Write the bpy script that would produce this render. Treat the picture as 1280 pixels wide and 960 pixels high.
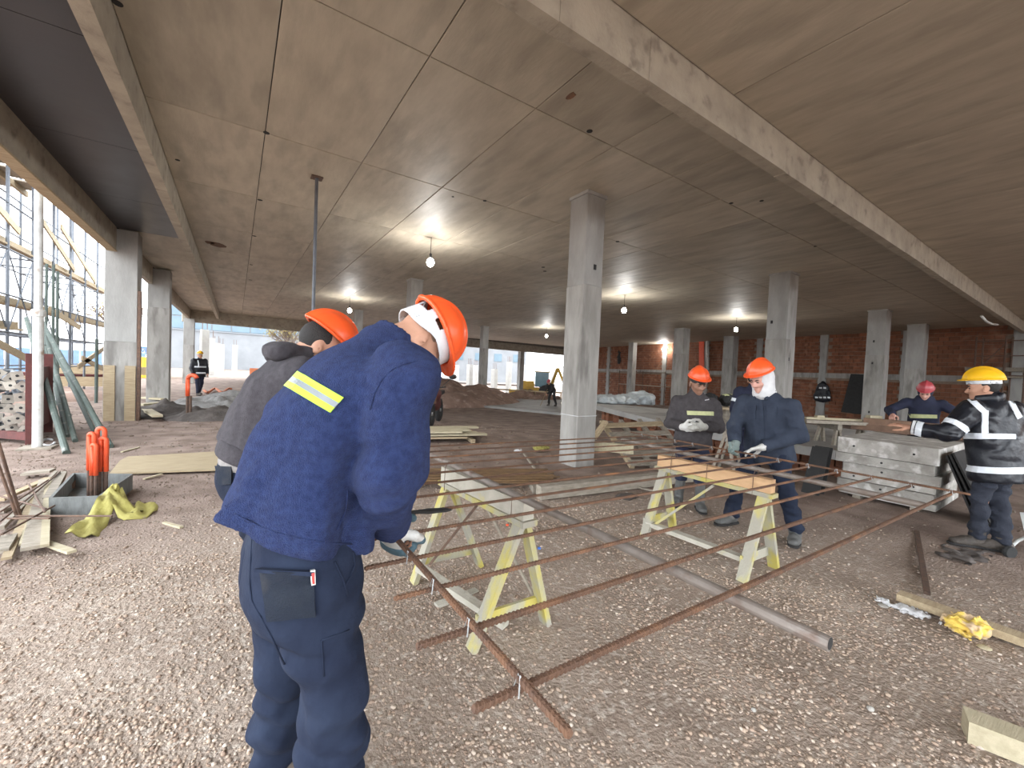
import bpy, bmesh, math, random
import numpy as np
from mathutils import Matrix, Vector
random.seed(7); RNG = np.random.default_rng(7)
SC = bpy.context.scene
for o in list(bpy.data.objects): bpy.data.objects.remove(o)
COL = SC.collection
PI = math.pi
# ------------------------------------------------------------------ camera, sky, exposure
FPX = 513.0
RW = np.array([[0.82915, 0.01717, 0.55876], [-0.55744, -0.04847, 0.82880], [0.04131, -0.99868, -0.03062]])
# orthonormalise: rows = world axes in camera (right, down, forward) coordinates
u_, s_, v_ = np.linalg.svd(RW); RW = u_ @ v_
EYE = np.array([0.0, 0.0, 1.45])
cam = bpy.data.cameras.new('camera'); camo = bpy.data.objects.new('camera', cam); COL.objects.link(camo)
cam.sensor_fit = 'HORIZONTAL'; cam.sensor_width = 36.0; cam.lens = FPX / 1280.0 * 36.0
cam.clip_start = 0.05; cam.clip_end = 500
right, down, fwd = RW[:, 0], RW[:, 1], RW[:, 2]
M4 = Matrix(((right[0], -down[0], -fwd[0], EYE[0]), (right[1], -down[1], -fwd[1], EYE[1]),
             (right[2], -down[2], -fwd[2], EYE[2]), (0, 0, 0, 1)))
camo.matrix_world = M4
SC.camera = camo
SC.view_settings.view_transform = 'Standard'; SC.view_settings.look = 'None'
SC.view_settings.gamma = 1.0; SC.view_settings.use_curve_mapping = False
SC.view_settings.exposure = 2.70
W = bpy.data.worlds.new('overcast_sky'); SC.world = W; W.use_nodes = True
wn = W.node_tree.nodes; wl = W.node_tree.links
bg = wn['Background']
tc = wn.new('ShaderNodeTexCoord'); nz = wn.new('ShaderNodeTexNoise'); nz.inputs['Scale'].default_value = 2.2
nz.inputs['Detail'].default_value = 4
cr = wn.new('ShaderNodeValToRGB'); cr.color_ramp.elements[0].color = (0.80, 0.88, 0.97, 1); cr.color_ramp.elements[1].color = (0.96, 0.98, 1.0, 1)
wl.new(tc.outputs['Generated'], nz.inputs['Vector']); wl.new(nz.outputs['Fac'], cr.inputs['Fac'])
wl.new(cr.outputs['Color'], bg.inputs['Color']); bg.inputs['Strength'].default_value = 1.15

def ray(px, py):
    return RW @ np.array([px - 640.0, py - 480.0, FPX])
def atz(px, py, z):
    d = ray(px, py); return EYE + d * ((z - EYE[2]) / d[2])
def atd(px, py, dep):
    return EYE + ray(px, py) * (dep / FPX)
def onX(px, py, X):
    d = ray(px, py); return EYE + d * (X / d[0])
def onY(px, py, Y):
    d = ray(px, py); return EYE + d * (Y / d[1])
V = lambda *a: np.array(a, float)
def nrm(v):
    v = np.asarray(v, float); return v / (np.linalg.norm(v) + 1e-12)

# ------------------------------------------------------------------ materials
MATS = {}
def mat(name, c1, c2=None, scale=6.0, rough=0.8, bump=0.0, bscale=None, metal=0.0, stretch=(1, 1, 1), detail=6.0,
        lo=0.35, hi=0.65, c3=None, s3=2.0, lo3=0.55, hi3=0.7, rnd=0.0, spec=0.5, alpha=None, trans=0.0, attr=None, rvar=0.0, sheen=0.0):
    if name in MATS: return MATS[name]
    m = bpy.data.materials.new(name); m.use_nodes = True; MATS[name] = m
    n = m.node_tree.nodes; l = m.node_tree.links; b = n['Principled BSDF']
    b.inputs['Roughness'].default_value = rough; b.inputs['Metallic'].default_value = metal
    b.inputs['Specular IOR Level'].default_value = spec
    if sheen: b.inputs['Sheen Weight'].default_value = sheen; b.inputs['Sheen Roughness'].default_value = 0.6
    tcn = n.new('ShaderNodeTexCoord'); mp = n.new('ShaderNodeMapping'); mp.inputs['Scale'].default_value = stretch
    l.new(tcn.outputs['Object'], mp.inputs['Vector'])
    if rnd:
        oi = n.new('ShaderNodeObjectInfo'); ml = n.new('ShaderNodeVectorMath'); ml.operation = 'SCALE'
        cb = n.new('ShaderNodeCombineXYZ')
        for k in range(3): l.new(oi.outputs['Random'], cb.inputs[k])
        l.new(cb.outputs[0], ml.inputs[0]); ml.inputs['Scale'].default_value = 37.0
        l.new(ml.outputs[0], mp.inputs['Location'])
    col = None
    if attr:
        at = n.new('ShaderNodeAttribute'); at.attribute_name = attr; col = at.outputs['Color']
    if c2 is not None:
        nz = n.new('ShaderNodeTexNoise'); nz.inputs['Scale'].default_value = scale; nz.inputs['Detail'].default_value = detail
        nz.inputs['Roughness'].default_value = 0.6
        l.new(mp.outputs[0], nz.inputs['Vector'])
        r = n.new('ShaderNodeValToRGB'); r.color_ramp.elements[0].position = lo; r.color_ramp.elements[1].position = hi
        r.color_ramp.elements[0].color = (*c1, 1); r.color_ramp.elements[1].color = (*c2, 1)
        l.new(nz.outputs['Fac'], r.inputs['Fac'])
        if col is None: col = r.outputs['Color']
        else:
            mx = n.new('ShaderNodeMix'); mx.data_type = 'RGBA'; mx.blend_type = 'MULTIPLY'; mx.inputs[0].default_value = 1
            l.new(col, mx.inputs[6]); l.new(r.outputs['Color'], mx.inputs[7]); col = mx.outputs[2]
        if rvar:
            mm = n.new('ShaderNodeMapRange'); mm.inputs[3].default_value = rough - rvar; mm.inputs[4].default_value = rough + rvar
            l.new(nz.outputs['Fac'], mm.inputs[0]); l.new(mm.outputs[0], b.inputs['Roughness'])
    elif col is None:
        b.inputs['Base Color'].default_value = (*c1, 1)
    if c3 is not None:
        n3 = n.new('ShaderNodeTexNoise'); n3.inputs['Scale'].default_value = s3; n3.inputs['Detail'].default_value = 5
        l.new(mp.outputs[0], n3.inputs['Vector'])
        r3 = n.new('ShaderNodeMapRange'); r3.inputs[1].default_value = lo3; r3.inputs[2].default_value = hi3
        l.new(n3.outputs['Fac'], r3.inputs[0])
        mx = n.new('ShaderNodeMix'); mx.data_type = 'RGBA'; l.new(r3.outputs[0], mx.inputs[0])
        if col is None: mx.inputs[6].default_value = (*c1, 1)
        else: l.new(col, mx.inputs[6])
        mx.inputs[7].default_value = (*c3, 1); col = mx.outputs[2]
    if rnd and col is not None:
        hs = n.new('ShaderNodeHueSaturation'); l.new(col, hs.inputs['Color'])
        mr = n.new('ShaderNodeMapRange'); mr.inputs[3].default_value = 1 - rnd; mr.inputs[4].default_value = 1 + rnd
        l.new(oi.outputs['Random'], mr.inputs[0]); l.new(mr.outputs[0], hs.inputs['Value']); col = hs.outputs[0]
    if col is not None: l.new(col, b.inputs['Base Color'])
    if bump:
        nb = n.new('ShaderNodeTexNoise'); nb.inputs['Scale'].default_value = bscale or scale * 4; nb.inputs['Detail'].default_value = 6
        l.new(mp.outputs[0], nb.inputs['Vector'])
        bp = n.new('ShaderNodeBump'); bp.inputs['Strength'].default_value = bump; bp.inputs['Distance'].default_value = 0.02
        l.new(nb.outputs['Fac'], bp.inputs['Height']); l.new(bp.outputs[0], b.inputs['Normal'])
    if alpha is not None: b.inputs['Alpha'].default_value = alpha
    if trans: b.inputs['Transmission Weight'].default_value = trans
    return m
def emis(name, c, s):
    m = bpy.data.materials.new(name); m.use_nodes = True; b = m.node_tree.nodes['Principled BSDF']
    b.inputs['Base Color'].default_value = (*c, 1); b.inputs['Emission Color'].default_value = (*c, 1); b.inputs['Emission Strength'].default_value = s
    MATS[name] = m; return m

mat('ground', (0.395, 0.318, 0.258), (0.275, 0.214, 0.170), 1.4, 0.95, 0.9, 55, c3=(0.50, 0.43, 0.365), s3=26, lo3=0.52, hi3=0.68, spec=0.2)
def earth_mix():   # crushed stone was spread where the men work; bare brown earth lies beyond
    m = MATS['ground']; n = m.node_tree.nodes; l = m.node_tree.links; b = n['Principled BSDF']; src = b.inputs['Base Color'].links[0].from_socket
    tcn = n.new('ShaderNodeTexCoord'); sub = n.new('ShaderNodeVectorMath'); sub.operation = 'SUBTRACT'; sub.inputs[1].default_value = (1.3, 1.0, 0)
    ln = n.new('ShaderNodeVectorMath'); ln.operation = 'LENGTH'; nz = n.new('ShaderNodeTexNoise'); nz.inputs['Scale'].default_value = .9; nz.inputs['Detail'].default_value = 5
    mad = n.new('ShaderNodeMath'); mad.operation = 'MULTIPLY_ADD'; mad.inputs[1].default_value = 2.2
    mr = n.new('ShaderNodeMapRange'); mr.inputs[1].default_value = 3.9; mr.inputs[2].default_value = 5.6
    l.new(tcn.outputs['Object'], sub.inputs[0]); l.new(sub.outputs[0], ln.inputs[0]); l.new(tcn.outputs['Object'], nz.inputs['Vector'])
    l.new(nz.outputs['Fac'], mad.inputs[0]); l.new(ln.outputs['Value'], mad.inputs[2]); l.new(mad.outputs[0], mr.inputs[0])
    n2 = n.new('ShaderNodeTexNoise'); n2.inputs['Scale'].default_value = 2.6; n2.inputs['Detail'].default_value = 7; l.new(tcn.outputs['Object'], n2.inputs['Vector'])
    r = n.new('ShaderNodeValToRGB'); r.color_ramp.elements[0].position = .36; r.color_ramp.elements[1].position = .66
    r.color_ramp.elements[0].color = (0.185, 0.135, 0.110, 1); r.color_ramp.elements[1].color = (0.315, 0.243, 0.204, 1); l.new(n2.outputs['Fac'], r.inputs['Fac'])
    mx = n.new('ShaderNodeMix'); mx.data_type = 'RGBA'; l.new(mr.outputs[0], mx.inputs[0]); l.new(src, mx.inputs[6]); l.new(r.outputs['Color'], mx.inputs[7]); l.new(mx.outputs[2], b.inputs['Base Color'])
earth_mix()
mat('slabc', (0.475, 0.42, 0.33), (0.375, 0.328, 0.257), 1.6, 0.58, 0.12, 14, stretch=(3.0, 0.8, 1), c3=(0.30, 0.265, 0.21), s3=1.3, lo3=0.52, hi3=0.75, rnd=0.09, rvar=0.12)
mat('slabcore', (0.035, 0.032, 0.028), (0.05, 0.045, 0.04), 3, 0.9)
mat('concrete', (0.38, 0.375, 0.355), (0.29, 0.285, 0.27), 3.2, 0.85, 0.25, 30, stretch=(1, 1, 0.35), c3=(0.24, 0.23, 0.21), s3=2.5, lo3=0.55, hi3=0.72, rnd=0.05)
mat('concrete2', (0.37, 0.355, 0.33), (0.25, 0.24, 0.22), 4.5, 0.85, 0.3, 30, stretch=(1, 1, 0.25), c3=(0.19, 0.18, 0.165), s3=4, lo3=0.55, hi3=0.68, rnd=0.05)
mat('beamc', (0.42, 0.375, 0.30), (0.31, 0.275, 0.22), 3.0, 0.8, 0.3, 26, c3=(0.24, 0.21, 0.17), s3=6, lo3=0.58, hi3=0.72)
mat('floorc', (0.40, 0.39, 0.37), (0.30, 0.295, 0.28), 1.5, 0.7, 0.15, 20, c3=(0.22, 0.215, 0.2), s3=1.1)
mat('oldslab', (0.47, 0.45, 0.41), (0.30, 0.28, 0.25), 5, 0.9, 0.4, 30, c3=(0.62, 0.60, 0.57), s3=7, lo3=0.56, hi3=0.66, rnd=0.08)
mat('darkply', (0.028, 0.024, 0.030), (0.045, 0.040, 0.046), 2.5, 0.38, 0.05, 8, rvar=0.14, spec=0.6)
mat('brick', (0.235, 0.092, 0.046), (0.155, 0.060, 0.032), 5, 0.9, 0.3, 40, rnd=0.22)
mat('brickfar', (0.25, 0.10, 0.052), (0.15, 0.058, 0.032), 2.6, 0.9, 0.3, 30, c3=(0.30, 0.155, 0.095), s3=3)
mat('mortar', (0.26, 0.19, 0.14), (0.18, 0.13, 0.10), 4, 0.95, 0.4, 25)
mat('rust', (0.165, 0.083, 0.045), (0.095, 0.052, 0.034), 24, 0.75, 0.3, 160, c3=(0.27, 0.125, 0.055), s3=5, lo3=0.55, hi3=0.75, rnd=0.15)
mat('rustdark', (0.15, 0.085, 0.055), (0.085, 0.055, 0.042), 24, 0.75, 0.3, 120, rnd=0.2)
mat('pipe', (0.27, 0.24, 0.215), (0.20, 0.165, 0.14), 9, 0.55, 0.1, 80, metal=0.3, c3=(0.16, 0.105, 0.08), s3=11, lo3=0.55, hi3=0.7)
mat('wood', (0.42, 0.335, 0.215), (0.31, 0.235, 0.145), 9, 0.8, 0.25, 40, stretch=(0.5, 4, 4), rnd=0.16)
mat('woodpale', (0.48, 0.42, 0.29), (0.38, 0.33, 0.22), 8, 0.8, 0.2, 40, stretch=(0.5, 4, 4), rnd=0.12)
mat('woodgrey', (0.33, 0.29, 0.235), (0.22, 0.19, 0.15), 8, 0.85, 0.3, 40, stretch=(1, 3, 3), rnd=0.18)
mat('woodred', (0.22, 0.13, 0.085), (0.15, 0.09, 0.06), 8, 0.8, 0.2, 40, rnd=0.1)
mat('ply', (0.38, 0.305, 0.19), (0.30, 0.235, 0.145), 5, 0.8, 0.2, 30, stretch=(1, 5, 1))
mat('yellowwood', (0.47, 0.40, 0.10), (0.38, 0.36, 0.25), 7, 0.8, 0.3, 40, stretch=(1, 1, 0.6), lo=0.42, hi=0.62, c3=(0.34, 0.32, 0.26), s3=5, lo3=0.47, hi3=0.56, rnd=0.08)
mat('yellowwood2', (0.50, 0.42, 0.08), (0.42, 0.36, 0.14), 7, 0.8, 0.3, 40, c3=(0.40, 0.37, 0.30), s3=4, lo3=0.55, hi3=0.63)
mat('whitewood', (0.50, 0.47, 0.40), (0.38, 0.355, 0.29), 7, 0.85, 0.3, 40, c3=(0.52, 0.46, 0.22), s3=3.5, lo3=0.55, hi3=0.65)
mat('orange', (0.86, 0.105, 0.022), rough=0.32, c2=(0.80, 0.095, 0.02), scale=9)
mat('orangedirty', (0.80, 0.10, 0.03), (0.66, 0.09, 0.035), 14, 0.5)
mat('yellowhat', (0.88, 0.50, 0.015), (0.82, 0.45, 0.012), 9, 0.32)
mat('redhat', (0.42, 0.06, 0.075), (0.36, 0.05, 0.06), 9, 0.35)
mat('white', (0.62, 0.62, 0.62), (0.50, 0.50, 0.51), 9, 0.7)
mat('strap', (0.66, 0.68, 0.70), (0.54, 0.56, 0.58), 12, 0.6)
mat('fleece', (0.029, 0.049, 0.150), (0.016, 0.028, 0.098), 55, 0.95, 0.8, 330, spec=0.1, sheen=0.06)
mat('fleecedirty', (0.030, 0.047, 0.12), (0.024, 0.036, 0.085), 8, 0.95, 0.6, 420, spec=0.15)
mat('navypocket', (0.024, 0.030, 0.042), (0.014, 0.019, 0.033), 9, 0.9, 0.4, 300, c3=(0.060, 0.060, 0.060), s3=9, lo3=0.5, hi3=0.78, spec=0.15)
mat('navycloth', (0.021, 0.030, 0.056), (0.011, 0.016, 0.034), 6, 0.9, 0.75, 11, c3=(0.060, 0.061, 0.062), s3=3.4, lo3=0.56, hi3=0.82, spec=0.2)
mat('navycloth2', (0.019, 0.026, 0.046), (0.013, 0.018, 0.034), 5, 0.9, 0.3, 200, c3=(0.07, 0.072, 0.075), s3=3, lo3=0.58, hi3=0.85, spec=0.2)
mat('coverall', (0.036, 0.045, 0.066), (0.026, 0.033, 0.051), 6, 0.9, 0.6, 14, c3=(0.10, 0.105, 0.115), s3=3, lo3=0.58, hi3=0.85, spec=0.2)
mat('greyhoodie', (0.076, 0.070, 0.078), (0.056, 0.051, 0.057), 50, 0.95, 0.5, 350, spec=0.1, sheen=0.04)
mat('greyknit', (0.30, 0.28, 0.265), (0.24, 0.22, 0.21), 60, 0.95, 0.5, 200)
mat('greyjacket', (0.070, 0.063, 0.066), (0.050, 0.045, 0.047), 20, 0.9, 0.4, 200, spec=0.2)
mat('darknavy', (0.014, 0.018, 0.045), (0.010, 0.013, 0.032), 12, 0.85, 0.3, 150)
mat('blackshiny', (0.008, 0.009, 0.013), (0.013, 0.015, 0.021), 8, 0.36, 0.22, 30, spec=0.35)
mat('black', (0.012, 0.012, 0.012), (0.02, 0.02, 0.02), 8, 0.7)
mat('blackmatte', (0.018, 0.017, 0.017), (0.03, 0.028, 0.027), 8, 0.9)
mat('reflect', (0.74, 0.78, 0.82), (0.66, 0.70, 0.75), 20, 0.4)
mat('tapegrey', (0.22, 0.245, 0.265), (0.18, 0.205, 0.225), 20, 0.45)
mat('lime', (0.40, 0.68, 0.035), (0.35, 0.61, 0.03), 30, 0.6)
mat('limedull', (0.52, 0.53, 0.27), (0.42, 0.44, 0.22), 30, 0.6)
mat('skin', (0.50, 0.275, 0.185), (0.45, 0.24, 0.16), 20, 0.55, 0.1, 200, spec=0.35)
mat('skinfair', (0.60, 0.34, 0.27), (0.52, 0.27, 0.21), 14, 0.55)
mat('skindark', (0.30, 0.16, 0.105), (0.25, 0.13, 0.085), 14, 0.55)
mat('hair', (0.012, 0.010, 0.009), (0.02, 0.017, 0.015), 60, 0.7, 0.5, 200)
mat('stubble', (0.20, 0.125, 0.085), (0.26, 0.155, 0.105), 60, 0.7, 0.3, 300)
mat('glove', (0.62, 0.61, 0.58), (0.48, 0.47, 0.44), 22, 0.85, 0.3, 120)
mat('glovegrey', (0.42, 0.41, 0.37), (0.30, 0.29, 0.26), 22, 0.85, 0.3, 120)
mat('gloveblue', (0.085, 0.150, 0.185), (0.065, 0.120, 0.150), 22, 0.7, 0.3, 120)
mat('glovegreen', (0.13, 0.18, 0.17), (0.20, 0.23, 0.21), 22, 0.8, 0.3, 120)
mat('boot', (0.075, 0.062, 0.052), (0.05, 0.042, 0.036), 14, 0.75, 0.4, 60, c3=(0.16, 0.13, 0.11), s3=8)
mat('bootgrey', (0.11, 0.11, 0.105), (0.075, 0.075, 0.072), 10, 0.6, 0.2, 40, c3=(0.17, 0.15, 0.13), s3=7)
mat('steel', (0.42, 0.43, 0.43), (0.32, 0.33, 0.33), 10, 0.45, metal=0.6)
mat('steelwhite', (0.66, 0.67, 0.65), (0.50, 0.50, 0.48), 9, 0.5, c3=(0.36, 0.27, 0.20), s3=6, lo3=0.6, hi3=0.7)
mat('greensteel', (0.060, 0.082, 0.070), (0.085, 0.108, 0.094), 9, 0.6, 0.1, 60, c3=(0.20, 0.20, 0.18), s3=7, lo3=0.60, hi3=0.72)
mat('scafsteel', (0.10, 0.11, 0.13), (0.15, 0.165, 0.185), 6, 0.55, metal=0.2)
mat('redsteel', (0.12, 0.030, 0.026), (0.075, 0.022, 0.020), 7, 0.7, 0.2, 40)
mat('propend', (0.36, 0.33, 0.28), (0.24, 0.21, 0.175), 8, 0.7, 0.2, 40, rnd=0.15)
mat('plastic', (0.42, 0.45, 0.46), (0.28, 0.31, 0.32), 9, 0.3, 0.3, 20)
mat('caution', (0.40, 0.36, 0.10), (0.33, 0.29, 0.08), 10, 0.7, 0.3, 30)
mat('troughw', (0.19, 0.20, 0.195), (0.13, 0.135, 0.13), 9, 0.85, 0.3, 40, stretch=(3, 3, 1))
mat('dirt', (0.30, 0.20, 0.155), (0.20, 0.13, 0.10), 1.8, 0.95, 0.8, 14, c3=(0.40, 0.30, 0.25), s3=3)
mat('dirtgrey', (0.115, 0.098, 0.088), (0.062, 0.052, 0.047), 3, 0.95, 0.8, 14)
mat('backhoe', (0.80, 0.50, 0.06), (0.72, 0.44, 0.05), 5, 0.5)
mat('glassblue', (0.35, 0.55, 0.65), (0.30, 0.50, 0.60), 4, 0.1)
mat('blueglaze', (0.38, 0.55, 0.66), (0.50, 0.66, 0.75), 0.5, 0.25, rnd=0.1)
mat('blue', (0.05, 0.14, 0.50), (0.07, 0.18, 0.55), 4, 0.5)
mat('bluepale', (0.30, 0.44, 0.62), (0.40, 0.52, 0.68), 2, 0.6)
mat('yellowpaint', (0.80, 0.52, 0.05), (0.72, 0.46, 0.05), 3, 0.6)
mat('orangenet', (0.45, 0.14, 0.06), (0.38, 0.12, 0.05), 8, 0.8)
mat('leaf', (0.42, 0.33, 0.10), (0.28, 0.24, 0.08), 5, 0.8, rnd=0.2)
mat('bark', (0.12, 0.09, 0.07), (0.18, 0.14, 0.11), 9, 0.9)
mat('label', (0.75, 0.73, 0.70), (0.70, 0.68, 0.66), 20, 0.6)
mat('red', (0.55, 0.05, 0.04), rough=0.5)
mat('tire', (0.02, 0.02, 0.02), (0.03, 0.03, 0.03), 20, 0.85)
emis('bulb', (1.0, 0.97, 0.92), 14.0)
# gravel stones take their tone from a per-stone attribute
mat('gravel', (0.9, 0.9, 0.9), (1, 1, 1), 40, 0.92, attr='tone', spec=0.25)

# ------------------------------------------------------------------ mesh builder and object helpers
WLOC = {}
def setp(o, label=None, cat=None, group=None, kind=None):
    if label: o['label'] = label
    if cat: o['category'] = cat
    if group: o['group'] = group
    if kind: o['kind'] = kind
    return o
def thing(name, loc, label, cat, group=None):
    o = bpy.data.objects.new(name, None); COL.objects.link(o); o.empty_display_size = 0.1
    o.location = tuple(float(v) for v in loc); WLOC[o.name] = np.array(loc, float)
    return setp(o, label, cat, group)
def link_mesh(name, verts, faces, material, parent=None, origin=None, smooth=False):
    verts = np.asarray(verts, float).reshape(-1, 3)
    if parent is not None: org = WLOC[parent.name]
    elif origin is not None: org = np.array(origin, float)
    else:
        a, b = verts.min(0), verts.max(0); org = np.array([(a[0] + b[0]) / 2, (a[1] + b[1]) / 2, a[2]])
    me = bpy.data.meshes.new(name)
    me.from_pydata((verts - org).tolist(), [], [list(f) for f in faces] if not isinstance(faces, np.ndarray) else faces.tolist())
    me.materials.append(MATS[material]); me.update()
    if smooth: me.polygons.foreach_set('use_smooth', [True] * len(me.polygons))
    o = bpy.data.objects.new(name, me); COL.objects.link(o)
    if parent is not None:
        o.parent = parent; WLOC[o.name] = org
    else:
        o.location = tuple(org); WLOC[o.name] = org
    return o
def frame(d, up=(0, 0, 1)):
    d = nrm(d); up = np.asarray(up, float)
    if abs(np.dot(d, nrm(up))) > 0.98: up = np.array([1.0, 0, 0]) if abs(d[0]) < 0.9 else np.array([0, 1.0, 0])
    s = nrm(np.cross(d, up)); u = np.cross(s, d); return s, u
class MB:
    def __init__(self): self.v = []; self.f = []
    def add(self, vs, fs):
        k = len(self.v); self.v.extend([tuple(map(float, p)) for p in vs]); self.f.extend([tuple(i + k for i in f) for f in fs]); return self
    def hexa(self, P):  # 8 points: bottom 4 ccw, top 4 ccw
        return self.add(P, [(3, 2, 1, 0), (4, 5, 6, 7), (0, 1, 5, 4), (1, 2, 6, 5), (2, 3, 7, 6), (3, 0, 4, 7)])
    def box(self, c, s, rz=0.0):
        c = np.asarray(c, float); hx, hy, hz = s[0] / 2, s[1] / 2, s[2] / 2; cs, sn = math.cos(rz), math.sin(rz)
        P = []
        for z in (-hz, hz):
            for x, y in ((-hx, -hy), (hx, -hy), (hx, hy), (-hx, hy)):
                P.append((c[0] + x * cs - y * sn, c[1] + x * sn + y * cs, c[2] + z))
        return self.hexa(P)
    def bbox(self, lo, hi):
        lo = np.asarray(lo, float); hi = np.asarray(hi, float); return self.box((lo + hi) / 2, hi - lo)
    def cbox(self, c, s, ch, rz=0.0):  # box with chamfered vertical edges
        hx, hy, hz = s[0] / 2, s[1] / 2, s[2] / 2
        o = [(-hx + ch, -hy), (hx - ch, -hy), (hx, -hy + ch), (hx, hy - ch), (hx - ch, hy), (-hx + ch, hy), (-hx, hy - ch), (-hx, -hy + ch)]
        cs, sn = math.cos(rz), math.sin(rz)
        o = [(c[0] + x * cs - y * sn, c[1] + x * sn + y * cs) for x, y in o]
        return self.prism(o, c[2] - hz, c[2] + hz)
    def prism(self, poly, z0, z1):
        n = len(poly); P = [(x, y, z0) for x, y in poly] + [(x, y, z1) for x, y in poly]
        return self.add(P, [tuple(range(n - 1, -1, -1)), tuple(range(n, 2 * n))] + [(i, (i + 1) % n, n + (i + 1) % n, n + i) for i in range(n)])
    def bar(self, a, b, w, h, up=(0, 0, 1)):  # w along side, h along up
        a = np.asarray(a, float); b = np.asarray(b, float); s, u = frame(b - a, up); P = []
        for q in (a, b):
            for i, j in ((-1, -1), (1, -1), (1, 1), (-1, 1)): P.append(q + s * i * w / 2 + u * j * h / 2)
        return self.add(P, [(0, 1, 2, 3), (7, 6, 5, 4), (0, 4, 5, 1), (1, 5, 6, 2), (2, 6, 7, 3), (3, 7, 4, 0)])
    def tube(self, a, b, r0, r1=None, n=10, caps=True):
        return self.path([a, b], [r0, r0 if r1 is None else r1], n, caps)
    def path(self, pts, r, n=8, caps=True, closed=False):
        pts = [np.asarray(p, float) for p in pts]; m = len(pts)
        if np.isscalar(r): r = [r] * m
        P = []; s = None
        for i in range(m):
            d = pts[(i + 1) % m] - pts[i - 1] if closed else pts[min(i + 1, m - 1)] - pts[max(i - 1, 0)]
            d = nrm(d)
            if s is None: s, u = frame(d)
            else:
                s = s - d * np.dot(s, d); s = nrm(s); u = np.cross(s, d)
            for k in range(n):
                t = 2 * PI * k / n; P.append(pts[i] + (s * math.cos(t) + u * math.sin(t)) * r[i])
        F = []
        for i in range(m if closed else m - 1):
            j = (i + 1) % m
            for k in range(n): F.append((i * n + k, j * n + k, j * n + (k + 1) % n, i * n + (k + 1) % n))
        if caps and not closed: F += [tuple(range(n)), tuple(range(m * n - 1, (m - 1) * n - 1, -1))]
        return self.add(P, F)
    def lathe(self, prof, c=(0, 0, 0), n=16, axis=None):
        P = []; c = np.asarray(c, float); d = np.array([0, 0, 1.0]) if axis is None else nrm(axis); s, u = frame(d)
        for r, h in prof:
            for k in range(n):
                t = 2 * PI * k / n; P.append(c + d * h + (s * math.cos(t) + u * math.sin(t)) * r)
        m = len(prof); F = [(i * n + k, (i + 1) * n + k, (i + 1) * n + (k + 1) % n, i * n + (k + 1) % n) for i in range(m - 1) for k in range(n)]
        F += [tuple(range(n)), tuple(range(m * n - 1, (m - 1) * n - 1, -1))]
        return self.add(P, F)
    def sphere(self, c, r, n=10, m=6):
        r = np.ones(3) * np.asarray(r, float); P = [np.asarray(c) + r * V(0, 0, -1)]
        for i in range(1, m):
            a = -PI / 2 + PI * i / m
            for k in range(n): P.append(np.asarray(c) + r * V(math.cos(a) * math.cos(2 * PI * k / n), math.cos(a) * math.sin(2 * PI * k / n), math.sin(a)))
        P.append(np.asarray(c) + r * V(0, 0, 1)); F = []
        for k in range(n): F.append((0, 1 + (k + 1) % n, 1 + k)); F.append((len(P) - 1, 1 + (m - 2) * n + k, 1 + (m - 2) * n + (k + 1) % n))
        for i in range(m - 2):
            for k in range(n): F.append((1 + i * n + k, 1 + i * n + (k + 1) % n, 1 + (i + 1) * n + (k + 1) % n, 1 + (i + 1) * n + k))
        return self.add(P, F)
    def build(self, name, material, parent=None, origin=None, smooth=False):
        return link_mesh(name, self.v, self.f, material, parent, origin, smooth)
def copy_tree(o, loc=None, rot=None, parent=None):
    c = o.copy(); COL.objects.link(c)
    if parent is not None: c.parent = parent
    if loc is not None: c.location = tuple(float(v) for v in loc)
    if rot is not None: c.rotation_euler = rot
    for ch in list(o.children): copy_tree(ch, parent=c)
    return c
# value noise for shaping (cloth folds, ground, mounds)
_LAT = RNG.random((32, 32, 32))
def vnoise(P, scale=1.0, seed=0):
    P = np.asarray(P, float) * scale + seed * 7.31
    i = np.floor(P).astype(int); f = P - i; f = f * f * (3 - 2 * f)
    i0 = i & 31; i1 = (i + 1) & 31
    x0, y0, z0 = i0[..., 0], i0[..., 1], i0[..., 2]; x1, y1, z1 = i1[..., 0], i1[..., 1], i1[..., 2]
    fx, fy, fz = f[..., 0], f[..., 1], f[..., 2]
    c00 = _LAT[x0, y0, z0] * (1 - fx) + _LAT[x1, y0, z0] * fx; c10 = _LAT[x0, y1, z0] * (1 - fx) + _LAT[x1, y1, z0] * fx
    c01 = _LAT[x0, y0, z1] * (1 - fx) + _LAT[x1, y0, z1] * fx; c11 = _LAT[x0, y1, z1] * (1 - fx) + _LAT[x1, y1, z1] * fx
    return ((c00 * (1 - fy) + c10 * fy) * (1 - fz) + (c01 * (1 - fy) + c11 * fy) * fz) * 2 - 1
def sstep(a, b, x):
    t = np.clip((x - a) / (b - a), 0, 1); return t * t * (3 - 2 * t)
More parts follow.
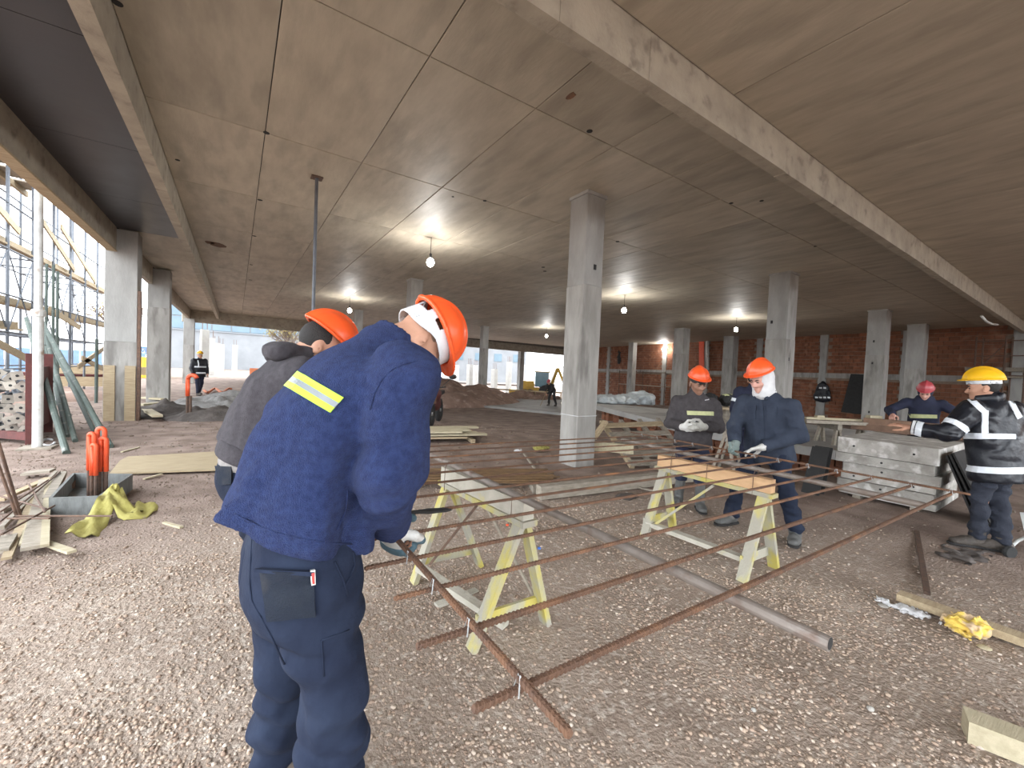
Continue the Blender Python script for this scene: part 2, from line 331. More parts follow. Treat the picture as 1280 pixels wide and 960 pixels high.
# ================================================================== the structure
ZC = 4.25
def ground_z(x, y):
    x = np.asarray(x, float); y = np.asarray(y, float)
    dep = 0.559 * x + 0.829 * y
    drop = 0.55 * sstep(9, 20, dep) * sstep(1.0, 8.0, x) + 1.0 * sstep(28, 44, dep) * sstep(3, 14, x)
    P = np.stack([x, y, np.zeros_like(x)], -1)
    n = 0.022 * vnoise(P, 0.8, 1) + 0.012 * vnoise(P, 2.3, 2) + 0.005 * vnoise(P, 6.1, 3)
    return n * (0.4 + 0.6 * sstep(0.5, 3, np.hypot(x, y))) - drop
def build_ground():
    nr, na = 260, 240
    r = 0.25 * (110 / 0.25) ** (np.arange(nr) / (nr - 1)); a = np.arange(na) / na * 2 * PI
    R_, A_ = np.meshgrid(r, a, indexing='ij'); X = R_ * np.cos(A_); Y = R_ * np.sin(A_)
    Z = ground_z(X, Y)
    vs = np.stack([X, Y, Z], -1).reshape(-1, 3); vs = np.vstack([vs, [[0, 0, 0]]])
    i = np.arange(nr - 1)[:, None]; k = np.arange(na)[None, :]; k2 = (k + 1) % na
    q = np.stack([i * na + k, (i + 1) * na + k, (i + 1) * na + k2, i * na + k2], -1).reshape(-1, 4)
    F = q.tolist() + [(len(vs) - 1, kk, (kk + 1) % na) for kk in range(na)]
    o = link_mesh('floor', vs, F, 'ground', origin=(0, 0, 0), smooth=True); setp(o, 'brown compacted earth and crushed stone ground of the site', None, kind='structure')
    return o
FLOOR = build_ground()
# --- slab overhead: core + formwork-panel imprints, each a piece with an open joint
XW0, XW1 = -1.0, 31.5
cm = MB(); cm.bbox((-2.75, -6.4, ZC + 0.02), (32.5, 38.5, ZC + 0.3)); CEIL = cm.build('ceiling', 'slabcore', origin=(0, 0, ZC)); setp(CEIL, 'grey concrete slab overhead with formwork panel joints', kind='structure')
pm_ = {}
def panel_mesh(w, l):
    k = (round(w, 3), round(l, 3))
    if k not in pm_:
        m = MB(); h = 0.021; g = 0.005; b = 0.006
        lo = [(-w / 2 + g, -l / 2 + g), (w / 2 - g, -l / 2 + g), (w / 2 - g, l / 2 - g), (-w / 2 + g, l / 2 - g)]
        li = [(-w / 2 + g + b, -l / 2 + g + b), (w / 2 - g - b, -l / 2 + g + b), (w / 2 - g - b, l / 2 - g - b), (-w / 2 + g + b, l / 2 - g - b)]
        P = [(x, y, h) for x, y in lo] + [(x, y, 0.004) for x, y in lo] + [(x, y, 0) for x, y in li]
        F = [(0, 1, 2, 3)] + [(i, i + 4, (i + 1) % 4 + 4, (i + 1) % 4) for i in range(4)] + [(i + 4, i + 8, (i + 1) % 4 + 8, (i + 1) % 4 + 4) for i in range(4)] + [(11, 10, 9, 8)]
        me = bpy.data.meshes.new('panel'); me.from_pydata(P, [], F); me.materials.append(MATS['slabc']); pm_[k] = me
    return pm_[k]
def ceil_panels():
    xs = [-0.87, 0.25] + [1.40 + 1.2 * i for i in range(26)]
    ys = [2.40, 3.62] + [6.02 + 2.41 * i for i in range(12)]
    cells = []
    for i in range(len(xs) - 1):
        for j in range(len(ys) - 1): cells.append((xs[i], xs[i + 1], ys[j], min(ys[j + 1], 33.4)))
    ys2 = [2.27, -0.14, -2.55, -4.96, -6.3]   # bay over and behind the viewer, panels turned
    xs2 = [-0.87 + 2.44 * i for i in range(13)]
    for i in range(12):
        for j in range(4): cells.append((xs2[i], xs2[i + 1], ys2[j + 1], ys2[j]))
    for j in range(6): cells.append((-2.2, -1.0, 12.4 + 3.0 * j, 12.4 + 3.0 * (j + 1)))
    def vis(c):
        p = RW.T @ (np.array([(c[0] + c[1]) / 2, (c[2] + c[3]) / 2, ZC]) - EYE)
        if p[2] < 0.3 or abs(p[0] / p[2]) > 1.5: return -1e3 - np.hypot(p[0], p[2])
        return -p[2]
    cells.sort(key=vis, reverse=True)
    rest = MB()
    for k, c in enumerate(cells):
        w, l = c[1] - c[0], c[3] - c[2]
        if k < 290:
            o = bpy.data.objects.new('panel', panel_mesh(w, l)); COL.objects.link(o); o.parent = CEIL
            o.location = ((c[0] + c[1]) / 2, (c[2] + c[3]) / 2, 0.0)
        else:
            rest.bbox((c[0] + .005, c[2] + .005, ZC), (c[1] - .005, c[3] - .005, ZC + 0.021))
    r = rest.build('panel_field', 'slabc', CEIL); setp(r, kind='stuff')
ceil_panels()
# dark film-faced plywood still fixed between the two left beams
for j in range(-1, 6):
    y0, y1 = -2.0 + 2.4 * j, 0.4 + 2.4 * j
    m = MB(); m.bbox((-2.2 + .003, y0 + .004, ZC - 0.03), (-1.0 - .003, y1 - .004, ZC + 0.012)); o = m.build('formwork_sheet', 'darkply', CEIL)
    o['label'] = 'dark film-faced plywood sheet'
# holes and rust marks in the slab
for px, py, r in ((147, 4, .035), (222, 200, .03), (333, 166, .035), (737, 164, .035), (606, 251, .03), (566, 246, .02), (914, 254, .03), (952, 251, .03), (1019, 308, .03), (772, 302, .04), (325, 250, .04), (318, 295, .04), (314, 331, .04), (313, 350, .05), (679, 334, .05), (681, 339, .05)):
    p = atz(px, py, ZC - 0.001); m = MB(); m.tube((p[0], p[1], ZC - 0.004), (p[0], p[1], ZC + 0.006), r, n=12); m.build('tie_hole', 'black', CEIL)
for px, py, s in ((713, 120, .05), (272, 306, .22), (262, 303, .12)):
    p = atz(px, py, ZC); m = MB(); m.prism([(p[0] + s * math.cos(t) * (0.6 + 0.4 * random.random()), p[1] + s * 1.6 * math.sin(t) * (0.6 + 0.4 * random.random())) for t in np.arange(9) / 9 * 2 * PI], ZC - 0.004, ZC + .004)
    m.build('rust_stain', 'rust', CEIL)
# --- beams
def beam(name, lo, hi, material, label):
    m = MB(); m.bbox(lo, hi); o = m.build(name, material); setp(o, label, 'beam'); return o
def segbeam(lo, hi, axis, cuts, label, material='beamc'):
    r = thing('concrete_beam', ((lo[0] + hi[0]) / 2, (lo[1] + hi[1]) / 2, lo[2]), label, 'beam')
    c = [lo[axis]] + cuts + [hi[axis]]
    for i in range(len(c) - 1):
        a, b = list(lo), list(hi); a[axis] = c[i] + 0.002; b[axis] = c[i + 1] - 0.002; j = 0.004 * ((i % 3) - 1)
        a[2] += j; m = MB(); m.bbox(a, b); m.build('beam_length', material, r)
    return r
segbeam((-1.0, -6.3, 3.86), (-0.87, 30.3, ZC + .02), 1, [1.5, 4.9, 7.9, 12.0, 16.4, 22], 'slim concrete beam beside the dark plywood sheets of the ceiling')
RBEAM = segbeam((-0.87, 2.27, 3.86), (27.0, 2.40, ZC + .02), 0, [1.8, 2.75, 5.2, 7.6, 9.9, 12.3, 16, 20], 'slim concrete beam that crosses the slab and ends at the brick wall')
rb = segbeam((-2.32, -6.3, 3.72), (-2.2, 12.35, ZC + .02), 1, [2, 8], 'deep outer concrete beam beside the white prop')
m = MB(); m.bbox((-2.34, -6.3, 3.69), (-2.18, 12.3, 3.72)); m.build('formwork_plank', 'wood', rb)
rb = segbeam((-2.32, 12.85, 3.72), (-2.2, 17.1, ZC + .02), 1, [], 'short outer concrete beam between the two open-side columns')
m = MB(); m.bbox((-2.3, 12.9, 3.69), (-2.18, 14.6, 3.72)); m.build('formwork_plank', 'wood', rb)
segbeam((-2.32, 17.6, 3.72), (-2.2, 30.1, ZC + .02), 1, [], 'outer concrete beam running on to the far corner column')
bb = thing('concrete_beam', (14, 33, 3.55), 'long concrete beam closing the far open end of the slab', 'beam')
m = MB(); m.bar((-2.6, 30.2, 3.9), (31.6, 36.0, 3.9), 0.3, 0.72); m.build('beam_length', 'beamc', bb)
# --- columns
COLS = []
def column(x, y, label, w=0.40, z0=-1.2, z1=ZC, joint=2.83, holes=(), d=None, cap=True, group='bare concrete columns of the hall'):
    d = d or w
    zb = z0 if z0 > -1 else float(ground_z(x, y)) - 0.12
    r = thing('concrete_column', (x, y, zb), label, 'column', group)
    m = MB(); m.cbox((x, y, (zb + joint) / 2), (w, d, joint - zb), 0.008); m.build('lower_lift', 'concrete2', r)
    m = MB(); m.cbox((x, y, (joint + z1 - .05) / 2 + .002), (w - .012, d - .012, z1 - .05 - joint - .004), 0.008); m.build('upper_lift', 'concrete', r)
    if cap:
        m = MB(); m.cbox((x, y, z1 - .022), (w + .03, d + .03, .05), 0.01); m.build('top_lip', 'concrete', r)
    for face, u, z in holes:
        m = MB()
        if face == 'x': m.bbox((x - w / 2 - .003, y + u - .025, z - .04), (x - w / 2 + .02, y + u + .025, z + .04))
        else: m.bbox((x + u - .025, y - d / 2 - .003, z - .04), (x + u + .025, y - d / 2 + .02, z + .04))
        m.build('socket', 'black', r)
    COLS.append(r); return r
mc = column(4.58, 4.85, 'big bare concrete column standing among the rebar tables', holes=(('y', 0.02, 3.12),))
m = MB()
for a, b in (((4.375, 4.645), (4.785, 4.645)), ((4.785, 4.645), (4.785, 5.055)), ((4.785, 5.055), (4.375, 5.055)), ((4.375, 5.055), (4.375, 4.645))): m.tube((*a, .80), (*b, .80 if a[0] < 4.5 else .78), .006, n=6)
m.build('string_line', 'white', mc)
column(11.7, 5.0, 'concrete column behind the man in the white face wrap', .5, holes=(('x', .12, 3.0), ('y', -.05, 2.05)), joint=2.55)
column(19.65, 5.1, 'concrete column behind the stack of precast slabs', .55, holes=(('x', .05, 3.1), ('x', .05, 2.3), ('x', .05, 0.5)), joint=2.6)
column(25.0, 5.15, 'concrete column close to the brick wall behind the man in the red hard hat', .6, joint=2.3)
column(4.72, 12.8, 'dark concrete column above the orange hard hat of the man in blue fleece')
column(5.16, 22.0, 'distant concrete column behind the two men stooping over the mesh')
column(13.1, 22.8, 'lone concrete column beside the earth mound', .42)
column(20.8, 13.95, 'concrete column behind the man holding his gloves together', .62)
column(26.2, 14.05, 'concrete column by the brick wall, left of the orange hose', .65)
column(27.3, 22.8, 'pale concrete column against the brick wall beside the scaffold worker', .5)
column(24.6, 35.0, 'slim concrete column in the far open end near the excavator', .5, z1=3.6, cap=False)
c1 = column(-2.12, 12.62, 'concrete column at the open side with two planks tied to its foot', .55, d=.5, joint=1.75, cap=False)
c2 = column(-2.05, 17.3, 'concrete column at the open side beside the man in the dark reflective coat', .55, d=.5, joint=3.0, cap=False)
column(-2.25, 30.0, 'slim far corner concrete column of the open side', .5, z1=3.75, joint=2.2, cap=False)
for k, dx in enumerate((-.17, .17)):
    m = MB(); m.bbox((-2.12 + dx - .09, 12.33, -.02), (-2.12 + dx + .09, 12.365, 1.22)); m.build('plank', 'wood', c1)
m = MB(); m.bbox((-1.845, 12.36, -.02), (-1.79, 12.5, 2.9)); m.build('edge_angle', 'rustdark', c1)
# --- raised slab on brick piers
poly = [atz(*p, .45)[:2] for p in ((742, 506), (870, 537), (1062, 566))] + [V(11.7, 3.2), V(12.0, 6.7), V(10.8, 10.6)]
rs = thing('raised_slab', (9.5, 6, 0), 'raised concrete deck slab resting on red brick piers', 'slab')
m = MB(); m.prism([tuple(p) for p in poly], .31, .45); m.build('deck', 'floorc', rs)
for a, b, n in ((poly[0], poly[1], 7), (poly[1], poly[2], 5)):
    dd = nrm(np.append(b - a, 0)); inn = V(-dd[1], dd[0], 0)
    if np.dot(inn[:2], V(9.9, 6) - a) < 0: inn = -inn
    for k in range(n):
        c = np.append(a + (b - a) * (k + .5) / n, 0) + inn * .35
        for zz in range(2):
            for q in range(2):
                m = MB(); cc = c + dd * (q - .5) * .26 + inn * random.uniform(-.04, .04); m.box((cc[0], cc[1], -.04 + .12 + zz * .175), (.24, .17, .165), math.atan2(dd[1], dd[0])); m.build('brick', 'brick', rs)
# concrete ground strip on the far side
m = MB(); m.prism([tuple(atz(*p, -.5)[:2]) for p in ((541, 500.5), (600, 508), (700, 517.5), (745, 515), (740, 500), (600, 498))], -.62, -.44); o = m.build('floor_strip', 'floorc'); setp(o, 'pale concrete floor strip beyond the earth ground', kind='structure')
# --- brick wall
WA, WB = V(22.9, -26, 0), V(31.35, 36.0, 0)
wd = nrm(WB - WA); wnv = V(-wd[1], wd[0], 0)
if wnv[0] > 0: wnv = -wnv
WLEN = float(np.linalg.norm(WB - WA))
def onwall(px, py, off=0.0):
    a = WA + wnv * off; d = ray(px, py); n = wnv; return EYE + d * (np.dot(a - EYE * V(1, 1, 0), n) / np.dot(d, n))
def wallp(s, z, off): return WA + wd * s + wnv * off + V(0, 0, z)
def sw(p): return float(np.dot(np.asarray(p) - WA, wd))
m = MB(); m.bar(WA - wnv * .12 + V(0, 0, 1.6), WB - wnv * .12 + V(0, 0, 1.6), .2, 5.3); WALL = m.build('wall_right', 'mortar'); setp(WALL, 'red hollow brick wall with concrete ties', kind='structure')
wrz = math.atan2(wd[1], wd[0])
bm_ = MB(); bm_.bbox((-.166, -.03, -.088), (.166, .03, .088)); bme = bpy.data.meshes.new('brick'); bme.from_pydata(bm_.v, [], bm_.f); bme.materials.append(MATS['brick'])
ties = [sw(onwall(x, 470)) for x in (1271, 1132, 1028, 948, 882, 830, 760)] + [57.5]
restb = MB(); bricks = []
nrow = 26
for r_ in range(nrow):
    z = -.75 + r_ * .196
    if 1.78 < z < 2.12: continue
    s = (r_ % 2) * .17 + 24.2
    while s < WLEN:
        if z + .09 < ZC and not any(abs(s - t) < .27 for t in ties): bricks.append((s, z + random.uniform(-.006, .006), random.uniform(-.012, .012)))
        s += .347
def bvis(b):
    p = RW.T @ (wallp(b[0], b[1], 0) - EYE); px = p[0] / p[2] * FPX + 640; py = p[1] / p[2] * FPX + 480
    hid = (1195 < px) or py > 530 or px > 1279
    return p[2] + (1000 if hid else 0)
bricks.sort(key=bvis)
for k, (s, z, j) in enumerate(bricks):
    p = wallp(s, z, -.025 + j)
    if k < 298:
        o = bpy.data.objects.new('brick', bme); COL.objects.link(o); o.parent = WALL; o.location = tuple(p - WLOC[WALL.name]); o.rotation_euler = (0, 0, wrz)
    else: restb.box(p, (.332, .06, .176), wrz)
r = restb.build('brick_field', 'brickfar', WALL); setp(r, kind='stuff')
m = MB(); m.bar(wallp(0, 1.95, .0), wallp(WLEN, 1.95, .0), .08, .27); m.build('tie_band', 'concrete2', WALL)
for t in ties:
    m = MB(); prev = None
    for k in range(8):   # ragged poured ties, each lift a slightly different width
        w = .36 + random.uniform(-.06, .08); m.bar(wallp(t, -.8 + k * .64, .012), wallp(t, -.8 + (k + 1) * .64, .012), .1, w, up=wd)
    m.build('tie_column', 'concrete', WALL)
# closing wall segment behind the viewer's right is left open; a low brick return at the far corner
# ================================================================== organic shapes from distance fields
def smin(a, b, k):
    h = np.clip(0.5 + 0.5 * (b - a) / k, 0, 1); return b + (a - b) * h - k * h * (1 - h)
def smax(a, b, k): return -smin(-a, -b, k)
def cap(a, b, ra, rb):
    a = np.asarray(a, float); b = np.asarray(b, float); ab = b - a; L2 = float(ab @ ab) + 1e-12
    def f(P):
        q = P - a; t = np.clip(q @ ab / L2, 0, 1); d = q - t[:, None] * ab
        return np.sqrt((d * d).sum(1)) - (ra + (rb - ra) * t)
    return f
def ecap(a, b, ra, rb, uax):   # elliptic section: ra=(along u, along v)
    a = np.asarray(a, float); b = np.asarray(b, float); ab = b - a; L2 = float(ab @ ab) + 1e-12
    w = nrm(ab); u = np.asarray(uax, float); u = nrm(u - w * (u @ w)); v = np.cross(w, u)
    def f(P):
        q = P - a; t = np.clip(q @ ab / L2, 0, 1); d = q - t[:, None] * ab
        ru = ra[0] + (rb[0] - ra[0]) * t; rv = ra[1] + (rb[1] - ra[1]) * t
        mn = np.minimum(ru, rv); x = d @ u / ru; y = d @ v / rv; z = d @ w / mn
        return (np.sqrt(x * x + y * y + z * z) - 1) * mn
    return f
def ell(c, r, F=None):         # F: 3x3 rows = local axes
    c = np.asarray(c, float); r = np.asarray(r, float); mn = r.min()
    def f(P):
        q = P - c
        if F is not None: q = q @ F.T
        q = q / r; return (np.sqrt((q * q).sum(1)) - 1) * mn
    return f
def loft(org, w, u, st, p=2.0):  # st rows: s, cu, cv, ru, rv
    org = np.asarray(org, float); w = nrm(w); u = np.asarray(u, float); u = nrm(u - w * (u @ w)); v = np.cross(w, u)
    st = np.array(st, float); S = st[:, 0]
    fine = np.linspace(S[0], S[-1], 60)
    def smoothcol(c):
        y = np.interp(fine, S, c); k = np.ones(7) / 7; yy = np.convolve(np.pad(y, 3, mode='edge'), k, 'valid'); return yy
    cols = [smoothcol(st[:, i]) for i in range(1, 5)]
    def f(P):
        q = P - org; s = q @ w; sc = np.clip(s, S[0], S[-1])
        cu, cv, ru, rv = [np.interp(sc, fine, c) for c in cols]
        x = np.abs(q @ u - cu) / ru; y = np.abs(q @ v - cv) / rv; mn = np.minimum(ru, rv)
        d = ((x ** p + y ** p) ** (1 / p) - 1) * mn
        e = np.maximum(S[0] - s, s - S[-1])
        return smax(d, e, 0.02)
    return f
def union(fs, k=0.03):
    def f(P):
        d = fs[0](P)
        for g in fs[1:]: d = smin(d, g(P), k)
        return d
    return f
def plane_cut(f, pt, n, k=0.004):   # keep the side opposite to n
    pt = np.asarray(pt, float); n = nrm(n)
    return lambda P: smax(f(P), (P - pt) @ n, k)
def folds(f, amp, scale, seed=0, F=None):
    sc = np.asarray(scale, float) * np.ones(3)
    def g(P):
        Q = P @ F.T if F is not None else P
        return f(P) + amp * (vnoise(Q * sc, 1, seed) + 0.5 * vnoise(Q * sc * 2.1, 1, seed + 1))
    return g
def surf(f, lo, hi, h):
    lo = np.asarray(lo, float); hi = np.asarray(hi, float)
    B = 8; n = (np.ceil((hi - lo) / h / B).astype(int) + 0) * B + 1
    D = np.full(n, 1.0)
    nb = (n - 1) // B
    I = np.stack(np.meshgrid(*[np.arange(k) for k in nb], indexing='ij'), -1).reshape(-1, 3)
    cen = lo + (I * B + B / 2) * h
    dc = f(cen); near = np.abs(dc) < B * h * 1.15
    loc = np.stack(np.meshgrid(*[np.arange(B + 1)] * 3, indexing='ij'), -1).reshape(-1, 3)
    # far blocks: inside blocks filled negative
    for i, d in zip(I[~near], dc[~near]):
        if d < 0:
            a = i * B; D[a[0]:a[0] + B + 1, a[1]:a[1] + B + 1, a[2]:a[2] + B + 1] = -1.0
    NI = I[near]
    for c0 in range(0, len(NI), 400):
        blk = NI[c0:c0 + 400]
        g = (blk[:, None, :] * B + loc[None]).reshape(-1, 3)
        D[g[:, 0], g[:, 1], g[:, 2]] = f(lo + g * h)
    s = D < 0
    c = [s[i:n[0] - 1 + i, j:n[1] - 1 + j, k:n[2] - 1 + k] for i in (0, 1) for j in (0, 1) for k in (0, 1)]
    anyc = np.logical_or.reduce(c); allc = np.logical_and.reduce(c); act = anyc & ~allc
    idx = np.full(act.shape, -1); ii = np.argwhere(act); idx[act] = np.arange(len(ii))
    acc = np.zeros((len(ii), 3)); cnt = np.zeros(len(ii))
    for ax in range(3):
        o1, o2 = [a for a in range(3) if a != ax]
        for b1 in (0, 1):
            for b2 in (0, 1):
                p0 = ii.copy(); p0[:, o1] += b1; p0[:, o2] += b2; p1 = p0.copy(); p1[:, ax] += 1
                d0 = D[p0[:, 0], p0[:, 1], p0[:, 2]]; d1 = D[p1[:, 0], p1[:, 1], p1[:, 2]]; m = (d0 < 0) != (d1 < 0)
                t = np.where(m, d0 / np.where(m, d0 - d1, 1), 0)
                q = p0.astype(float); q[:, ax] += t; acc[m] += q[m]; cnt[m] += 1
    vs = lo + acc / cnt[:, None] * h
    F = []
    for ax in range(3):
        o1, o2 = [(1, 2), (2, 0), (0, 1)][ax]
        a = [slice(1, -1)] * 3; a[ax] = slice(0, -1); b = [slice(1, -1)] * 3; b[ax] = slice(1, None)
        sa, sb = s[tuple(a)], s[tuple(b)]; m = sa != sb; e = np.argwhere(m); off = np.ones(3, int); off[ax] = 0; e = e + off
        def cell(d1, d2):
            q = e.copy(); q[:, o1] += d1; q[:, o2] += d2; return idx[q[:, 0], q[:, 1], q[:, 2]]
        quad = np.stack([cell(-1, -1), cell(0, -1), cell(0, 0), cell(-1, 0)], 1)
        fl = ~sa[m]; quad[fl] = quad[fl][:, ::-1]; F.append(quad)
    F = np.concatenate(F); F = F[(F >= 0).all(1)]
    return vs, F
def sdf_obj(name, f, lo, hi, h, material, parent):
    vs, F = surf(f, lo, hi, h)
    return link_mesh(name, vs, F, material, parent, smooth=True)
def trace(f, o, d, tmax=30):
    d = d / np.linalg.norm(d, axis=1, keepdims=True); t = np.zeros(len(d)) + 0.02
    for _ in range(160):
        dist = f(o + d * t[:, None]); t += np.clip(dist, -0.05, 0.4) * 0.6
        t = np.minimum(t, tmax)
    return o + d * t[:, None], t
def grad(f, P, e=0.004):
    g = np.stack([f(P + np.eye(3)[k] * e) - f(P - np.eye(3)[k] * e) for k in range(3)], 1)
    return g / (np.linalg.norm(g, axis=1, keepdims=True) + 1e-9)
def cloth_patch(name, f, quad, nu, nv, material, parent, off=0.003, thick=0.004, depth0=0.0, gap=0.0):
    """cloth strip lying on surface f: quad = 4 pixel corners seen from the viewpoint (tl, tr, br, bl), rows may be curved by more points"""
    q = [np.asarray(c, float) for c in quad]
    U, Vv = np.meshgrid(np.linspace(0, 1, nu), np.linspace(0, 1, nv))
    U = U.ravel()[:, None]; Vv = Vv.ravel()[:, None]
    px = (q[0] * (1 - U) + q[1] * U) * (1 - Vv) + (q[3] * (1 - U) + q[2] * U) * Vv
    dirs = np.array([ray(a, b) for a, b in px])
    o = EYE + dirs / FPX * depth0
    P, t = trace(f, o, dirs); N = grad(f, P, 0.01)
    lift = gap * np.clip(1 - Vv * 2.5, 0, 1) * (1 - (2 * U - 1) ** 2) if gap else 0
    A = P + N * (off + thick + lift); Bk = P + N * (-0.006 + lift)
    n = nu * nv; F = []
    for j in range(nv - 1):
        for i in range(nu - 1):
            a = j * nu + i; F.append((a, a + nu, a + nu + 1, a + 1)); F.append((n + a, n + a + 1, n + a + nu + 1, n + a + nu))
    rim = [i for i in range(nu)] + [j * nu + nu - 1 for j in range(1, nv)] + [(nv - 1) * nu + i for i in range(nu - 2, -1, -1)] + [j * nu for j in range(nv - 2, 0, -1)]
    for a, b in zip(rim, rim[1:] + rim[:1]): F.append((a, b, n + b, n + a))
    bad = np.abs(f(P)) > 0.03
    if bad.any():
        bad2 = np.concatenate([bad, bad]); F = [q for q in F if not any(bad2[i] for i in q)]
        good = P[~bad]; ref = good[0] if len(good) else np.asarray(WLOC[parent.name])
        A[bad] = ref; Bk[bad] = ref
    return link_mesh(name, np.vstack([A, Bk]), F, material, parent, smooth=False)
def ridge(P, seed=0):
    return 2 * np.abs(vnoise(P, 1, seed)) - 0.55
def ring_band(name, f, c, w, width, rad, material, parent, n=40, off=0.003, uax=None, arc=(0, 2 * PI), tilt=0):
    """reflective band around surface f: rays shot inwards at a ring centred c with axis w"""
    w = nrm(w); u = nrm(np.cross(w, (0, 0, 1) if abs(w[2]) < 0.9 else (1, 0, 0))) if uax is None else nrm(np.asarray(uax) - w * np.dot(uax, w)); v = np.cross(w, u)
    full = arc[1] - arc[0] > 6.2; k = n if full else n + 1
    th = arc[0] + (arc[1] - arc[0]) * np.arange(k) / n
    rows = []
    for s in (-.5, -.17, .17, .5):
        dirs = -(np.cos(th)[:, None] * u + np.sin(th)[:, None] * v); o = np.asarray(c) + w * s * width - dirs * rad
        P, t = trace(f, o, dirs, tmax=rad * 1.05); N = grad(f, P, .01); rows.append((P + N * (off + .003), P - N * .006))
    A = np.vstack([r[0] for r in rows]); Bk = np.vstack([r[1] for r in rows]); m = len(A); F = []
    for j in range(3):
        for i in range(k if full else k - 1):
            i2 = (i + 1) % k; a, b, c_, d = j * k + i, j * k + i2, (j + 1) * k + i2, (j + 1) * k + i
            F.append((a, b, c_, d)); F.append((m + a, m + d, m + c_, m + b))
    for i in range(k if full else k - 1):
        i2 = (i + 1) % k; F.append((i, m + i, m + i2, i2)); F.append((3 * k + i, 3 * k + i2, m + 3 * k + i2, m + 3 * k + i))
    return link_mesh(name, np.vstack([A, Bk]), F, material, parent)

# ---- heads, hands, hats
def head_field(c, r, fw, up, ear=True, hs=1.0):
    if hs != 1.0:
        f1, L1, F1 = head_field((0, 0, 0), r, fw, up, ear); c = np.asarray(c, float)
        return (lambda P: f1((P - c) / hs) * hs), (lambda x, y, z: c + L1(x, y, z) * hs), F1
    F = np.array([nrm(r), nrm(fw), nrm(up)])
    c = np.asarray(c, float); L = lambda x, y, z: c + F.T @ V(x, y, z)
    parts = [ell(L(0, -.012, .035), (.076, .096, .088), F), ell(L(0, .022, -.035), (.060, .066, .082), F)]
    base = union(parts, .04)
    ex = [(cap(L(0, .058, -.098), L(0, .066, -.092), .020, .022), .03), (cap(L(0, .086, .008), L(0, .108, -.028), .007, .013), .012), (cap(L(-.012, .096, -.034), L(.012, .096, -.034), .008, .008), .010),
          (ecap(L(-.045, .070, .026), L(.045, .070, .026), (.013, .010), (.013, .010), F[2]), .015), (cap(L(-.045, .062, -.022), L(-.030, .074, -.030), .016, .014), .02), (cap(L(.045, .062, -.022), L(.030, .074, -.030), .016, .014), .02),
          (cap(L(-.016, .083, -.060), L(.016, .083, -.060), .0075, .0075), .008), (cap(L(-.013, .083, -.071), L(.013, .083, -.071), .0075, .0075), .008)]
    if ear:
        for s in (-1, 1):
            EF = np.array([nrm(F[0] + .35 * s * F[1] * -1), nrm(F[1] * .95 + F[2] * .25), nrm(F[2])])
            ex.append((ell(L(s * .080, -.012, -.012), (.010, .022, .036), EF), .008))
    sock = [ell(L(s * .031, .092, .004), (.019, .016, .012), F) for s in (-1, 1)]
    eyes = [ell(L(s * .031, .074, .003), (.013, .012, .012), F) for s in (-1, 1)]
    dig = [ell(L(s * .088, -.010, -.010), (.007, .009, .016), F) for s in (-1, 1)] if ear else []
    def f(P):
        d = base(P)
        for g, k in ex: d = smin(d, g(P), k)
        for g in sock: d = smax(d, -g(P), .012)
        for g in eyes: d = smin(d, g(P), .004)
        for g in dig: d = smax(d, -g(P), .004)
        return d
    return f, L, F
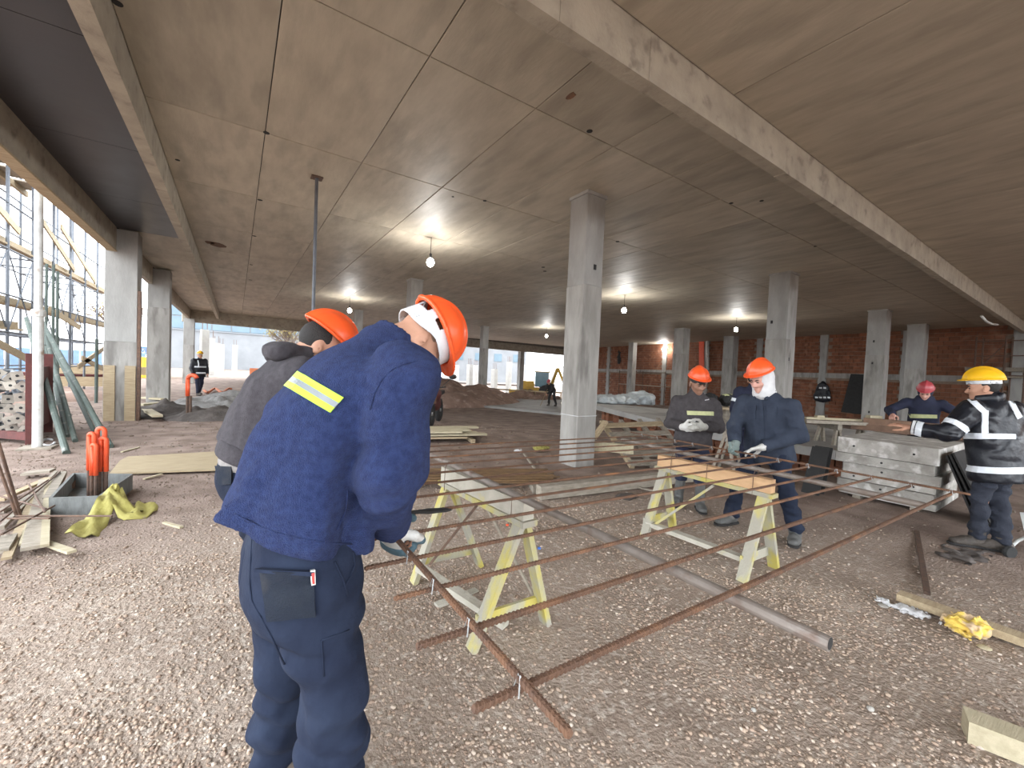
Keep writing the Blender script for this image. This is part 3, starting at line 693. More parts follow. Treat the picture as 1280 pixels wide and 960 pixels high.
def hard_hat(c, r, fw, up, material, parent, h=.006, visor=.045, band=True, nape=False, name='hard_hat', hs=1.0, ribs3=True):
    F = np.array([nrm(r), nrm(fw), nrm(up)]); c = np.asarray(c, float); L = lambda x, y, z: c + F.T @ V(x, y, z)
    o_ = ell(L(0, -.004, .030), (.112, .136, .128), F); i_ = ell(L(0, -.004, .028), (.104, .128, .119) if ribs3 else (.099, .123, .113), F)
    ribs = [ecap(L(x, -.09, .120 - abs(x) * .6), L(x, .085, .120 - abs(x) * .6), (.010, .010), (.010, .010), F[0]) for x in (-.032, 0, .032)]
    z0 = .030
    rid = ell(L(0, -.004, .034), (.020, .139, .133), F)
    rs1 = ell(L(0, -.004, .032), (.1165, .1405, .1335), F)
    def f(P):
        q = (P - c) @ F.T
        d = smin(o_(P), rid(P), .012 if ribs3 else .022)
        strip = np.abs(np.abs(q[:, 0]) - .046) - .008
        if ribs3: d = smin(d, smax(rs1(P), strip, .010), .010)
        d = np.maximum(d, z0 - q[:, 2])
        yy = q[:, 1] + .004
        fr = np.where(yy > 0, .138 + visor, .145)
        rr = np.sqrt((q[:, 0] / .124) ** 2 + (yy / fr) ** 2)
        droop = z0 + .006 - .020 * np.clip(rr - .85, 0, 1) * np.where(yy > 0, 1.6, .6)
        brim = np.maximum((rr - 1) * .12, np.abs(q[:, 2] - droop) - .0055)
        d = smin(d, brim, .010)
        return smax(d, -i_(P), .003)
    e = .20
    sc_ = (lambda g: (lambda P: g(c + (P - c) / hs) * hs)) if hs != 1.0 else (lambda g: g)
    hat = sdf_obj(name, sc_(f), c - e, c + e, h, material, parent)
    if band:
        def g(P):
            q = (P - c) @ F.T
            rr = np.sqrt((q[:, 0] / .098) ** 2 + ((q[:, 1] + .004) / .118) ** 2)
            lo = -.010 + (-.045 * sstep(.02, -.09, q[:, 1]) if nape else 0); hi = .038 + (.03 * sstep(.0, -.08, q[:, 1]) if nape else 0)
            d = np.maximum(np.abs(rr - 1) * .1 - .003, np.maximum(lo - q[:, 2], q[:, 2] - hi))
            if nape:
                for (bx, bz, sx, sz) in ((.035, .030, .030, .018), (-.035, .030, .030, .018), (.088, .030, .020, .012), (-.088, .03, .02, .012)):
                    if abs(bx) < .06: w_ = np.maximum(np.abs(q[:, 0] - bx) - sx, np.abs(q[:, 2] - bz) - sz); w_ = np.where(q[:, 1] < 0, w_, 1)
                    else: w_ = np.maximum(np.abs(q[:, 1] + .035) - sx, np.abs(q[:, 2] - bz) - sz); w_ = np.where(q[:, 0] * bx > 0, w_, 1)
                    d = np.maximum(d, -w_)
            return d
        b = sdf_obj('head_band', sc_(g), c - .16, c + .16, h * .8, 'strap', hat); b['label'] = 'pale grey inner head band'
    return hat
def hand_field(wr, d, n, side, curl=0.5, s=1.0, spread=0.12, point=False, fat=1.0):
    """wrist, hand direction, palm normal, side=+1 thumb on cross(d,n) side"""
    d = nrm(d); n = np.asarray(n, float); n = nrm(n - d * np.dot(n, d)); x = np.cross(d, n) * side
    wr = np.asarray(wr, float); L = lambda a, b, c: wr + (d * a + x * b + n * c) * s
    prims = [ecap(L(-.02, 0, 0), L(.03, .0, 0), (.030 * s * fat, .021 * s * fat), (.038 * s * fat, .017 * s * fat), x), ecap(L(.03, 0, 0), L(.082, 0, 0), (.040 * s * fat, .016 * s * fat), (.041 * s * fat, .013 * s * fat), x)]
    fing = []
    for k, (b, ln) in enumerate(((.031, .072), (.010, .080), (-.011, .074), (-.031, .058))):
        p = L(.080, b, 0); a = spread * (b / .031); cu = curl if not (point and k == 0) else .08
        dirv = nrm(d + x * a * .8); ang = 0; q = p; r = .0098 * s * fat
        for seg, (fr, bend) in enumerate(((.46, .75), (.31, .95), (.23, .7))):
            ang += cu * bend; v = dirv * math.cos(ang) + n * math.sin(ang); q2 = q + v * ln * fr * s
            fing.append(cap(q, q2, r, r * .9)); q = q2; r *= .9
    t0 = L(.018, .030, .006); t1 = t0 + (d * .55 + x * .75 + n * (.25 + .4 * curl)) * .042 * s; t2 = t1 + nrm(d * .85 + x * (.35 - .5 * curl) + n * (.2 + .5 * curl)) * .036 * s; t3 = t2 + nrm(d * .9 + x * (.1 - .6 * curl) + n * (.2 + .5 * curl)) * .026 * s
    th = [cap(t0, t1, .0155 * s * fat, .0125 * s * fat), cap(t1, t2, .0122 * s * fat, .0108 * s * fat), cap(t2, t3, .0108 * s * fat, .0092 * s * fat)]
    palm = union(prims, .012); ths = union(th, .006)
    def f(P):
        dd = palm(P)
        fg = fing[0](P)
        for i in range(0, 12, 3):
            g = smin(smin(fing[i](P), fing[i + 1](P), .004), fing[i + 2](P), .004); fg = np.minimum(fg, g) if i else g
        dd = smin(dd, fg, .006)
        return smin(dd, ths(P), .010)
    return f, L
# ================================================================== people
def boot(an, toe, up, material, parent, h=.008, tall=.10, kn=None):
    an = np.asarray(an, float); d = nrm(np.asarray(toe, float) * V(1, 1, 0)); s = V(d[1], -d[0], 0)
    z0 = an[2] - .085
    L = lambda a, b, c: V(an[0], an[1], z0) + d * a + s * b + V(0, 0, c)
    sh_ = V(0, 0, 1) if kn is None else nrm(np.asarray(kn) - an)
    fs = [cap(L(0, 0, .07), L(0, 0, .085) + sh_ * tall, .048, .056), ecap(L(-.035, 0, .045), L(.09, 0, .045), (.040, .045), (.045, .040), s), ecap(L(.09, 0, .040), L(.165, 0, .034), (.047, .040), (.042, .030), s)]
    f0 = folds(union(fs, .03), .003, 30, 5)
    f = lambda P: smax(f0(P), .012 - (P[:, 2] - z0), .004)
    lo, hi = L(0, 0, 0) - V(.26, .26, .03), L(0, 0, 0) + V(.26, .26, .12 + tall + .07)
    b = sdf_obj('boot', f, lo, hi, h, material, parent)
    g0 = union([ecap(L(-.04, 0, .010), L(.09, 0, .010), (.048, .05), (.050, .05), s), ecap(L(.09, 0, .010), L(.170, 0, .010), (.050, .05), (.044, .05), s)], .02)
    g = lambda P: np.maximum(g0(P), np.abs(P[:, 2] - z0 - .008) - .010)
    sdf_obj('sole', g, lo, hi - V(0, 0, tall + .1), h, 'blackmatte', b)
    return b
PERS = {}
def person(label, base, head_deg, J, S):
    """J: joints in (right, forward, up) metres from base; S: style"""
    a = math.radians(head_deg); fw = V(math.cos(a), math.sin(a), 0); rt = V(fw[1], -fw[0], 0); base = V(*base)
    sc = S.get('scale', 1.0)
    W_ = lambda p: base + (rt * p[0] + fw * p[1] + V(0, 0, p[2])) * sc
    D_ = lambda p: rt * p[0] + fw * p[1] + V(0, 0, p[2])
    j = {k: W_(v) for k, v in J.items() if k not in ('hf', 'hu')}
    hf, hu = nrm(D_(J['hf'])), nrm(D_(J['hu'])); hu = nrm(hu - hf * (hu @ hf)); hr = np.cross(hf, hu)
    root = thing('person', base, label, 'person', S.get('group', 'workers on the site'))
    h = S.get('h', .012); fl = S.get('fold', .006); sd = S.get('seed', 3)
    # body: one continuous figure beneath the clothes
    hd, HL, HF = head_field(j['head'], hr, hf, hu, ear=S.get('ear', True))
    w = j['neck'] - j['pel']; wN = nrm(w); Lw = float(np.linalg.norm(w))
    core = [cap(j['neck'] + hf * -.01, HL(0, -.02, -.06), .052, .05), ecap(j['pel'], j['chest'], (.13, .085), (.14, .09), rt), cap(j['chest'], j['neck'], .09, .05)]
    for s in 'RL':
        core += [cap(j['sh' + s], j['el' + s], .030, .032), cap(j['el' + s], j['wr' + s], .032, .026), cap(j['hip' + s], j['kn' + s], .066, .048), cap(j['kn' + s], j['an' + s], .046, .036), cap(j['chest'], j['sh' + s], .06, .030)]
    hands = {}
    for s in 'RL':
        hs = S.get('hand' + s)
        if hs:
            dv, nv, cu = D_(hs[0]), D_(hs[1]), hs[2]
            hfld, _ = hand_field(j['wr' + s], dv, nv, hs[3], curl=cu, s=1.0 * sc, point=len(hs) > 4 and hs[4])
            hands[s] = (hfld, dv, nv, hs)
    bf0 = union(core, .03)
    glove = S.get('glove')
    def bodyf(P):
        d = smin(bf0(P), hd(P), .02)
        if not glove:
            for s in hands: d = smin(d, hands[s][0](P), .012)
        return d
    allp = np.array(list(j.values())); lo, hi = allp.min(0) - .2, allp.max(0) + .2
    sdf_obj('body', bodyf, lo, hi, S.get('hbody', h), S.get('skin', 'skin'), root)
    # jacket
    bk = S.get('bulk', 1.0); hem = S.get('hem', -.10)
    st = [(hem * sc, 0, 0, .135 * bk, .195 * bk), (0.05, .0, 0, .132 * bk, .19 * bk), (Lw * .42, 0, 0, .125 * bk, .185 * bk), (Lw * .72, .0, 0, .120 * bk, .19 * bk), (Lw * .9, 0, 0, .09 * bk, .15 * bk), (Lw + .02, 0, 0, .062, .07)]
    bend = S.get('bend', 0.0)   # forward curve of the back
    st = [(a_, math.sin(max(0, min(1, a_ / Lw)) * PI) * bend, 0, ru, rv) for a_, _, _, ru, rv in st]
    fwd_t = nrm(fw - wN * (fw @ wN))
    tors = loft(j['pel'], w, fwd_t, st, 2.3)
    tors0 = folds(tors, fl, S.get('fscale', (9, 9, 5)), sd); fs_ = np.array(S.get('fscale', (9, 9, 5)), float)
    tors = lambda P: tors0(P) - fl * .8 * ridge(P * fs_ * 1.3, sd + 2)
    hw = S.get('wide', 1.0)
    sl = []
    for s in 'RL':
        sh, el, wr = j['sh' + s], j['el' + s], j['wr' + s]
        sl.append(folds(union([cap(sh + (j['chest'] - sh) * .30, sh, .074 * bk, .076 * bk * hw), cap(sh, el, .078 * bk * hw, .064 * bk), cap(el, wr, .064 * bk, .050 * bk)], .02), fl * 1.2, (16, 16, 16), sd + 5))
    jk0 = lambda P: smin(tors(P), np.minimum(sl[0](P), sl[1](P)), .035)
    if S.get('hood'):
        hb = ecap(j['neck'] - fw * .05 + rt * .07 + V(0, 0, .0), j['neck'] - fw * .05 - rt * .07, (.05, .045), (.05, .045), V(0, 0, 1)); t0 = jk0
        jk0 = lambda P: smin(t0(P), hb(P), .03)
    if S.get('collar', True):
        cb = cap(j['neck'] - wN * .03, j['neck'] + wN * .035, .078, .068); t1 = jk0
        jk0 = lambda P: smin(t1(P), cb(P), .02)
    cuffs = []
    for s in 'RL':
        wr, el = j['wr' + s], j['el' + s]; n_ = nrm(wr - el); cuffs.append((wr - n_ * .012, n_))
    hemn = -wN + D_(S.get('hemtilt', (0, 0, 0)))
    hp = j['pel'] + wN * hem * sc
    def jk(P):
        d = jk0(P); d = smax(d, (P - hp) @ nrm(hemn), .006) if True else d
        for (c_, n_), s in zip(cuffs, 'RL'):
            near = np.sqrt(((P - c_) ** 2).sum(1)) < .12
            d = np.where(near, np.maximum(d, (P - c_) @ n_), d)
        return d
    jo = sdf_obj(S.get('jname', 'jacket'), jk, lo, hi, h, S['jacket'], root)
    # trousers
    lg = []
    for s in 'RL':
        lg.append(folds(union([cap(j['hip' + s], j['kn' + s], .092 * S.get('leg', 1), .072 * S.get('leg', 1)), cap(j['kn' + s], j['an' + s] + V(0, 0, .03), .070 * S.get('leg', 1), .066 * S.get('leg', 1))], .02), fl * 1.3, (12, 12, 20), sd + 9))
        lg[-1] = (lambda g: (lambda P: g(P) - fl * 1.0 * ridge(P * V(9, 9, 15), sd + 4)))(lg[-1])
    pv = ecap(j['hipR'] * .75 + j['hipL'] * .25 + V(0, 0, .05), j['hipL'] * .75 + j['hipR'] * .25 + V(0, 0, .05), (.115, .12), (.115, .12), V(0, 0, 1))
    wt = ecap(j['pel'], j['pel'] + wN * .12, (.15, .105), (.14, .10), rt)
    def trf(P):
        d = smin(np.minimum(lg[0](P), lg[1](P)), smin(pv(P), wt(P), .04), .04)
        for s in 'RL':
            c_ = j['an' + s] + V(0, 0, S.get('cuffz', -.02)); near = ((P[:, 2] < c_[2] + .1))
            d = np.where(near, np.maximum(d, c_[2] - P[:, 2]), d)
        return d
    to = sdf_obj('trousers', trf, lo, hi, h, S['trousers'], root)
    for s in 'RL':
        boot(j['an' + s], D_(S.get('toe' + s, (0, 1, 0))), None, S.get('boot', 'boot'), root, max(h * .7, .007), tall=S.get('tall', .1), kn=j['kn' + s])
    if glove:
        for s in hands:
            hfld, dv, nv, hs = hands[s]; c_ = j['wr' + s]
            gf, _ = hand_field(c_, dv, nv, hs[3], curl=hs[2], s=1.06 * sc, point=len(hs) > 4 and hs[4], fat=1.12)
            cf = cap(c_ - nrm(dv) * .025, c_, .032, .032)
            go = sdf_obj('glove', lambda P: smin(gf(P), cf(P), .015), c_ - .2, c_ + .2, max(h * .5, .005), S.get('glove' + s, glove), root)
    if S.get('hat'):
        hard_hat(HL(0, -.005, .045), hr, hf, nrm(hu - hf * S.get('hattilt', .08)), S['hat'], root, h=max(h * .5, .006), hs=.91, ribs3=False, nape=S.get('nape', False), band=S.get('band', True))
    if S.get('hair'):
        hh = ell(HL(0, -.022, .030), (.080, .093, .088), HF)
        hfz = lambda P: np.maximum(hh(P), ((P - j['head']) @ HF.T)[:, 1] * 1.0 - .045 + np.maximum(0, -((P - j['head']) @ HF.T)[:, 2]) * 2.2)
        sdf_obj('hair', hfz, j['head'] - .16, j['head'] + .16, .009, S['hair'], root)
    PERS[root.name] = dict(sl=dict(zip('RL', sl)), tors=tors)
    return root, j, jk, trf, HL, HF, jo, to

def brow_eyes(root, HL, HF, material='hair', lips=True):
    for s in (-1, 1):
        m = MB(); m.path([HL(s * .014, .091, .019), HL(s * .030, .089, .025), HL(s * .047, .076, .020)], [.0045, .005, .003], 6); m.build('eyebrow', material, root, smooth=True)
        m = MB(); m.path([HL(s * .019, .0855, .005), HL(s * .031, .0868, .003), HL(s * .043, .082, .004)], [.0025, .0045, .0025], 6); m.build('eye', 'black', root, smooth=True)

# ------------------------------------------------------------------ man in blue fleece, stooping over the mesh
def man_fleece():
    base = V(.17, 1.28, .132)
    root = thing('person', base, 'man in blue fleece with lime tape on his back, bending over the rebar mesh', 'person', 'workers on the site')
    pel, chest, neck = V(.165, 1.26, .93), V(.32, 1.27, 1.34), V(.405, 1.27, 1.515)
    shR, elR, wrR = V(.375, 1.065, 1.42), V(.335, 1.06, 1.15), V(.425, 1.315, .935)
    shL, elL, wrL = V(.375, 1.465, 1.42), V(.42, 1.56, 1.17), V(.47, 1.55, .93)
    hipR, knR, anR = V(.19, 1.165, .90), V(.235, 1.145, .56), V(.225, 1.13, .235)
    hipL, knL, anL = V(.14, 1.36, .90), V(.155, 1.41, .55), V(.125, 1.44, .235)
    hf, hu = nrm(V(.40, 0, -.91)), nrm(V(.91, 0, .40)); hr = V(0, -1, 0)
    hc = V(.478, 1.265, 1.530); hs_ = .86
    hd, HL, HF = head_field(hc, hr, hf, hu, hs=hs_)
    # hands close on the bar
    hR, _ = hand_field(wrR, V(.22, .15, -.95), V(.75, .3, .35), 1, curl=1.05, s=1.05)
    hL, _ = hand_field(wrL, V(.2, -.35, -.9), V(.6, -.4, .35), -1, curl=1.05, s=1.05)
    core = [cap(neck - V(.03, 0, .02), HL(0, -.030, -.055), .056, .050), ecap(pel, chest, (.12, .09), (.14, .09), V(0, 1, 0)), cap(chest, neck, .09, .05)]
    for sh, el, wr in ((shR, elR, wrR), (shL, elL, wrL)): core += [cap(chest, sh, .07, .045), cap(sh, el, .045, .038), cap(el, wr, .038, .028)]
    for a, b, c in ((hipR, knR, anR), (hipL, knL, anL)): core += [cap(a, b, .07, .05), cap(b, c, .048, .038)]
    cf = union(core, .03)
    body = lambda P: smin(smin(smin(cf(P), hd(P), .022), hR(P), .012), hL(P), .012)
    sdf_obj('body', body, V(-.1, .9, 0), V(.75, 1.75, 1.75), .0085, 'skin', root)
    # close-cropped hair: a thin cap over the back of the skull
    hh = ell(HL(0, -.016, .034), .86 * V(.0775, .0962, .0898), HF)
    sdf_obj('hair', lambda P: np.maximum(hh(P), np.maximum(((P - hc) @ HF.T)[:, 1] - .024, .010 - ((P - hc) @ HF.T)[:, 2])), hc - .16, hc + .16, .006, 'stubble', root)
    hard_hat(HL(0, -.006, .045), hr, nrm(hf + hu * .02), hu, 'orange', root, h=.0045, nape=True, visor=.04, hs=hs_)
    # fleece
    w = nrm(V(.27, 0, .63)); org = V(.135, 1.262, .98)
    Lt = float(np.dot(neck - org, w))
    st = [(-.06, .0, 0, .180, .208), (.06, -.015, 0, .180, .206), (.16, -.028, 0, .170, .203), (.28, -.034, 0, .166, .205), (.37, -.030, 0, .155, .210), (.44, -.022, 0, .140, .205), (.505, -.016, 0, .112, .170), (.56, -.004, 0, .082, .095), (.62, .010, 0, .068, .072)]
    u = nrm(V(.63, 0, -.27))
    tl = loft(org, w, u, st, 2.25)
    FR = np.array([w, u, V(0, 1, 0)])
    def tors(P):
        q = P - org; s = q @ w; lat = q[:, 1]; uu = q @ u
        drap = sstep(.52, .05, s)
        k = vnoise(np.stack([lat * 11 + uu * 6, s * 1.6, uu * 3], 1), 1, 4)
        k2 = vnoise(np.stack([lat * 24 + uu * 10, s * 2.5, uu * 8], 1), 1, 6)
        k3 = ridge(np.stack([lat * 9 + uu * 5 + s * 2.5, s * 1.3, uu * 3], 1), 3)
        return tl(P) + (.020 * k + .010 * k2 - .026 * k3) * (.25 + .75 * drap) + .006 * vnoise(P * V(9, 9, 14), 1, 8) - .004 * ridge(P * V(7, 7, 12), 9)
    def sleeve(sh, el, wr, sd):
        g = union([cap(sh + (chest - sh) * .3, sh, .090, .094), cap(sh, el, .090, .078), cap(el, wr, .077, .056)], .03)
        axis = nrm(wr - sh)
        return lambda P: g(P) + .011 * np.sin((P - el) @ nrm(wr - el) * 75 + 3 * vnoise(P * 9, 1, sd)) * sstep(.16, -.02, (np.abs(((P - el) @ nrm(wr - el)) - .07))) + .009 * vnoise(P * 13, 1, sd + 1) + .012 * vnoise(P * 6, 1, sd + 2) - .012 * ridge(P * V(6, 6, 9), sd + 3)
    s1, s2 = sleeve(shR, elR, wrR, 11), sleeve(shL, elL, wrL, 14)
    colr = cap(neck - w * .03, neck + w * .022 + u * -.006, .078, .070)
    hempt = V(.13, 1.262, 1.0); hemn = nrm(V(-.40, .0, -1.0))
    def fl(P):
        d = smin(tors(P), np.minimum(s1(P), s2(P)), .022)
        d = smin(d, colr(P), .025)
        d = smax(d, (P - hempt) @ hemn + .006 * np.sin(P[:, 1] * 40) , .008)
        for wr, el in ((wrR, elR), (wrL, elL)):
            n_ = nrm(wr - el); near = ((P - wr) ** 2).sum(1) < .13 ** 2
            d = np.where(near, np.maximum(d, (P - (wr - n_ * .01)) @ n_), d)
        inner = np.maximum(tl(P) + .022, (P - (hempt - hemn * .07)) @ -hemn)
        neckhole = cap(neck - w * .01, neck + w * .16, .056, .064)(P)
        return smax(np.maximum(d, -inner), -neckhole, .012)
    sdf_obj('fleece_jacket', fl, V(-.15, .85, .8), V(.62, 1.78, 1.75), .0078, 'fleece', root)
    HI0 = .86
    # the reflective band on the back: lime, grey, lime
    tl_, tr_, br_, bl_ = V(374, 465), V(430, 497), V(413, 516), V(357, 483)
    lp = lambda a, b, t: a + (b - a) * t
    for k, (t0, t1, mt) in enumerate(((0, .36, 'lime'), (.36, .66, 'tapegrey'), (.66, 1, 'lime'))):
        cloth_patch('tape', fl, (lp(tl_, bl_, t0), lp(tr_, br_, t0), lp(tr_, br_, t1), lp(tl_, bl_, t1)), 14, 3, mt, root, off=.002)
    # side pocket zip seam
    # trousers
    def leg(h_, k_, a_, sd):
        g = union([cap(h_, k_, .106, .080), cap(k_, a_, .080, .076)], .03)
        ax = nrm(a_ - h_)
        def f(P):
            s = (P - h_) @ ax
            wr_ = .008 * np.sin(s * 62 + 5.5 * vnoise(P * V(7, 7, 5), 1, sd)) * sstep(.34, .55, s) + .010 * vnoise(P * V(14, 14, 22), 1, sd + 1)
            return g(P) + wr_ * 1.0 + .009 * vnoise(P * V(5, 5, 8), 1, sd + 2) - .013 * ridge(np.stack([P[:, 0] * 6 + P[:, 2] * 4, P[:, 1] * 6 - P[:, 2] * 3, P[:, 2] * 11], 1), sd + 6)
        return f
    l1, l2 = leg(hipR, knR, anR, 21), leg(hipL, knL, anL, 25)
    pv = loft(V(.155, 1.262, .76), V(.02, 0, 1), V(1, 0, 0), [(0, 0, 0, .11, .17), (.08, -.008, 0, .135, .19), (.18, -.004, 0, .132, .186), (.27, .005, 0, .118, .172), (.36, .012, 0, .11, .16)], 2.4)
    def tr(P):
        d = smin(np.minimum(l1(P), l2(P)), pv(P) + .006 * vnoise(P * V(22, 22, 5), 1, 31) * sstep(.93, 1.02, P[:, 2]), .045)
        cleft = cap(V(.03, 1.262, .72), V(.035, 1.262, .93), .012, .008)(P)
        d = smax(d, -cleft, .03)
        return np.maximum(d, .145 - P[:, 2])
    sdf_obj('work_trousers', tr, V(-.1, .9, .0), V(.45, 1.68, 1.2), .0085, 'navycloth', root)
    pk = cloth_patch('back_pocket', tr, ((328, 710), (391, 714), (395, 768), (337, 774)), 14, 12, 'navypocket', root, off=.004, thick=.006, gap=.016)
    cloth_patch('pocket_hem', tr, ((327.5, 709), (392, 713), (392, 717), (328, 713)), 12, 2, 'navycloth', pk, off=.020, thick=.003)
    lb = cloth_patch('garment_tag', tr, ((387.5, 712), (392.5, 711), (393.5, 727), (389, 728)), 3, 4, 'label', pk, off=.020, thick=.002); lb['label'] = 'small white and red tag'
    cloth_patch('tag_print', tr, ((388.8, 714), (391.6, 713.5), (392.5, 725), (390, 725.5)), 3, 4, 'red', pk, off=.021, thick=.002)
    # side pocket seam and leg pocket flap
    def cord(name, pxs, f, r, mt, par):
        pts = []
        for a, b in pxs:
            P, t = trace(f, EYE[None] + ray(a, b)[None] / FPX * .5, ray(a, b)[None]); N = grad(f, P, .01); pts.append((P + N * r * .6)[0])
        m = MB(); m.path(pts, r, 6); return m.build(name, mt, par, smooth=True)
    cord('pocket_seam', [(418, 702), (424, 715), (430, 728), (434, 745)], tr, .0028, 'navycloth', root)
    cord('pocket_seam', [(441, 690), (443, 705), (438, 720), (431, 732)], tr, .0028, 'navycloth', root)
    cord('pocket_seam', [(402, 800), (415, 795), (430, 790), (436, 787)], tr, .0022, 'navycloth', root)
    cord('pocket_seam', [(402, 800), (403, 815), (404, 830), (405, 845)], tr, .002, 'navycloth', root)
    cord('back_seam', [(316, 668), (314, 700), (313, 730), (315, 750), (326, 770), (342, 800), (356, 830)], tr, .0022, 'navycloth', root)
    cord('hem_seam', [(281, 632), (300, 646), (325, 658), (350, 667), (375, 673), (400, 677), (420, 679), (440, 680)], fl, .0022, 'fleece', root)
    cord('shoulder_seam', [(520, 452), (505, 455), (490, 462), (477, 475), (468, 492), (463, 512)], fl, .0022, 'fleece', root)
    cord('pocket_zip', [(434, 612), (433, 625), (431, 640), (426, 650), (420, 662)], fl, .003, 'fleece', root)
    boot(anR - V(0, 0, .017), V(1, -.15, 0), None, 'boot', root, .008, .1)
    boot(anL - V(0, 0, .017), V(1, -.05, 0), None, 'boot', root, .008, .1)
    # gloves: white back with a dipped blue-grey palm
    for wr, d_, n_, sd in ((wrR, V(.22, .15, -.95), V(.75, .3, .35), 1), (wrL, V(.2, -.35, -.9), V(.6, -.4, .35), -1)):
        gf, GL = hand_field(wr, d_, n_, sd, curl=1.05, s=1.12, fat=1.2)
        cfz = cap(wr - nrm(d_) * .05, wr, .040, .038)
        full = lambda P, gf=gf, cfz=cfz: smin(gf(P), cfz(P), .015)
        g = sdf_obj('glove', full, wr - .2, wr + .2, .005, 'glove', root)
        dipped = lambda P, full=full, wr=wr, d_=d_: np.maximum(full(P) - .0022, .074 - (P - wr) @ nrm(d_))
        sdf_obj('dipped_fingers', dipped, wr - .2, wr + .2, .005, 'gloveblue', g)
    root.location = (.187, 1.408, 0.0); root.scale = (1.1, 1.1, 1.1)   # a tall man
    return root
man_fleece()
def man_hoodie():
    J = dict(pel=(0, 0, .95), chest=(0, .12, 1.31), neck=(0, .195, 1.475), head=(0, .265, 1.525), hf=(0, .72, -.69), hu=(0, .69, .72),
             shR=(.19, .17, 1.38), elR=(.22, .21, 1.14), wrR=(.12, .36, .97), shL=(-.20, .17, 1.38), elL=(-.26, .24, 1.15), wrL=(-.10, .38, .96),
             hipR=(.095, 0, .92), knR=(.10, .13, .50), anR=(.11, .14, .10), hipL=(-.095, 0, .92), knL=(-.10, .12, .50), anL=(-.11, .12, .10))
    S = dict(jacket='greyhoodie', jname='hoodie', trousers='navycloth2', skin='skin', hat='orange', hair='hair', hood=True, fold=.010, fscale=(10, 10, 4), seed=5, h=.0095, hbody=.010, bulk=1.10, hem=.07, bend=-.035, band=False,
             handR=((-.2, .3, -.9), (-.2, .8, .3), 1.0, 1), handL=((.2, .3, -.9), (.2, .8, .3), 1.0, -1), glove='glove', hemtilt=(0, -.25, 0), leg=1.1, collar=False)
    root, j, jk, tr, HL, HF, jo, to = person('man in charcoal hoodie and orange hard hat stooping behind the blue fleece', (.058, 2.12, 0), 0, J, S)
    nk, wN = j['neck'], nrm(j['neck'] - j['pel'])
    # knitted band of the sweater and folded hood
    bandf = loft(j['pel'], j['neck'] - j['pel'], V(1, 0, 0), [(.015, .0, 0, .135, .175), (.10, 0, 0, .135, .175)], 2.3)
    sdf_obj('sweater_hem', bandf, j['pel'] - .3, j['pel'] + V(.3, .3, .3), .010, 'greyknit', root)
    f1 = loft(j['pel'], j['neck'] - j['pel'], V(1, 0, 0), [(.052, -.006, 0, .153, .207), (.13, -.012, 0, .153, .207)], 2.3)
    sdf_obj('hoodie_hem', f1, j['pel'] - .35, j['pel'] + V(.35, .35, .35), .010, 'greyhoodie', jo)
    hb = folds(union([ecap(nk + V(-.10, .11, .015), nk + V(-.10, -.11, .015), (.045, .05), (.045, .05), V(0, 0, 1)), ecap(nk + V(-.08, .10, .02), nk + V(.02, .07, .02), (.035, .03), (.025, .02), V(0, 0, 1)), ecap(nk + V(-.08, -.10, .02), nk + V(.02, -.07, .02), (.035, .03), (.025, .02), V(0, 0, 1))], .03), .010, 14, 3)
    sdf_obj('hood', hb, nk - .28, nk + .25, .009, 'greyhoodie', jo)
    pk = cloth_patch('back_pocket', tr, ((272, 583), (291, 584), (291, 606), (276, 606)), 6, 6, 'navypocket', root, off=.005, thick=.006, depth0=.9)
man_hoodie()

def man_gloves_joined():
    J = dict(pel=(0, 0, .80), chest=(0, .02, 1.10), neck=(0, .03, 1.285), head=(-.015, .085, 1.405), hf=(-.42, .82, -.38), hu=(-.12, .38, .92),
             shR=(.175, .0, 1.175), elR=(.25, .01, .94), wrR=(.11, .23, .925), shL=(-.175, .0, 1.175), elL=(-.25, .01, .93), wrL=(-.085, .24, .945),
             hipR=(.085, 0, .78), knR=(.10, .03, .43), anR=(.12, -.02, .10), hipL=(-.085, 0, .78), knL=(-.09, .03, .43), anL=(-.10, .06, .10))
    S = dict(jacket='greyjacket', trousers='darknavy', skin='skindark', hat='orange', fold=.008, seed=12, h=.012, hbody=.0085, hem=-.11, bulk=1.0, boot='bootgrey', tall=.30, cuffz=.2, band=False,
             handR=((-.75, .35, .05), (-.3, -.9, .2), .8, 1), handL=((.75, .35, .0), (.3, -.9, .2), .8, -1), glove='glove', gloveL='glovegrey', toeL=(-.15, 1, 0), toeR=(.3, 1, 0), hattilt=.05)
    root, j, jk, tr, HL, HF, jo, to = person('man in charcoal jacket with a pale yellow chest band, gloved hands held together', (4.28, 2.66, 0), 214, J, S)
    bn = ell(HL(0, -.008, .040), (.082, .101, .086), HF)
    sdf_obj('beanie', lambda P: np.maximum(bn(P), .018 - ((P - j['head']) @ HF.T)[:, 2] + .25 * np.minimum(((P - j['head']) @ HF.T)[:, 1], 0)), j['head'] - .15, j['head'] + .15, .008, 'black', root)
    brow_eyes(root, HL, HF)
    b = cloth_patch('chest_band', jk, ((858.5, 513.5), (892, 514.5), (892, 519.5), (859, 518.5)), 12, 3, 'limedull', root, depth0=3.2)
    cloth_patch('emblem', jk, ((881, 500), (886, 499), (886, 500), (881, 500.8)), 4, 2, 'white', root, depth0=3.2)
    m = MB(); p = (j['wrR'] + j['wrL']) / 2; fw = nrm(V(math.cos(math.radians(214)), math.sin(math.radians(214)), 0)); rt = V(fw[1], -fw[0], 0)
    g = folds(ell(p + fw * .085, (.055, .028, .03), np.array([rt, fw, V(0, 0, 1)])), .008, 30, 2)
    sdf_obj('spare_glove', g, p + fw * .08 - .12, p + fw * .08 + .12, .007, 'glovegrey', root)
man_gloves_joined()

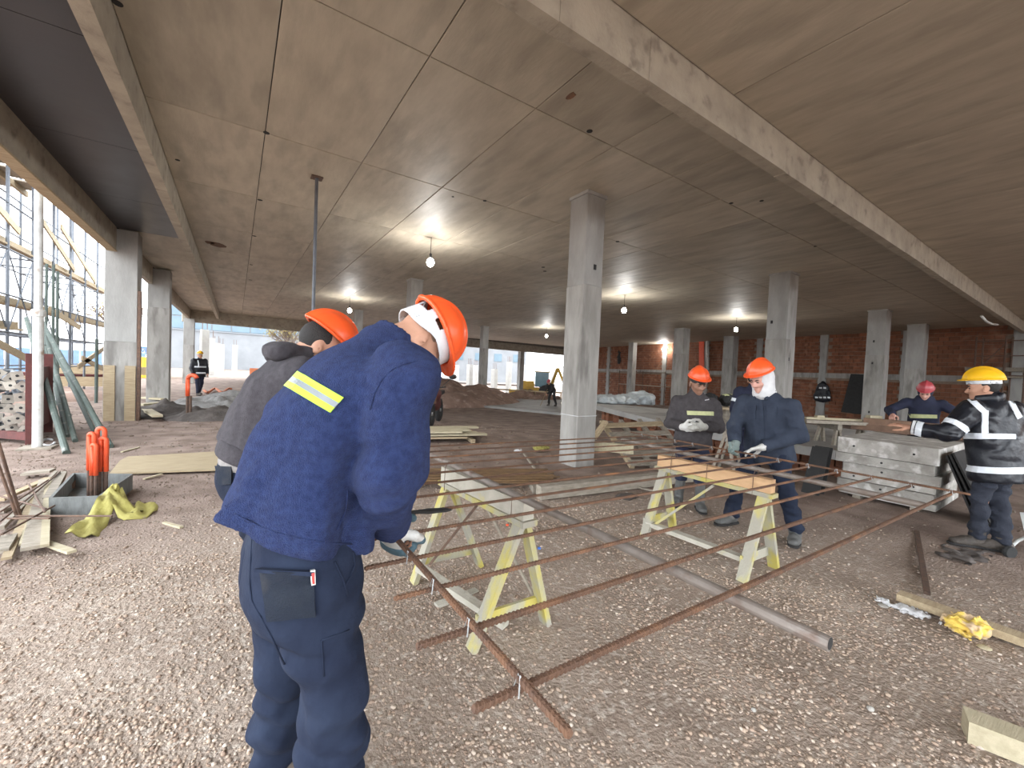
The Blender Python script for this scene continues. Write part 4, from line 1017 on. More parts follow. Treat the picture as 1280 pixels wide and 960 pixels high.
def man_white_wrap():
    J = dict(pel=(.02, -.02, .84), chest=(.02, .07, 1.18), neck=(.02, .13, 1.35), head=(.035, .19, 1.475), hf=(.30, .85, -.42), hu=(.10, .42, .90),
             shR=(.20, .10, 1.24), elR=(.27, .14, 1.02), wrR=(.19, .28, .86), shL=(-.178, .09, 1.235), elL=(-.245, .04, .985), wrL=(-.02, .22, .855),
             hipR=(.11, -.02, .82), knR=(.22, .07, .45), anR=(.30, .02, .10), hipL=(-.07, -.02, .82), knL=(-.17, .03, .45), anL=(-.24, -.03, .10))
    S = dict(jacket='coverall', trousers='navycloth2', skin='skinfair', hat='orange', fold=.009, seed=17, h=.011, hbody=.0075, hem=-.13, bulk=1.04, boot='bootgrey', ear=False, band=False,
             handR=((.0, .55, -.75), (-.7, .5, .2), .75, 1), handL=((.75, .35, -.30), (.25, .35, -.9), .40, -1, True), glove='glove', gloveR='glovegreen', toeR=(.3, 1, 0), toeL=(-.25, 1, 0), hattilt=.02)
    root, j, jk, tr, HL, HF, jo, to = person('man in navy work jacket with a white cloth wrapped round his head and neck', (4.20, 1.83, 0), 184, J, S)
    c = j['head']
    hw = union([ell(HL(0, -.020, .010), (.091, .106, .105), HF), ell(HL(0, .005, -.065), (.078, .080, .075), HF), cap(HL(0, -.01, -.08), j['neck'] + V(0, 0, .0), .076, .092), ell(HL(0, .045, -.125), (.062, .050, .04), HF)], .04)
    fc = ell(HL(.004, .10, -.018), (.060, .098, .092), HF)
    sdf_obj('head_wrap', folds(lambda P: smax(hw(P), -fc(P), .012), .004, 24, 4), c - V(.2, .2, .3), c + .2, .0075, 'white', root)
    brow_eyes(root, HL, HF)
    for k, (x, y) in enumerate(((951.5, 510.5), (952, 524), (953.5, 540))):
        d_ = ray(x, y)[None]; P, t = trace(jk, EYE[None] + d_ / FPX * 2.8, d_); N = grad(jk, P, .01)
        m = MB(); m.lathe([(.007, -.003), (.007, .003), (.004, .005)], P[0], 8, N[0]); m.build('button', 'steel', root)
    cloth_patch('chest_pocket', jk, ((932, 510), (945, 509), (945, 524), (933, 525)), 5, 5, 'coverall', root, depth0=2.8, thick=.006)
    cloth_patch('chest_pocket', jk, ((959, 510), (971, 511), (970, 525), (959, 524)), 5, 5, 'coverall', root, depth0=2.8, thick=.006)
    cloth_patch('pocket_flap', jk, ((931.5, 508), (945.5, 507), (945.5, 511.5), (932, 512.5)), 5, 3, 'coverall', root, depth0=2.8, thick=.011)
    cloth_patch('pocket_flap', jk, ((958.5, 508), (971.5, 509), (971, 513.5), (958.5, 512.5)), 5, 3, 'coverall', root, depth0=2.8, thick=.011)
    cloth_patch('front_placket', jk, ((949, 500), (954, 500), (956, 553), (951, 553)), 3, 14, 'coverall', root, depth0=2.8, thick=.004)
    n = j['neck']
    colr = union([ecap(n + V(.03, .075, .0), n + V(-.085, .045, -.055), (.035, .010), (.020, .010), V(0, .3, 1)), ecap(n + V(.03, -.075, .0), n + V(-.085, -.045, -.055), (.035, .010), (.020, .010), V(0, -.3, 1)), ecap(n + V(.06, .05, .01), n + V(.06, -.05, .01), (.035, .012), (.035, .012), V(0, 0, 1))], .02)
    sdf_obj('collar', colr, n - .2, n + .2, .009, 'coverall', jo)
man_white_wrap()

def man_red_hat():
    J = dict(pel=(0, -.05, .86), chest=(0, .02, 1.14), neck=(0, .06, 1.29), head=(.0, .13, 1.395), hf=(.05, .80, -.58), hu=(0, .58, .80),
             shR=(.205, .03, 1.20), elR=(.42, .12, 1.06), wrR=(.36, .36, .99), shL=(-.205, .03, 1.20), elL=(-.42, .12, 1.04), wrL=(-.34, .36, .97),
             hipR=(.09, -.05, .84), knR=(.11, .0, .46), anR=(.12, -.05, .10), hipL=(-.09, -.05, .84), knL=(-.11, 0, .46), anL=(-.12, -.05, .10))
    S = dict(jacket='darknavy', trousers='navycloth2', skin='skinfair', hat='redhat', fold=.008, seed=27, h=.015, hbody=.010, hem=-.1, hood=True, handR=((.05, .8, -.35), (-.2, .1, -.9), .5, 1), handL=((0, .8, -.35), (.2, .1, -.9), .5, -1), ear=False)
    root, j, jk, tr, HL, HF, jo, to = person('man in navy hooded jacket and red hard hat working behind the slab stack', (9.42, 1.80, 0), 191, J, S)
    c = j['head']; hw = ell(HL(0, -.02, .0), (.095, .108, .125), HF); fc = ell(HL(0, .10, -.02), (.06, .095, .085), HF)
    sdf_obj('hood_up', lambda P: smax(hw(P), -fc(P), .012), c - .2, c + .2, .012, 'darknavy', root); brow_eyes(root, HL, HF)
    cloth_patch('chest_band', jk, ((1136, 517.5), (1171, 518.5), (1171, 523), (1138, 522.5)), 12, 3, 'limedull', root, depth0=5)
man_red_hat()

def man_yellow_hat():
    J = dict(pel=(.03, -.02, .86), chest=(0, .03, 1.20), neck=(0, .04, 1.37), head=(-.05, .075, 1.475), hf=(-.62, .78, -.12), hu=(-.08, .10, .99),
             shR=(.225, .02, 1.27), elR=(.36, .05, 1.0), wrR=(.33, .28, .93), shL=(-.235, .02, 1.27), elL=(-.40, .06, 1.05), wrL=(-.53, .28, 1.07),
             hipR=(.10, -.02, .84), knR=(.085, .0, .46), anR=(.08, -.06, .10), hipL=(-.05, -.02, .84), knL=(-.055, .03, .46), anL=(-.04, .04, .10))
    S = dict(jacket='blackshiny', jname='rain_coat', trousers='darktrouser', skin='skin', hat='yellowhat', fold=.011, fscale=(8, 8, 7), seed=33, h=.011, hbody=.009, hem=-.22, bulk=1.17, hair='hair', leg=.92, hattilt=.05,
             handL=((-.55, .8, .2), (.3, -.1, -.9), .25, 1), handR=((0, .7, -.6), (-.5, .5, 0), .6, -1), toeR=(-.75, .6, 0), toeL=(-.9, .4, 0), boot='boot')
    mat('darktrouser', (0.014, 0.018, 0.030), (0.022, 0.026, 0.040), 9, 0.85, 0.4, 120)
    root, j, jk, tr, HL, HF, jo, to = person('man in black rain coat with broad white reflective stripes and yellow hard hat', (5.70, .62, 0), 62, J, S)
    brow_eyes(root, HL, HF)
    p = j['pel']; ax = nrm(j['neck'] - p)
    ring_band('reflective_stripe', PERS[root.name]['tors'], p + ax * -.10, ax, .055, .6, 'reflect', root)
    tors_only = jk
    # waist stripe, shoulder straps and sleeve stripes seen on the back
    cloth_patch('reflective_stripe', jk, ((1205, 541), (1269, 542.5), (1269, 549), (1205, 548.5)), 18, 3, 'reflect', root, depth0=2.6)
    cloth_patch('reflective_stripe', jk, ((1206, 497), (1215, 496), (1234, 514), (1227, 516.5)), 4, 8, 'reflect', root, depth0=2.6)
    cloth_patch('reflective_stripe', jk, ((1227, 515), (1234.5, 513), (1235.5, 541), (1227, 542)), 4, 8, 'reflect', root, depth0=2.6)
    cloth_patch('reflective_stripe', jk, ((1258, 498), (1265, 499), (1277, 521), (1271, 524)), 4, 8, 'reflect', root, depth0=2.6)
    for s in 'LR':
        el, sh, wr = j['el' + s], j['sh' + s], j['wr' + s]
        ring_band('sleeve_stripe', PERS[root.name]['sl'][s], el + (sh - el) * .32, el - sh, .05, .112, 'reflect', root, n=28)
        ring_band('sleeve_stripe', PERS[root.name]['sl'][s], wr + (el - wr) * .28, wr - el, .045, .10, 'reflect', root, n=28)
    n = j['neck']; colr = union([ecap(n + V(-.05, -.06, .03), n + V(.05, -.06, .03), (.045, .02), (.045, .02), V(0, 0, 1)), ecap(n + V(-.09, -.03, .02), n + V(-.08, .08, .0), (.04, .018), (.04, .018), V(0, 0, 1)), ecap(n + V(.09, -.03, .02), n + V(.08, .08, .0), (.04, .018), (.04, .018), V(0, 0, 1))], .04)
    sdf_obj('collar', colr, n - .25, n + .25, .010, 'blackshiny', jo)
    for s in 'L':
        w_ = j['wr' + s]; ring_band('cuff', PERS[root.name]['sl'][s], w_ - nrm(w_ - j['el' + s]) * .03, w_ - j['el' + s], .02, .09, 'white', root, n=24)
man_yellow_hat()

STAND = dict(pel=(0, 0, .92), chest=(0, .02, 1.26), neck=(0, .03, 1.45), head=(0, .05, 1.58), hf=(0, 1, -.1), hu=(0, .1, 1), shR=(.19, .02, 1.37), elR=(.25, .0, 1.08), wrR=(.24, .12, .85), shL=(-.19, .02, 1.37), elL=(-.25, 0, 1.08), wrL=(-.24, .12, .85),
             hipR=(.09, 0, .90), knR=(.10, .03, .5), anR=(.11, 0, .10), hipL=(-.09, 0, .90), knL=(-.10, .03, .5), anL=(-.11, 0, .10))
HANG = dict(handR=((0, .3, -.9), (-1, 0, 0), .4, 1), handL=((0, .3, -.9), (1, 0, 0), .4, -1))
def far_men():
    # far left, walking beside the open-side column
    J = dict(STAND); J.update(anR=(.10, .16, .10), knR=(.10, .12, .5), anL=(-.10, -.18, .12), knL=(-.10, -.02, .48))
    S = dict(jacket='blackshiny', jname='rain_coat', trousers='darknavy', hat='yellowhat', fold=.008, h=.022, hbody=.018, hem=-.18, bulk=1.25, **HANG)
    b = V(-1.2, 20.3, 0); b[2] = ground_z(b[0], b[1])
    root, j, jk, tr, HL, HF, jo, to = person('distant man in dark coat with reflective bands walking by the open-side columns', b, -62, J, S)
    ring_band('reflective_stripe', PERS[root.name]['tors'], j['pel'] + V(0, 0, .22), V(0, 0, 1), .055, .5, 'reflect', root, n=28); ring_band('reflective_stripe', PERS[root.name]['tors'], j['pel'] + V(0, 0, -.02), V(0, 0, 1), .055, .5, 'reflect', root, n=28)
    m = MB(); fw = V(math.cos(math.radians(-62)), math.sin(math.radians(-62)), 0); rt = V(fw[1], -fw[0], 0)
    m.path([j['neck'] + rt * .12 + fw * .13 + V(0, 0, -.06), j['neck'] + rt * .115 + fw * .18 + V(0, 0, -.18), j['neck'] + rt * .11 + fw * .18 + V(0, 0, -.32)], .022, 6); m.build('chest_strap', 'reflect', root)
    # far open end, bent to shovel
    J = dict(STAND); J.update(chest=(0, .22, 1.16), neck=(0, .36, 1.27), head=(0, .46, 1.35), hf=(0, .8, -.6), hu=(0, .6, .8), shR=(.19, .30, 1.2), shL=(-.19, .30, 1.2), elR=(.22, .42, .95), elL=(-.2, .45, .95), wrR=(.1, .62, .82), wrL=(-.05, .7, .70), knR=(.14, .12, .48), knL=(-.16, .06, .48), anR=(.16, .1, .1), anL=(-.2, -.1, .1))
    S = dict(jacket='blackmatte', trousers='blackmatte', hat='redhat', h=.024, hbody=.02, hem=-.1, **HANG)
    p = atz(690, 507.5, -.44)
    root, j, *_ = person('distant stooping man in dark clothes shovelling near the blue drum', p, 200, J, S)
    m = MB(); fw = V(math.cos(math.radians(200)), math.sin(math.radians(200)), 0)
    m.tube(j['wrR'] + V(0, 0, .15) - fw * .2, j['wrL'] + fw * .65 + V(0, 0, -.62), .018, n=6); o = m.build('shovel', 'wood'); setp(o, 'shovel held by the distant stooping man', 'shovel')
    # on the scaffold by the brick wall
    pw = onwall(788, 479.5, 1.0)
    J = dict(STAND); J.update(chest=(0, .10, 1.24), neck=(0, .18, 1.40), head=(0, .26, 1.50), hf=(0, .8, -.6), hu=(0, .6, .8), wrR=(.15, .45, 1.1), wrL=(-.15, .45, 1.05))
    S = dict(jacket='blackmatte', trousers='blackmatte', boot='propend', h=.026, hbody=.022, **HANG)
    person('worker in black standing on the scaffold board at the brick wall', pw, -20, J, S)
    # behind the man with the white wrap, seen from the back
    p = atd(939, 520, 6.4); p[2] = 0
    J = dict(STAND); S = dict(jacket='darknavy', jname='rain_coat', trousers='darknavy', h=.018, hbody=.016, hem=-.2, bulk=1.15, hair='hair', **HANG)
    root, j, jk, tr, HL, HF, jo, to = person('worker in dark coat half hidden behind the man with the white wrap', p, 20, J, dict(S, scale=.93))
    for s in 'RL':
        ring_band('sleeve_stripe', PERS[root.name]['sl'][s], (j['el' + s] + j['sh' + s]) / 2, j['el' + s] - j['sh' + s], .05, .12, 'reflect', root, n=20)
    ring_band('reflective_stripe', PERS[root.name]['tors'], j['pel'] + V(0, 0, .15), V(0, 0, 1), .06, .5, 'reflect', root, n=28)
far_men()
# ================================================================== the rebar mesh on its trestles
def mz(X): return .831 - .0145 * X
def rebar_mesh(a, b, r=.0075, rib=.0021, pitch=.0125, name='rebar', n=8):
    a = np.asarray(a, float); b = np.asarray(b, float); L = np.linalg.norm(b - a); d = (b - a) / L; s, u = frame(d)
    k = max(1, int(L / pitch)); t = []; rr = []
    for i in range(k):
        for f_, q in ((.0, 0), (.42, 0), (.55, 1), (.87, 1)): t.append((i + f_) * pitch); rr.append(r + rib * q)
    t.append(L); rr.append(r); t = np.array(t); rr = np.array(rr)
    th = np.arange(n) / n * 2 * PI
    # ribs run slanted round the bar, with two smooth flanks
    fl = np.abs(np.cos(th)); slant = np.sin(th) * pitch * .35
    R_ = r + (rr[:, None] - r) * (fl[None] > .3)
    P = a + (t[:, None] + slant[None])[..., None].clip(0, L) * d + R_[..., None] * (np.cos(th)[None, :, None] * s + np.sin(th)[None, :, None] * u)
    m = len(t); P = P.reshape(-1, 3); i = np.arange(m - 1)[:, None]; q = np.arange(n)[None]; q2 = (q + 1) % n
    F = np.stack([i * n + q, (i + 1) * n + q, (i + 1) * n + q2, i * n + q2], -1).reshape(-1, 4)[:, ::-1].tolist()
    F += [tuple(range(n)), tuple(range(m * n - 1, (m - 1) * n - 1, -1))]
    return P, F
ORD = ['closest to the worn plank', 'second', 'third', 'fourth', 'fifth', 'sixth', 'seventh', 'eighth', 'ninth', 'tenth', 'eleventh', 'twelfth', 'last, closest to the big column']
XA, XB = .478, 3.86
bars = []
for k in range(13):
    y0, y1 = .635 + .2105 * k + random.uniform(-.012, .012), .585 + .203 * k + random.uniform(-.012, .012)
    x0, x1 = .355 + random.uniform(-.02, .02), XB + .03 + random.uniform(0, .03)
    a, b = V(x0, y0, mz(x0)), V(x1, y1, mz(x1)); bars.append((a, b))
    P, F = rebar_mesh(a, b, .0074 if k < 2 else .0062)
    o = link_mesh('rebar', P, F, 'rust', smooth=False)
    lb = 'ribbed rusty long bar of the mesh, ' + (ORD[k] if k in (0, 12) else ORD[k] + ' counted from the worn plank side')
    setp(o, lb, 'rebar', 'long bars of the rebar mesh')
def cross_bar(X, y0, y1, label, off=.0185):
    P, F = rebar_mesh(V(X, y0, mz(X) + off), V(X + .01, y1, mz(X) + off), .0075); o = link_mesh('rebar', P, F, 'rust'); setp(o, label, 'rebar', 'cross bars of the rebar mesh')
    # wire ties at the crossings
    for k, (a, b) in enumerate(bars):
        t = (X - a[0]) / (b[0] - a[0]); p = a + (b - a) * t
        if p[1] < y0 or p[1] > y1: continue
        m = MB()
        for sg in (-1, 1):
            m.path([p + V(-.011, sg * .011, -.009), p + V(-.004, sg * .004, off + .010), p + V(.011, -sg * .011, -.009)], .0017, 5)
        m.build('tie_wire', 'steel', o)
cross_bar(XA, .49, 3.25, 'rusty cross bar being tied by the man in blue fleece')
cross_bar(XB, .50, 3.2, 'rusty cross bar at the mesh end facing the slab stack')
# steel tubes under the mesh
p1 = atz(1045, 797, .782); m = MB(); m.tube(V(1.29, p1[1], .777), V(1.265, 3.3, .777), .0195, n=16); o = m.build('steel_tube', 'pipe', smooth=False); setp(o, 'long grey steel tube lying on the yellow trestle, end sticking out', 'tube')
m = MB(); m.lathe([(.016, 0), (.016, .012)], V(1.29, p1[1] - .001, .779), 16, V(0, 1, 0)); m.build('tube_mouth', 'black', o)
pa, pb = atz(1156, 632, .752), atz(858, 567, .752); m = MB(); dd = nrm(pb - pa); m.tube(pa, pb + dd * .8, .020, n=14); o = m.build('steel_tube', 'pipe'); setp(o, 'brown steel tube lying on the trestle with the new timber beam', 'tube')
PIPE2X = (pa[0] + pb[0]) / 2
def trestle(cx, y0, y1, ztop, feet, label, beam_m, leg_m, beam_h=.10, slope=0.0):
    r = thing('trestle', (cx, (y0 + y1) / 2, 0), label, 'trestle', 'trestles under the rebar mesh')
    m = MB(); m.bar((cx + slope, y0, ztop - beam_h / 2), (cx - slope, y1, ztop - beam_h / 2), .075, beam_h); m.build('beam', beam_m, r)
    m = MB(); m.bar((cx + slope, y0 - .02, ztop - beam_h - .017), (cx - slope, y1 + .02, ztop - beam_h - .017), .10, .032); m.build('under_plank', leg_m, r)
    zt = ztop - beam_h - .034
    for (fx, fy), ty in zip(feet, (y0 + .05, y0 + .06, y1 - .06, y1 - .05)):
        sx = -1 if fx < cx else 1
        sl = slope if ty < (y0 + y1) / 2 else -slope
        m = MB(); m.bar((cx + sl + sx * .020, ty, zt + .005), (fx, fy, ground_z(fx, fy) + .0), .032, .075, up=(0, 1, 0)); m.build('leg', leg_m, r)
    for i, j in ((0, 1), (2, 3)):
        a, b = V(*feet[i], .13), V(*feet[j], .13); c_ = V(cx, (a[1] + b[1]) / 2, 0); a = a + (V(cx, a[1], .13) - a) * .15; b = b + (V(cx, b[1], .13) - b) * .15
        a[1] += .03; b[1] += .03
        m = MB(); m.bar(a, b, .02, .07); m.build('end_rail', leg_m, r)
    return r
t1 = trestle(1.285, 1.74, 2.66, .757, [(1.03, 1.80), (1.51, 1.79), (1.02, 2.60), (1.52, 2.58)], 'weathered yellow trestle with a cracked bottom rail beside the man in blue', 'whitewood', 'yellowwood', slope=.03)
m = MB(); m.bar((1.02, 2.52, .14), (1.28, 1.86, .03), .06, .035); m.build('bottom_rail', 'whitewood', t1)
m = MB(); m.bar((1.27, 2.2, .62), (1.08, 2.48, .16), .014, .014); m.build('brace', 'rustdark', t1)
m = MB(); m.bar((1.29, 2.15, .62), (1.47, 1.86, .14), .014, .014); m.build('brace', 'woodgrey', t1)
for y in (1.84, 2.58):
    m = MB(); x = 1.285 + (.03 if y < 2 else -.03)
    m.path([(x - .045, y, .757 - .15), (x - .043, y, .765), (x - .02, y, .804), (x + .02, y, .804), (x + .043, y, .765), (x + .045, y, .757 - .15)], .0025, 5); m.build('wire_tie', 'rustdark', t1)
a2, b2 = atz(961, 603, .72), atz(831, 569, .72)
cx2 = (a2[0] + b2[0]) / 2
t2 = trestle(cx2, a2[1], b2[1], .730, [(cx2 - .23, a2[1] + .07), (cx2 + .24, a2[1] + .06), (cx2 - .22, b2[1] - .03), (cx2 + .23, b2[1] - .02)], 'yellow trestle with a fresh timber beam in front of the two gloved men', 'newwood', 'yellowwood', slope=.0) if mat('newwood', (0.62, 0.40, 0.22), (0.52, 0.32, 0.17), 7, .75, .2, 40, stretch=(3, .5, 3)) else None
m = MB(); m.bar((cx2 - .16, b2[1] - .02, .12), (cx2 - .12, a2[1] + .08, .12), .07, .035); m.build('bottom_rail', 'whitewood', t2)
m = MB(); m.bar((cx2 - .02, (a2[1] + b2[1]) / 2 - .05, .58), (cx2 - .15, b2[1] - .06, .10), .03, .02); m.build('brace', 'yellowwood', t2)
for y in (a2[1] + .12, (a2[1] + b2[1]) / 2, b2[1] - .15):
    m = MB(); m.path([(cx2 - .05, y, .58), (cx2 - .045, y, .735), (cx2 - .02, y, .775), (cx2 + .02, y, .775), (cx2 + .045, y, .735), (cx2 + .05, y, .58)], .0025, 5); m.build('wire_tie', 'rustdark', t2)
# pliers beside the glove
hp = atz(518, 640, mz(.5) + .02)
pl = thing('pliers', hp, 'dark tying pliers held in the glove of the man in blue', 'pliers')
m = MB(); q = V(.94, -.28, .0); q = nrm(q); sd = V(-q[1], q[0], 0)
m.path([hp - q * .02, hp + q * .06 + sd * .018, hp + q * .13 + sd * .016, hp + q * .155], [.006, .006, .005, .004], 6)
m.path([hp - q * .02, hp + q * .06 - sd * .018, hp + q * .13 - sd * .012, hp + q * .155], [.006, .006, .005, .004], 6); m.build('handle', 'blackmatte', pl)
m = MB(); m.bar(hp - q * .085, hp - q * .015, .022, .012); m.build('jaw', 'rustdark', pl)
# ================================================================== timber, bundles and frames on the ground
def plank(a, b, w, h, material, label, cat='plank', group=None, name='plank', up=(0, 0, 1)):
    m = MB(); m.bar(a, b, w, h, up); o = m.build(name, material); setp(o, label, cat, group); return o
a, b = atz(677, 625, 0), atz(868, 602, 0)
plank(a + V(0, .06, .075), b + V(0, .06, .075), .12, .15, 'woodgrey', 'heavy square timber lying on the gravel between the trestles', 'timber', name='timber')
# bundle of rusty bars on bearers
A0, A1 = atz(692, 606, .06), atz(470, 606, .06)
r_ = nrm(V(*(A1 - A0)[:2], 0)); sd = V(-r_[1], r_[0], 0)
if sd[1] < 0: sd = -sd
bp = []
for row in range(3):
    for i in range(11 - row): bp.append((i * .058 + row * .029 + random.uniform(-.008, .008), row * .021))
for k, (s_, z_) in enumerate(bp):
    e0 = random.uniform(-.12, .05); p = A0 + sd * s_ + r_ * e0; q = p + r_ * (2.6 + random.uniform(-.1, .2)); zz = .085 + z_
    tw = random.uniform(-.03, .03)
    m = MB(); m.tube((p[0], p[1], zz), (q[0] + sd[0] * tw, q[1] + sd[1] * tw, zz), .0105, n=7); o = m.build('steel_bar', 'rustbar', smooth=False) if mat('rustbar', (0.20, 0.115, 0.05), (0.12, 0.07, 0.035), 9, .75, .2, 80, rnd=.25) else None
    setp(o, 'thin rusty steel bar in the bundle lying by the big column', 'steel bar', 'bundle of bars by the big column')
for t in (.25, 1.9):
    c = A0 + r_ * t + sd * .25; plank((c[0] - sd[0] * .4, c[1] - sd[1] * .4, .035), (c[0] + sd[0] * .4, c[1] + sd[1] * .4, .035), .08, .075, 'woodgrey', 'timber bearer under the bar bundle, ' + ('at the big column end' if t < 1 else 'at the far end from the big column'), 'timber', 'bearers under the bar bundle', 'timber')
# pale board stack
B0 = atz(608, 553, 0); B1 = atz(480, 556, 0); rb_ = nrm(V(*(B1 - B0)[:2], 0)); sb = V(-rb_[1], rb_[0], 0)
if sb[1] < 0: sb = -sb
for k in range(14):
    row, i = divmod(k, 5); c = B0 + sb * (i * .20 + .1) + rb_ * random.uniform(-.1, .5); z = .10 + row * .055
    L_ = 3.2
    plank((c[0], c[1], z), (c[0] + rb_[0] * L_, c[1] + rb_[1] * L_, z), .17, .035, 'woodpale' if row else 'wood', 'pale board in the low stack beyond the bundle of rusty bars', 'board', 'stack of pale boards', 'board')
for t in (.3, 1.5):
    for zz in (.045, ):
        c = B0 + rb_ * t; plank((c[0] - sb[0] * .1, c[1] - sb[1] * .1, zz), (c[0] + sb[0] * 1.1, c[1] + sb[1] * 1.1, zz), .08, .07, 'wood', ['bearer under the pale boards, at their free end', 'bearer under the pale boards, at their middle'][int(t > 1)], 'timber', 'bearers under the pale boards', 'timber')
# yellow and white scrap near the bar bundle
def crumple(name, c, r, material, label, cat, seed=0, h=.008, amp=.02, fs=18):
    c = np.asarray(c, float); rr = np.asarray(r, float)
    f0 = ell(c, rr); f = lambda P: f0(P) + amp * (np.abs(vnoise(P * fs, 1, seed)) - .35) * 1.6 + amp * .6 * vnoise(P * fs * 2.2, 1, seed + 1)
    vs, F = surf(f, c - rr - .05, c + rr + .05, h); o = link_mesh(name, vs, F, material, smooth=True); setp(o, label, cat); return o
p = atz(677, 562, .03); crumple('plastic_scrap', p + V(0, 0, .03), (.16, .07, .045), 'caution', 'crumpled yellow plastic scrap behind the bar bundle', 'scrap', 1, .012)
p = atz(648, 565, .05); crumple('paper_scrap', p + V(0, 0, .02), (.06, .04, .03), 'white', 'crumpled white paper on the bar bundle bearer', 'scrap', 2, .010)
# open shuttering frame leaning by the raised slab
def P3(px, py, dep): return atd(px, py, dep)
fr = thing('shuttering_panel', P3(795, 590, 6.9) * V(1, 1, 0), 'weathered timber shuttering panel of boards and studs leaning by the raised slab', 'shuttering')
def fb(name, a, b, w, h, mt, up=(0, 0, 1)):
    m = MB(); m.bar(a, b, w, h, up); m.build(name, mt, fr)
bl, br = P3(790, 596, 6.4), P3(862, 582, 6.7); tl, tr = P3(752, 527, 7.7), P3(822, 524, 8.0)
bl[2] = max(bl[2], .04); br[2] = max(br[2], .04)
for t in (0, .33, .66, 1.0): fb('stud', bl + (br - bl) * t, tl + (tr - tl) * t, .075, .06, 'wood' if t == 0 else 'woodgrey')
nf = nrm(np.cross(br - bl, tl - bl)); nf = -nf if nf[1] > 0 else nf
for k, t in enumerate((.03, .20, .42, .62, .84)):
    a, b = bl + (tl - bl) * t, br + (tr - br) * t; fb('board', a - nf * -.045 + (a - b) * .04, b - nf * -.045, .03, .13, 'woodgrey' if k != 4 else 'wood', up=tl - bl)
fb('cross_board', P3(722, 556, 6.9), P3(792, 562, 6.6), .03, .15, 'woodpale')
fb('cross_board', P3(742, 548, 7.2), P3(757, 527, 7.4), .10, .05, 'wood')
# plastic sheet heap on the raised slab
cpl = atz(785, 503, .5)
f0 = union([ell(cpl + V(-.2, .3, .05), (.9, .9, .20)), ell(cpl + V(.35, -.25, .10), (.5, .55, .32)), ell(cpl + V(-.9, 1.0, .02), (.7, .6, .12))], .15)
fsh = lambda P: smax(f0(P) + .09 * (np.abs(vnoise(P * 3.2, 1, 7)) - .3) + .04 * vnoise(P * 7, 1, 8), .455 - P[:, 2], .01)
vs, F = surf(fsh, cpl - V(1.9, 1.9, .4), cpl + V(1.6, 1.9, .6), .05); o = link_mesh('plastic_sheet', vs, F, 'plastic', smooth=True); setp(o, 'crumpled translucent plastic sheet heaped on the raised slab', 'plastic sheet')
# scaffold pallet bench with dark bundles behind the gloved men
bx = atd(905, 520, 9.2)
bn = thing('bench', (bx[0], bx[1], .45), 'low board bench on the raised slab behind the two gloved men', 'bench')
m = MB(); dX = nrm(V(.83, -.557, 0)); m.bar(V(bx[0], bx[1], .83) - dX * .8, V(bx[0], bx[1], .83) + dX * .9, .5, .05); m.build('top_board', 'wood', bn)
for s_ in (-.7, .1, .8):
    m = MB(); q = V(bx[0], bx[1], 0) + dX * s_; m.bar(q + V(0, 0, .45), q + V(0, 0, .81), .08, .4); m.build('support', 'woodgrey', bn)
for k, s_ in enumerate((-.35, .05, .45)):
    p = V(bx[0], bx[1], 1.01) + dX * s_; crumple('tool_bag', p, (.18, .17, .13), 'black', ['black tool bag lying on the low bench', 'black tool bag on the low bench with yellow cloth on it', 'black tool bag nearest the coated worker on the low bench'][k], 'bag', 20 + k, .02, .03, 9)
p = V(bx[0], bx[1], 1.12) + dX * .05; crumple('yellow_cloth', p, (.14, .08, .03), 'limedull', 'yellow cloth lying on the black tool bag', 'cloth', 25, .015, .012, 12)
# small dark trestle between the two gloved men
def small_trestle(c, dirx, w, ztop, spread, label, mt, name='trestle', group=None, rails=True, z0=0):
    c = np.asarray(c, float); d = nrm(V(*dirx, 0)); s = V(-d[1], d[0], 0); r = thing(name, (c[0], c[1], z0), label, 'trestle', group)
    m = MB(); m.bar(V(c[0], c[1], ztop - .05) - d * w / 2, V(c[0], c[1], ztop - .05) + d * w / 2, .07, .1); m.build('beam', mt, r)
    for e in (-1, 1):
        for q in (-1, 1):
            m = MB(); t_ = V(c[0], c[1], ztop - .09) + d * e * (w / 2 - .06) + s * q * .02; b_ = V(c[0], c[1], z0) + d * e * (w / 2 + .02) + s * q * spread; m.bar(t_, b_, .035, .06, up=d); m.build('leg', mt, r)
        if rails:
            m = MB(); m.bar(V(c[0], c[1], z0 + .30) + d * e * (w / 2 - .02) - s * spread * .72, V(c[0], c[1], z0 + .30) + d * e * (w / 2 - .02) + s * spread * .72, .03, .12); m.build('rail', mt, r)
    return r
p = atz(908, 597, 0); small_trestle(p, (.95, .3), .5, .72, .18, 'small dark timber trestle standing between the two gloved men', 'woodgrey', rails=False)
# work table with trestles
tp = atz(1022, 588, 0); dT = nrm(V(.80, -.6, 0))
tc_ = V(tp[0] + .35, tp[1] - .05, 0)
for k, s_ in enumerate((-.05, .62)):
    small_trestle(tc_ + dT * s_, (dT[1], -dT[0]), .50, .80, .15, ['dark trestle under the board table beside the slab stack', 'dark trestle nearer the slab stack under the board table'][k], 'woodgrey', group='trestles under the board table')
o = plank(tc_ - dT * .6 + V(0, 0, .825), tc_ + dT * .98 + V(0, 0, .825), .55, .05, 'woodgrey', 'brown board table top on dark trestles beside the slab stack', 'table top', name='table_top')
q = tc_ + dT * .55 + V(0, -.1, .905); plank(q - dT * .10, q + dT * .10, .10, .11, 'woodpale', 'pale wooden block standing on the board table', 'block', name='wood_block')
q = tc_ + dT * -.1 + V(-.02, -.1, .870); plank(q - dT * .45, q + dT * .45, .06, .035, 'woodpale', 'pale batten lying on the board table', 'batten', name='batten')
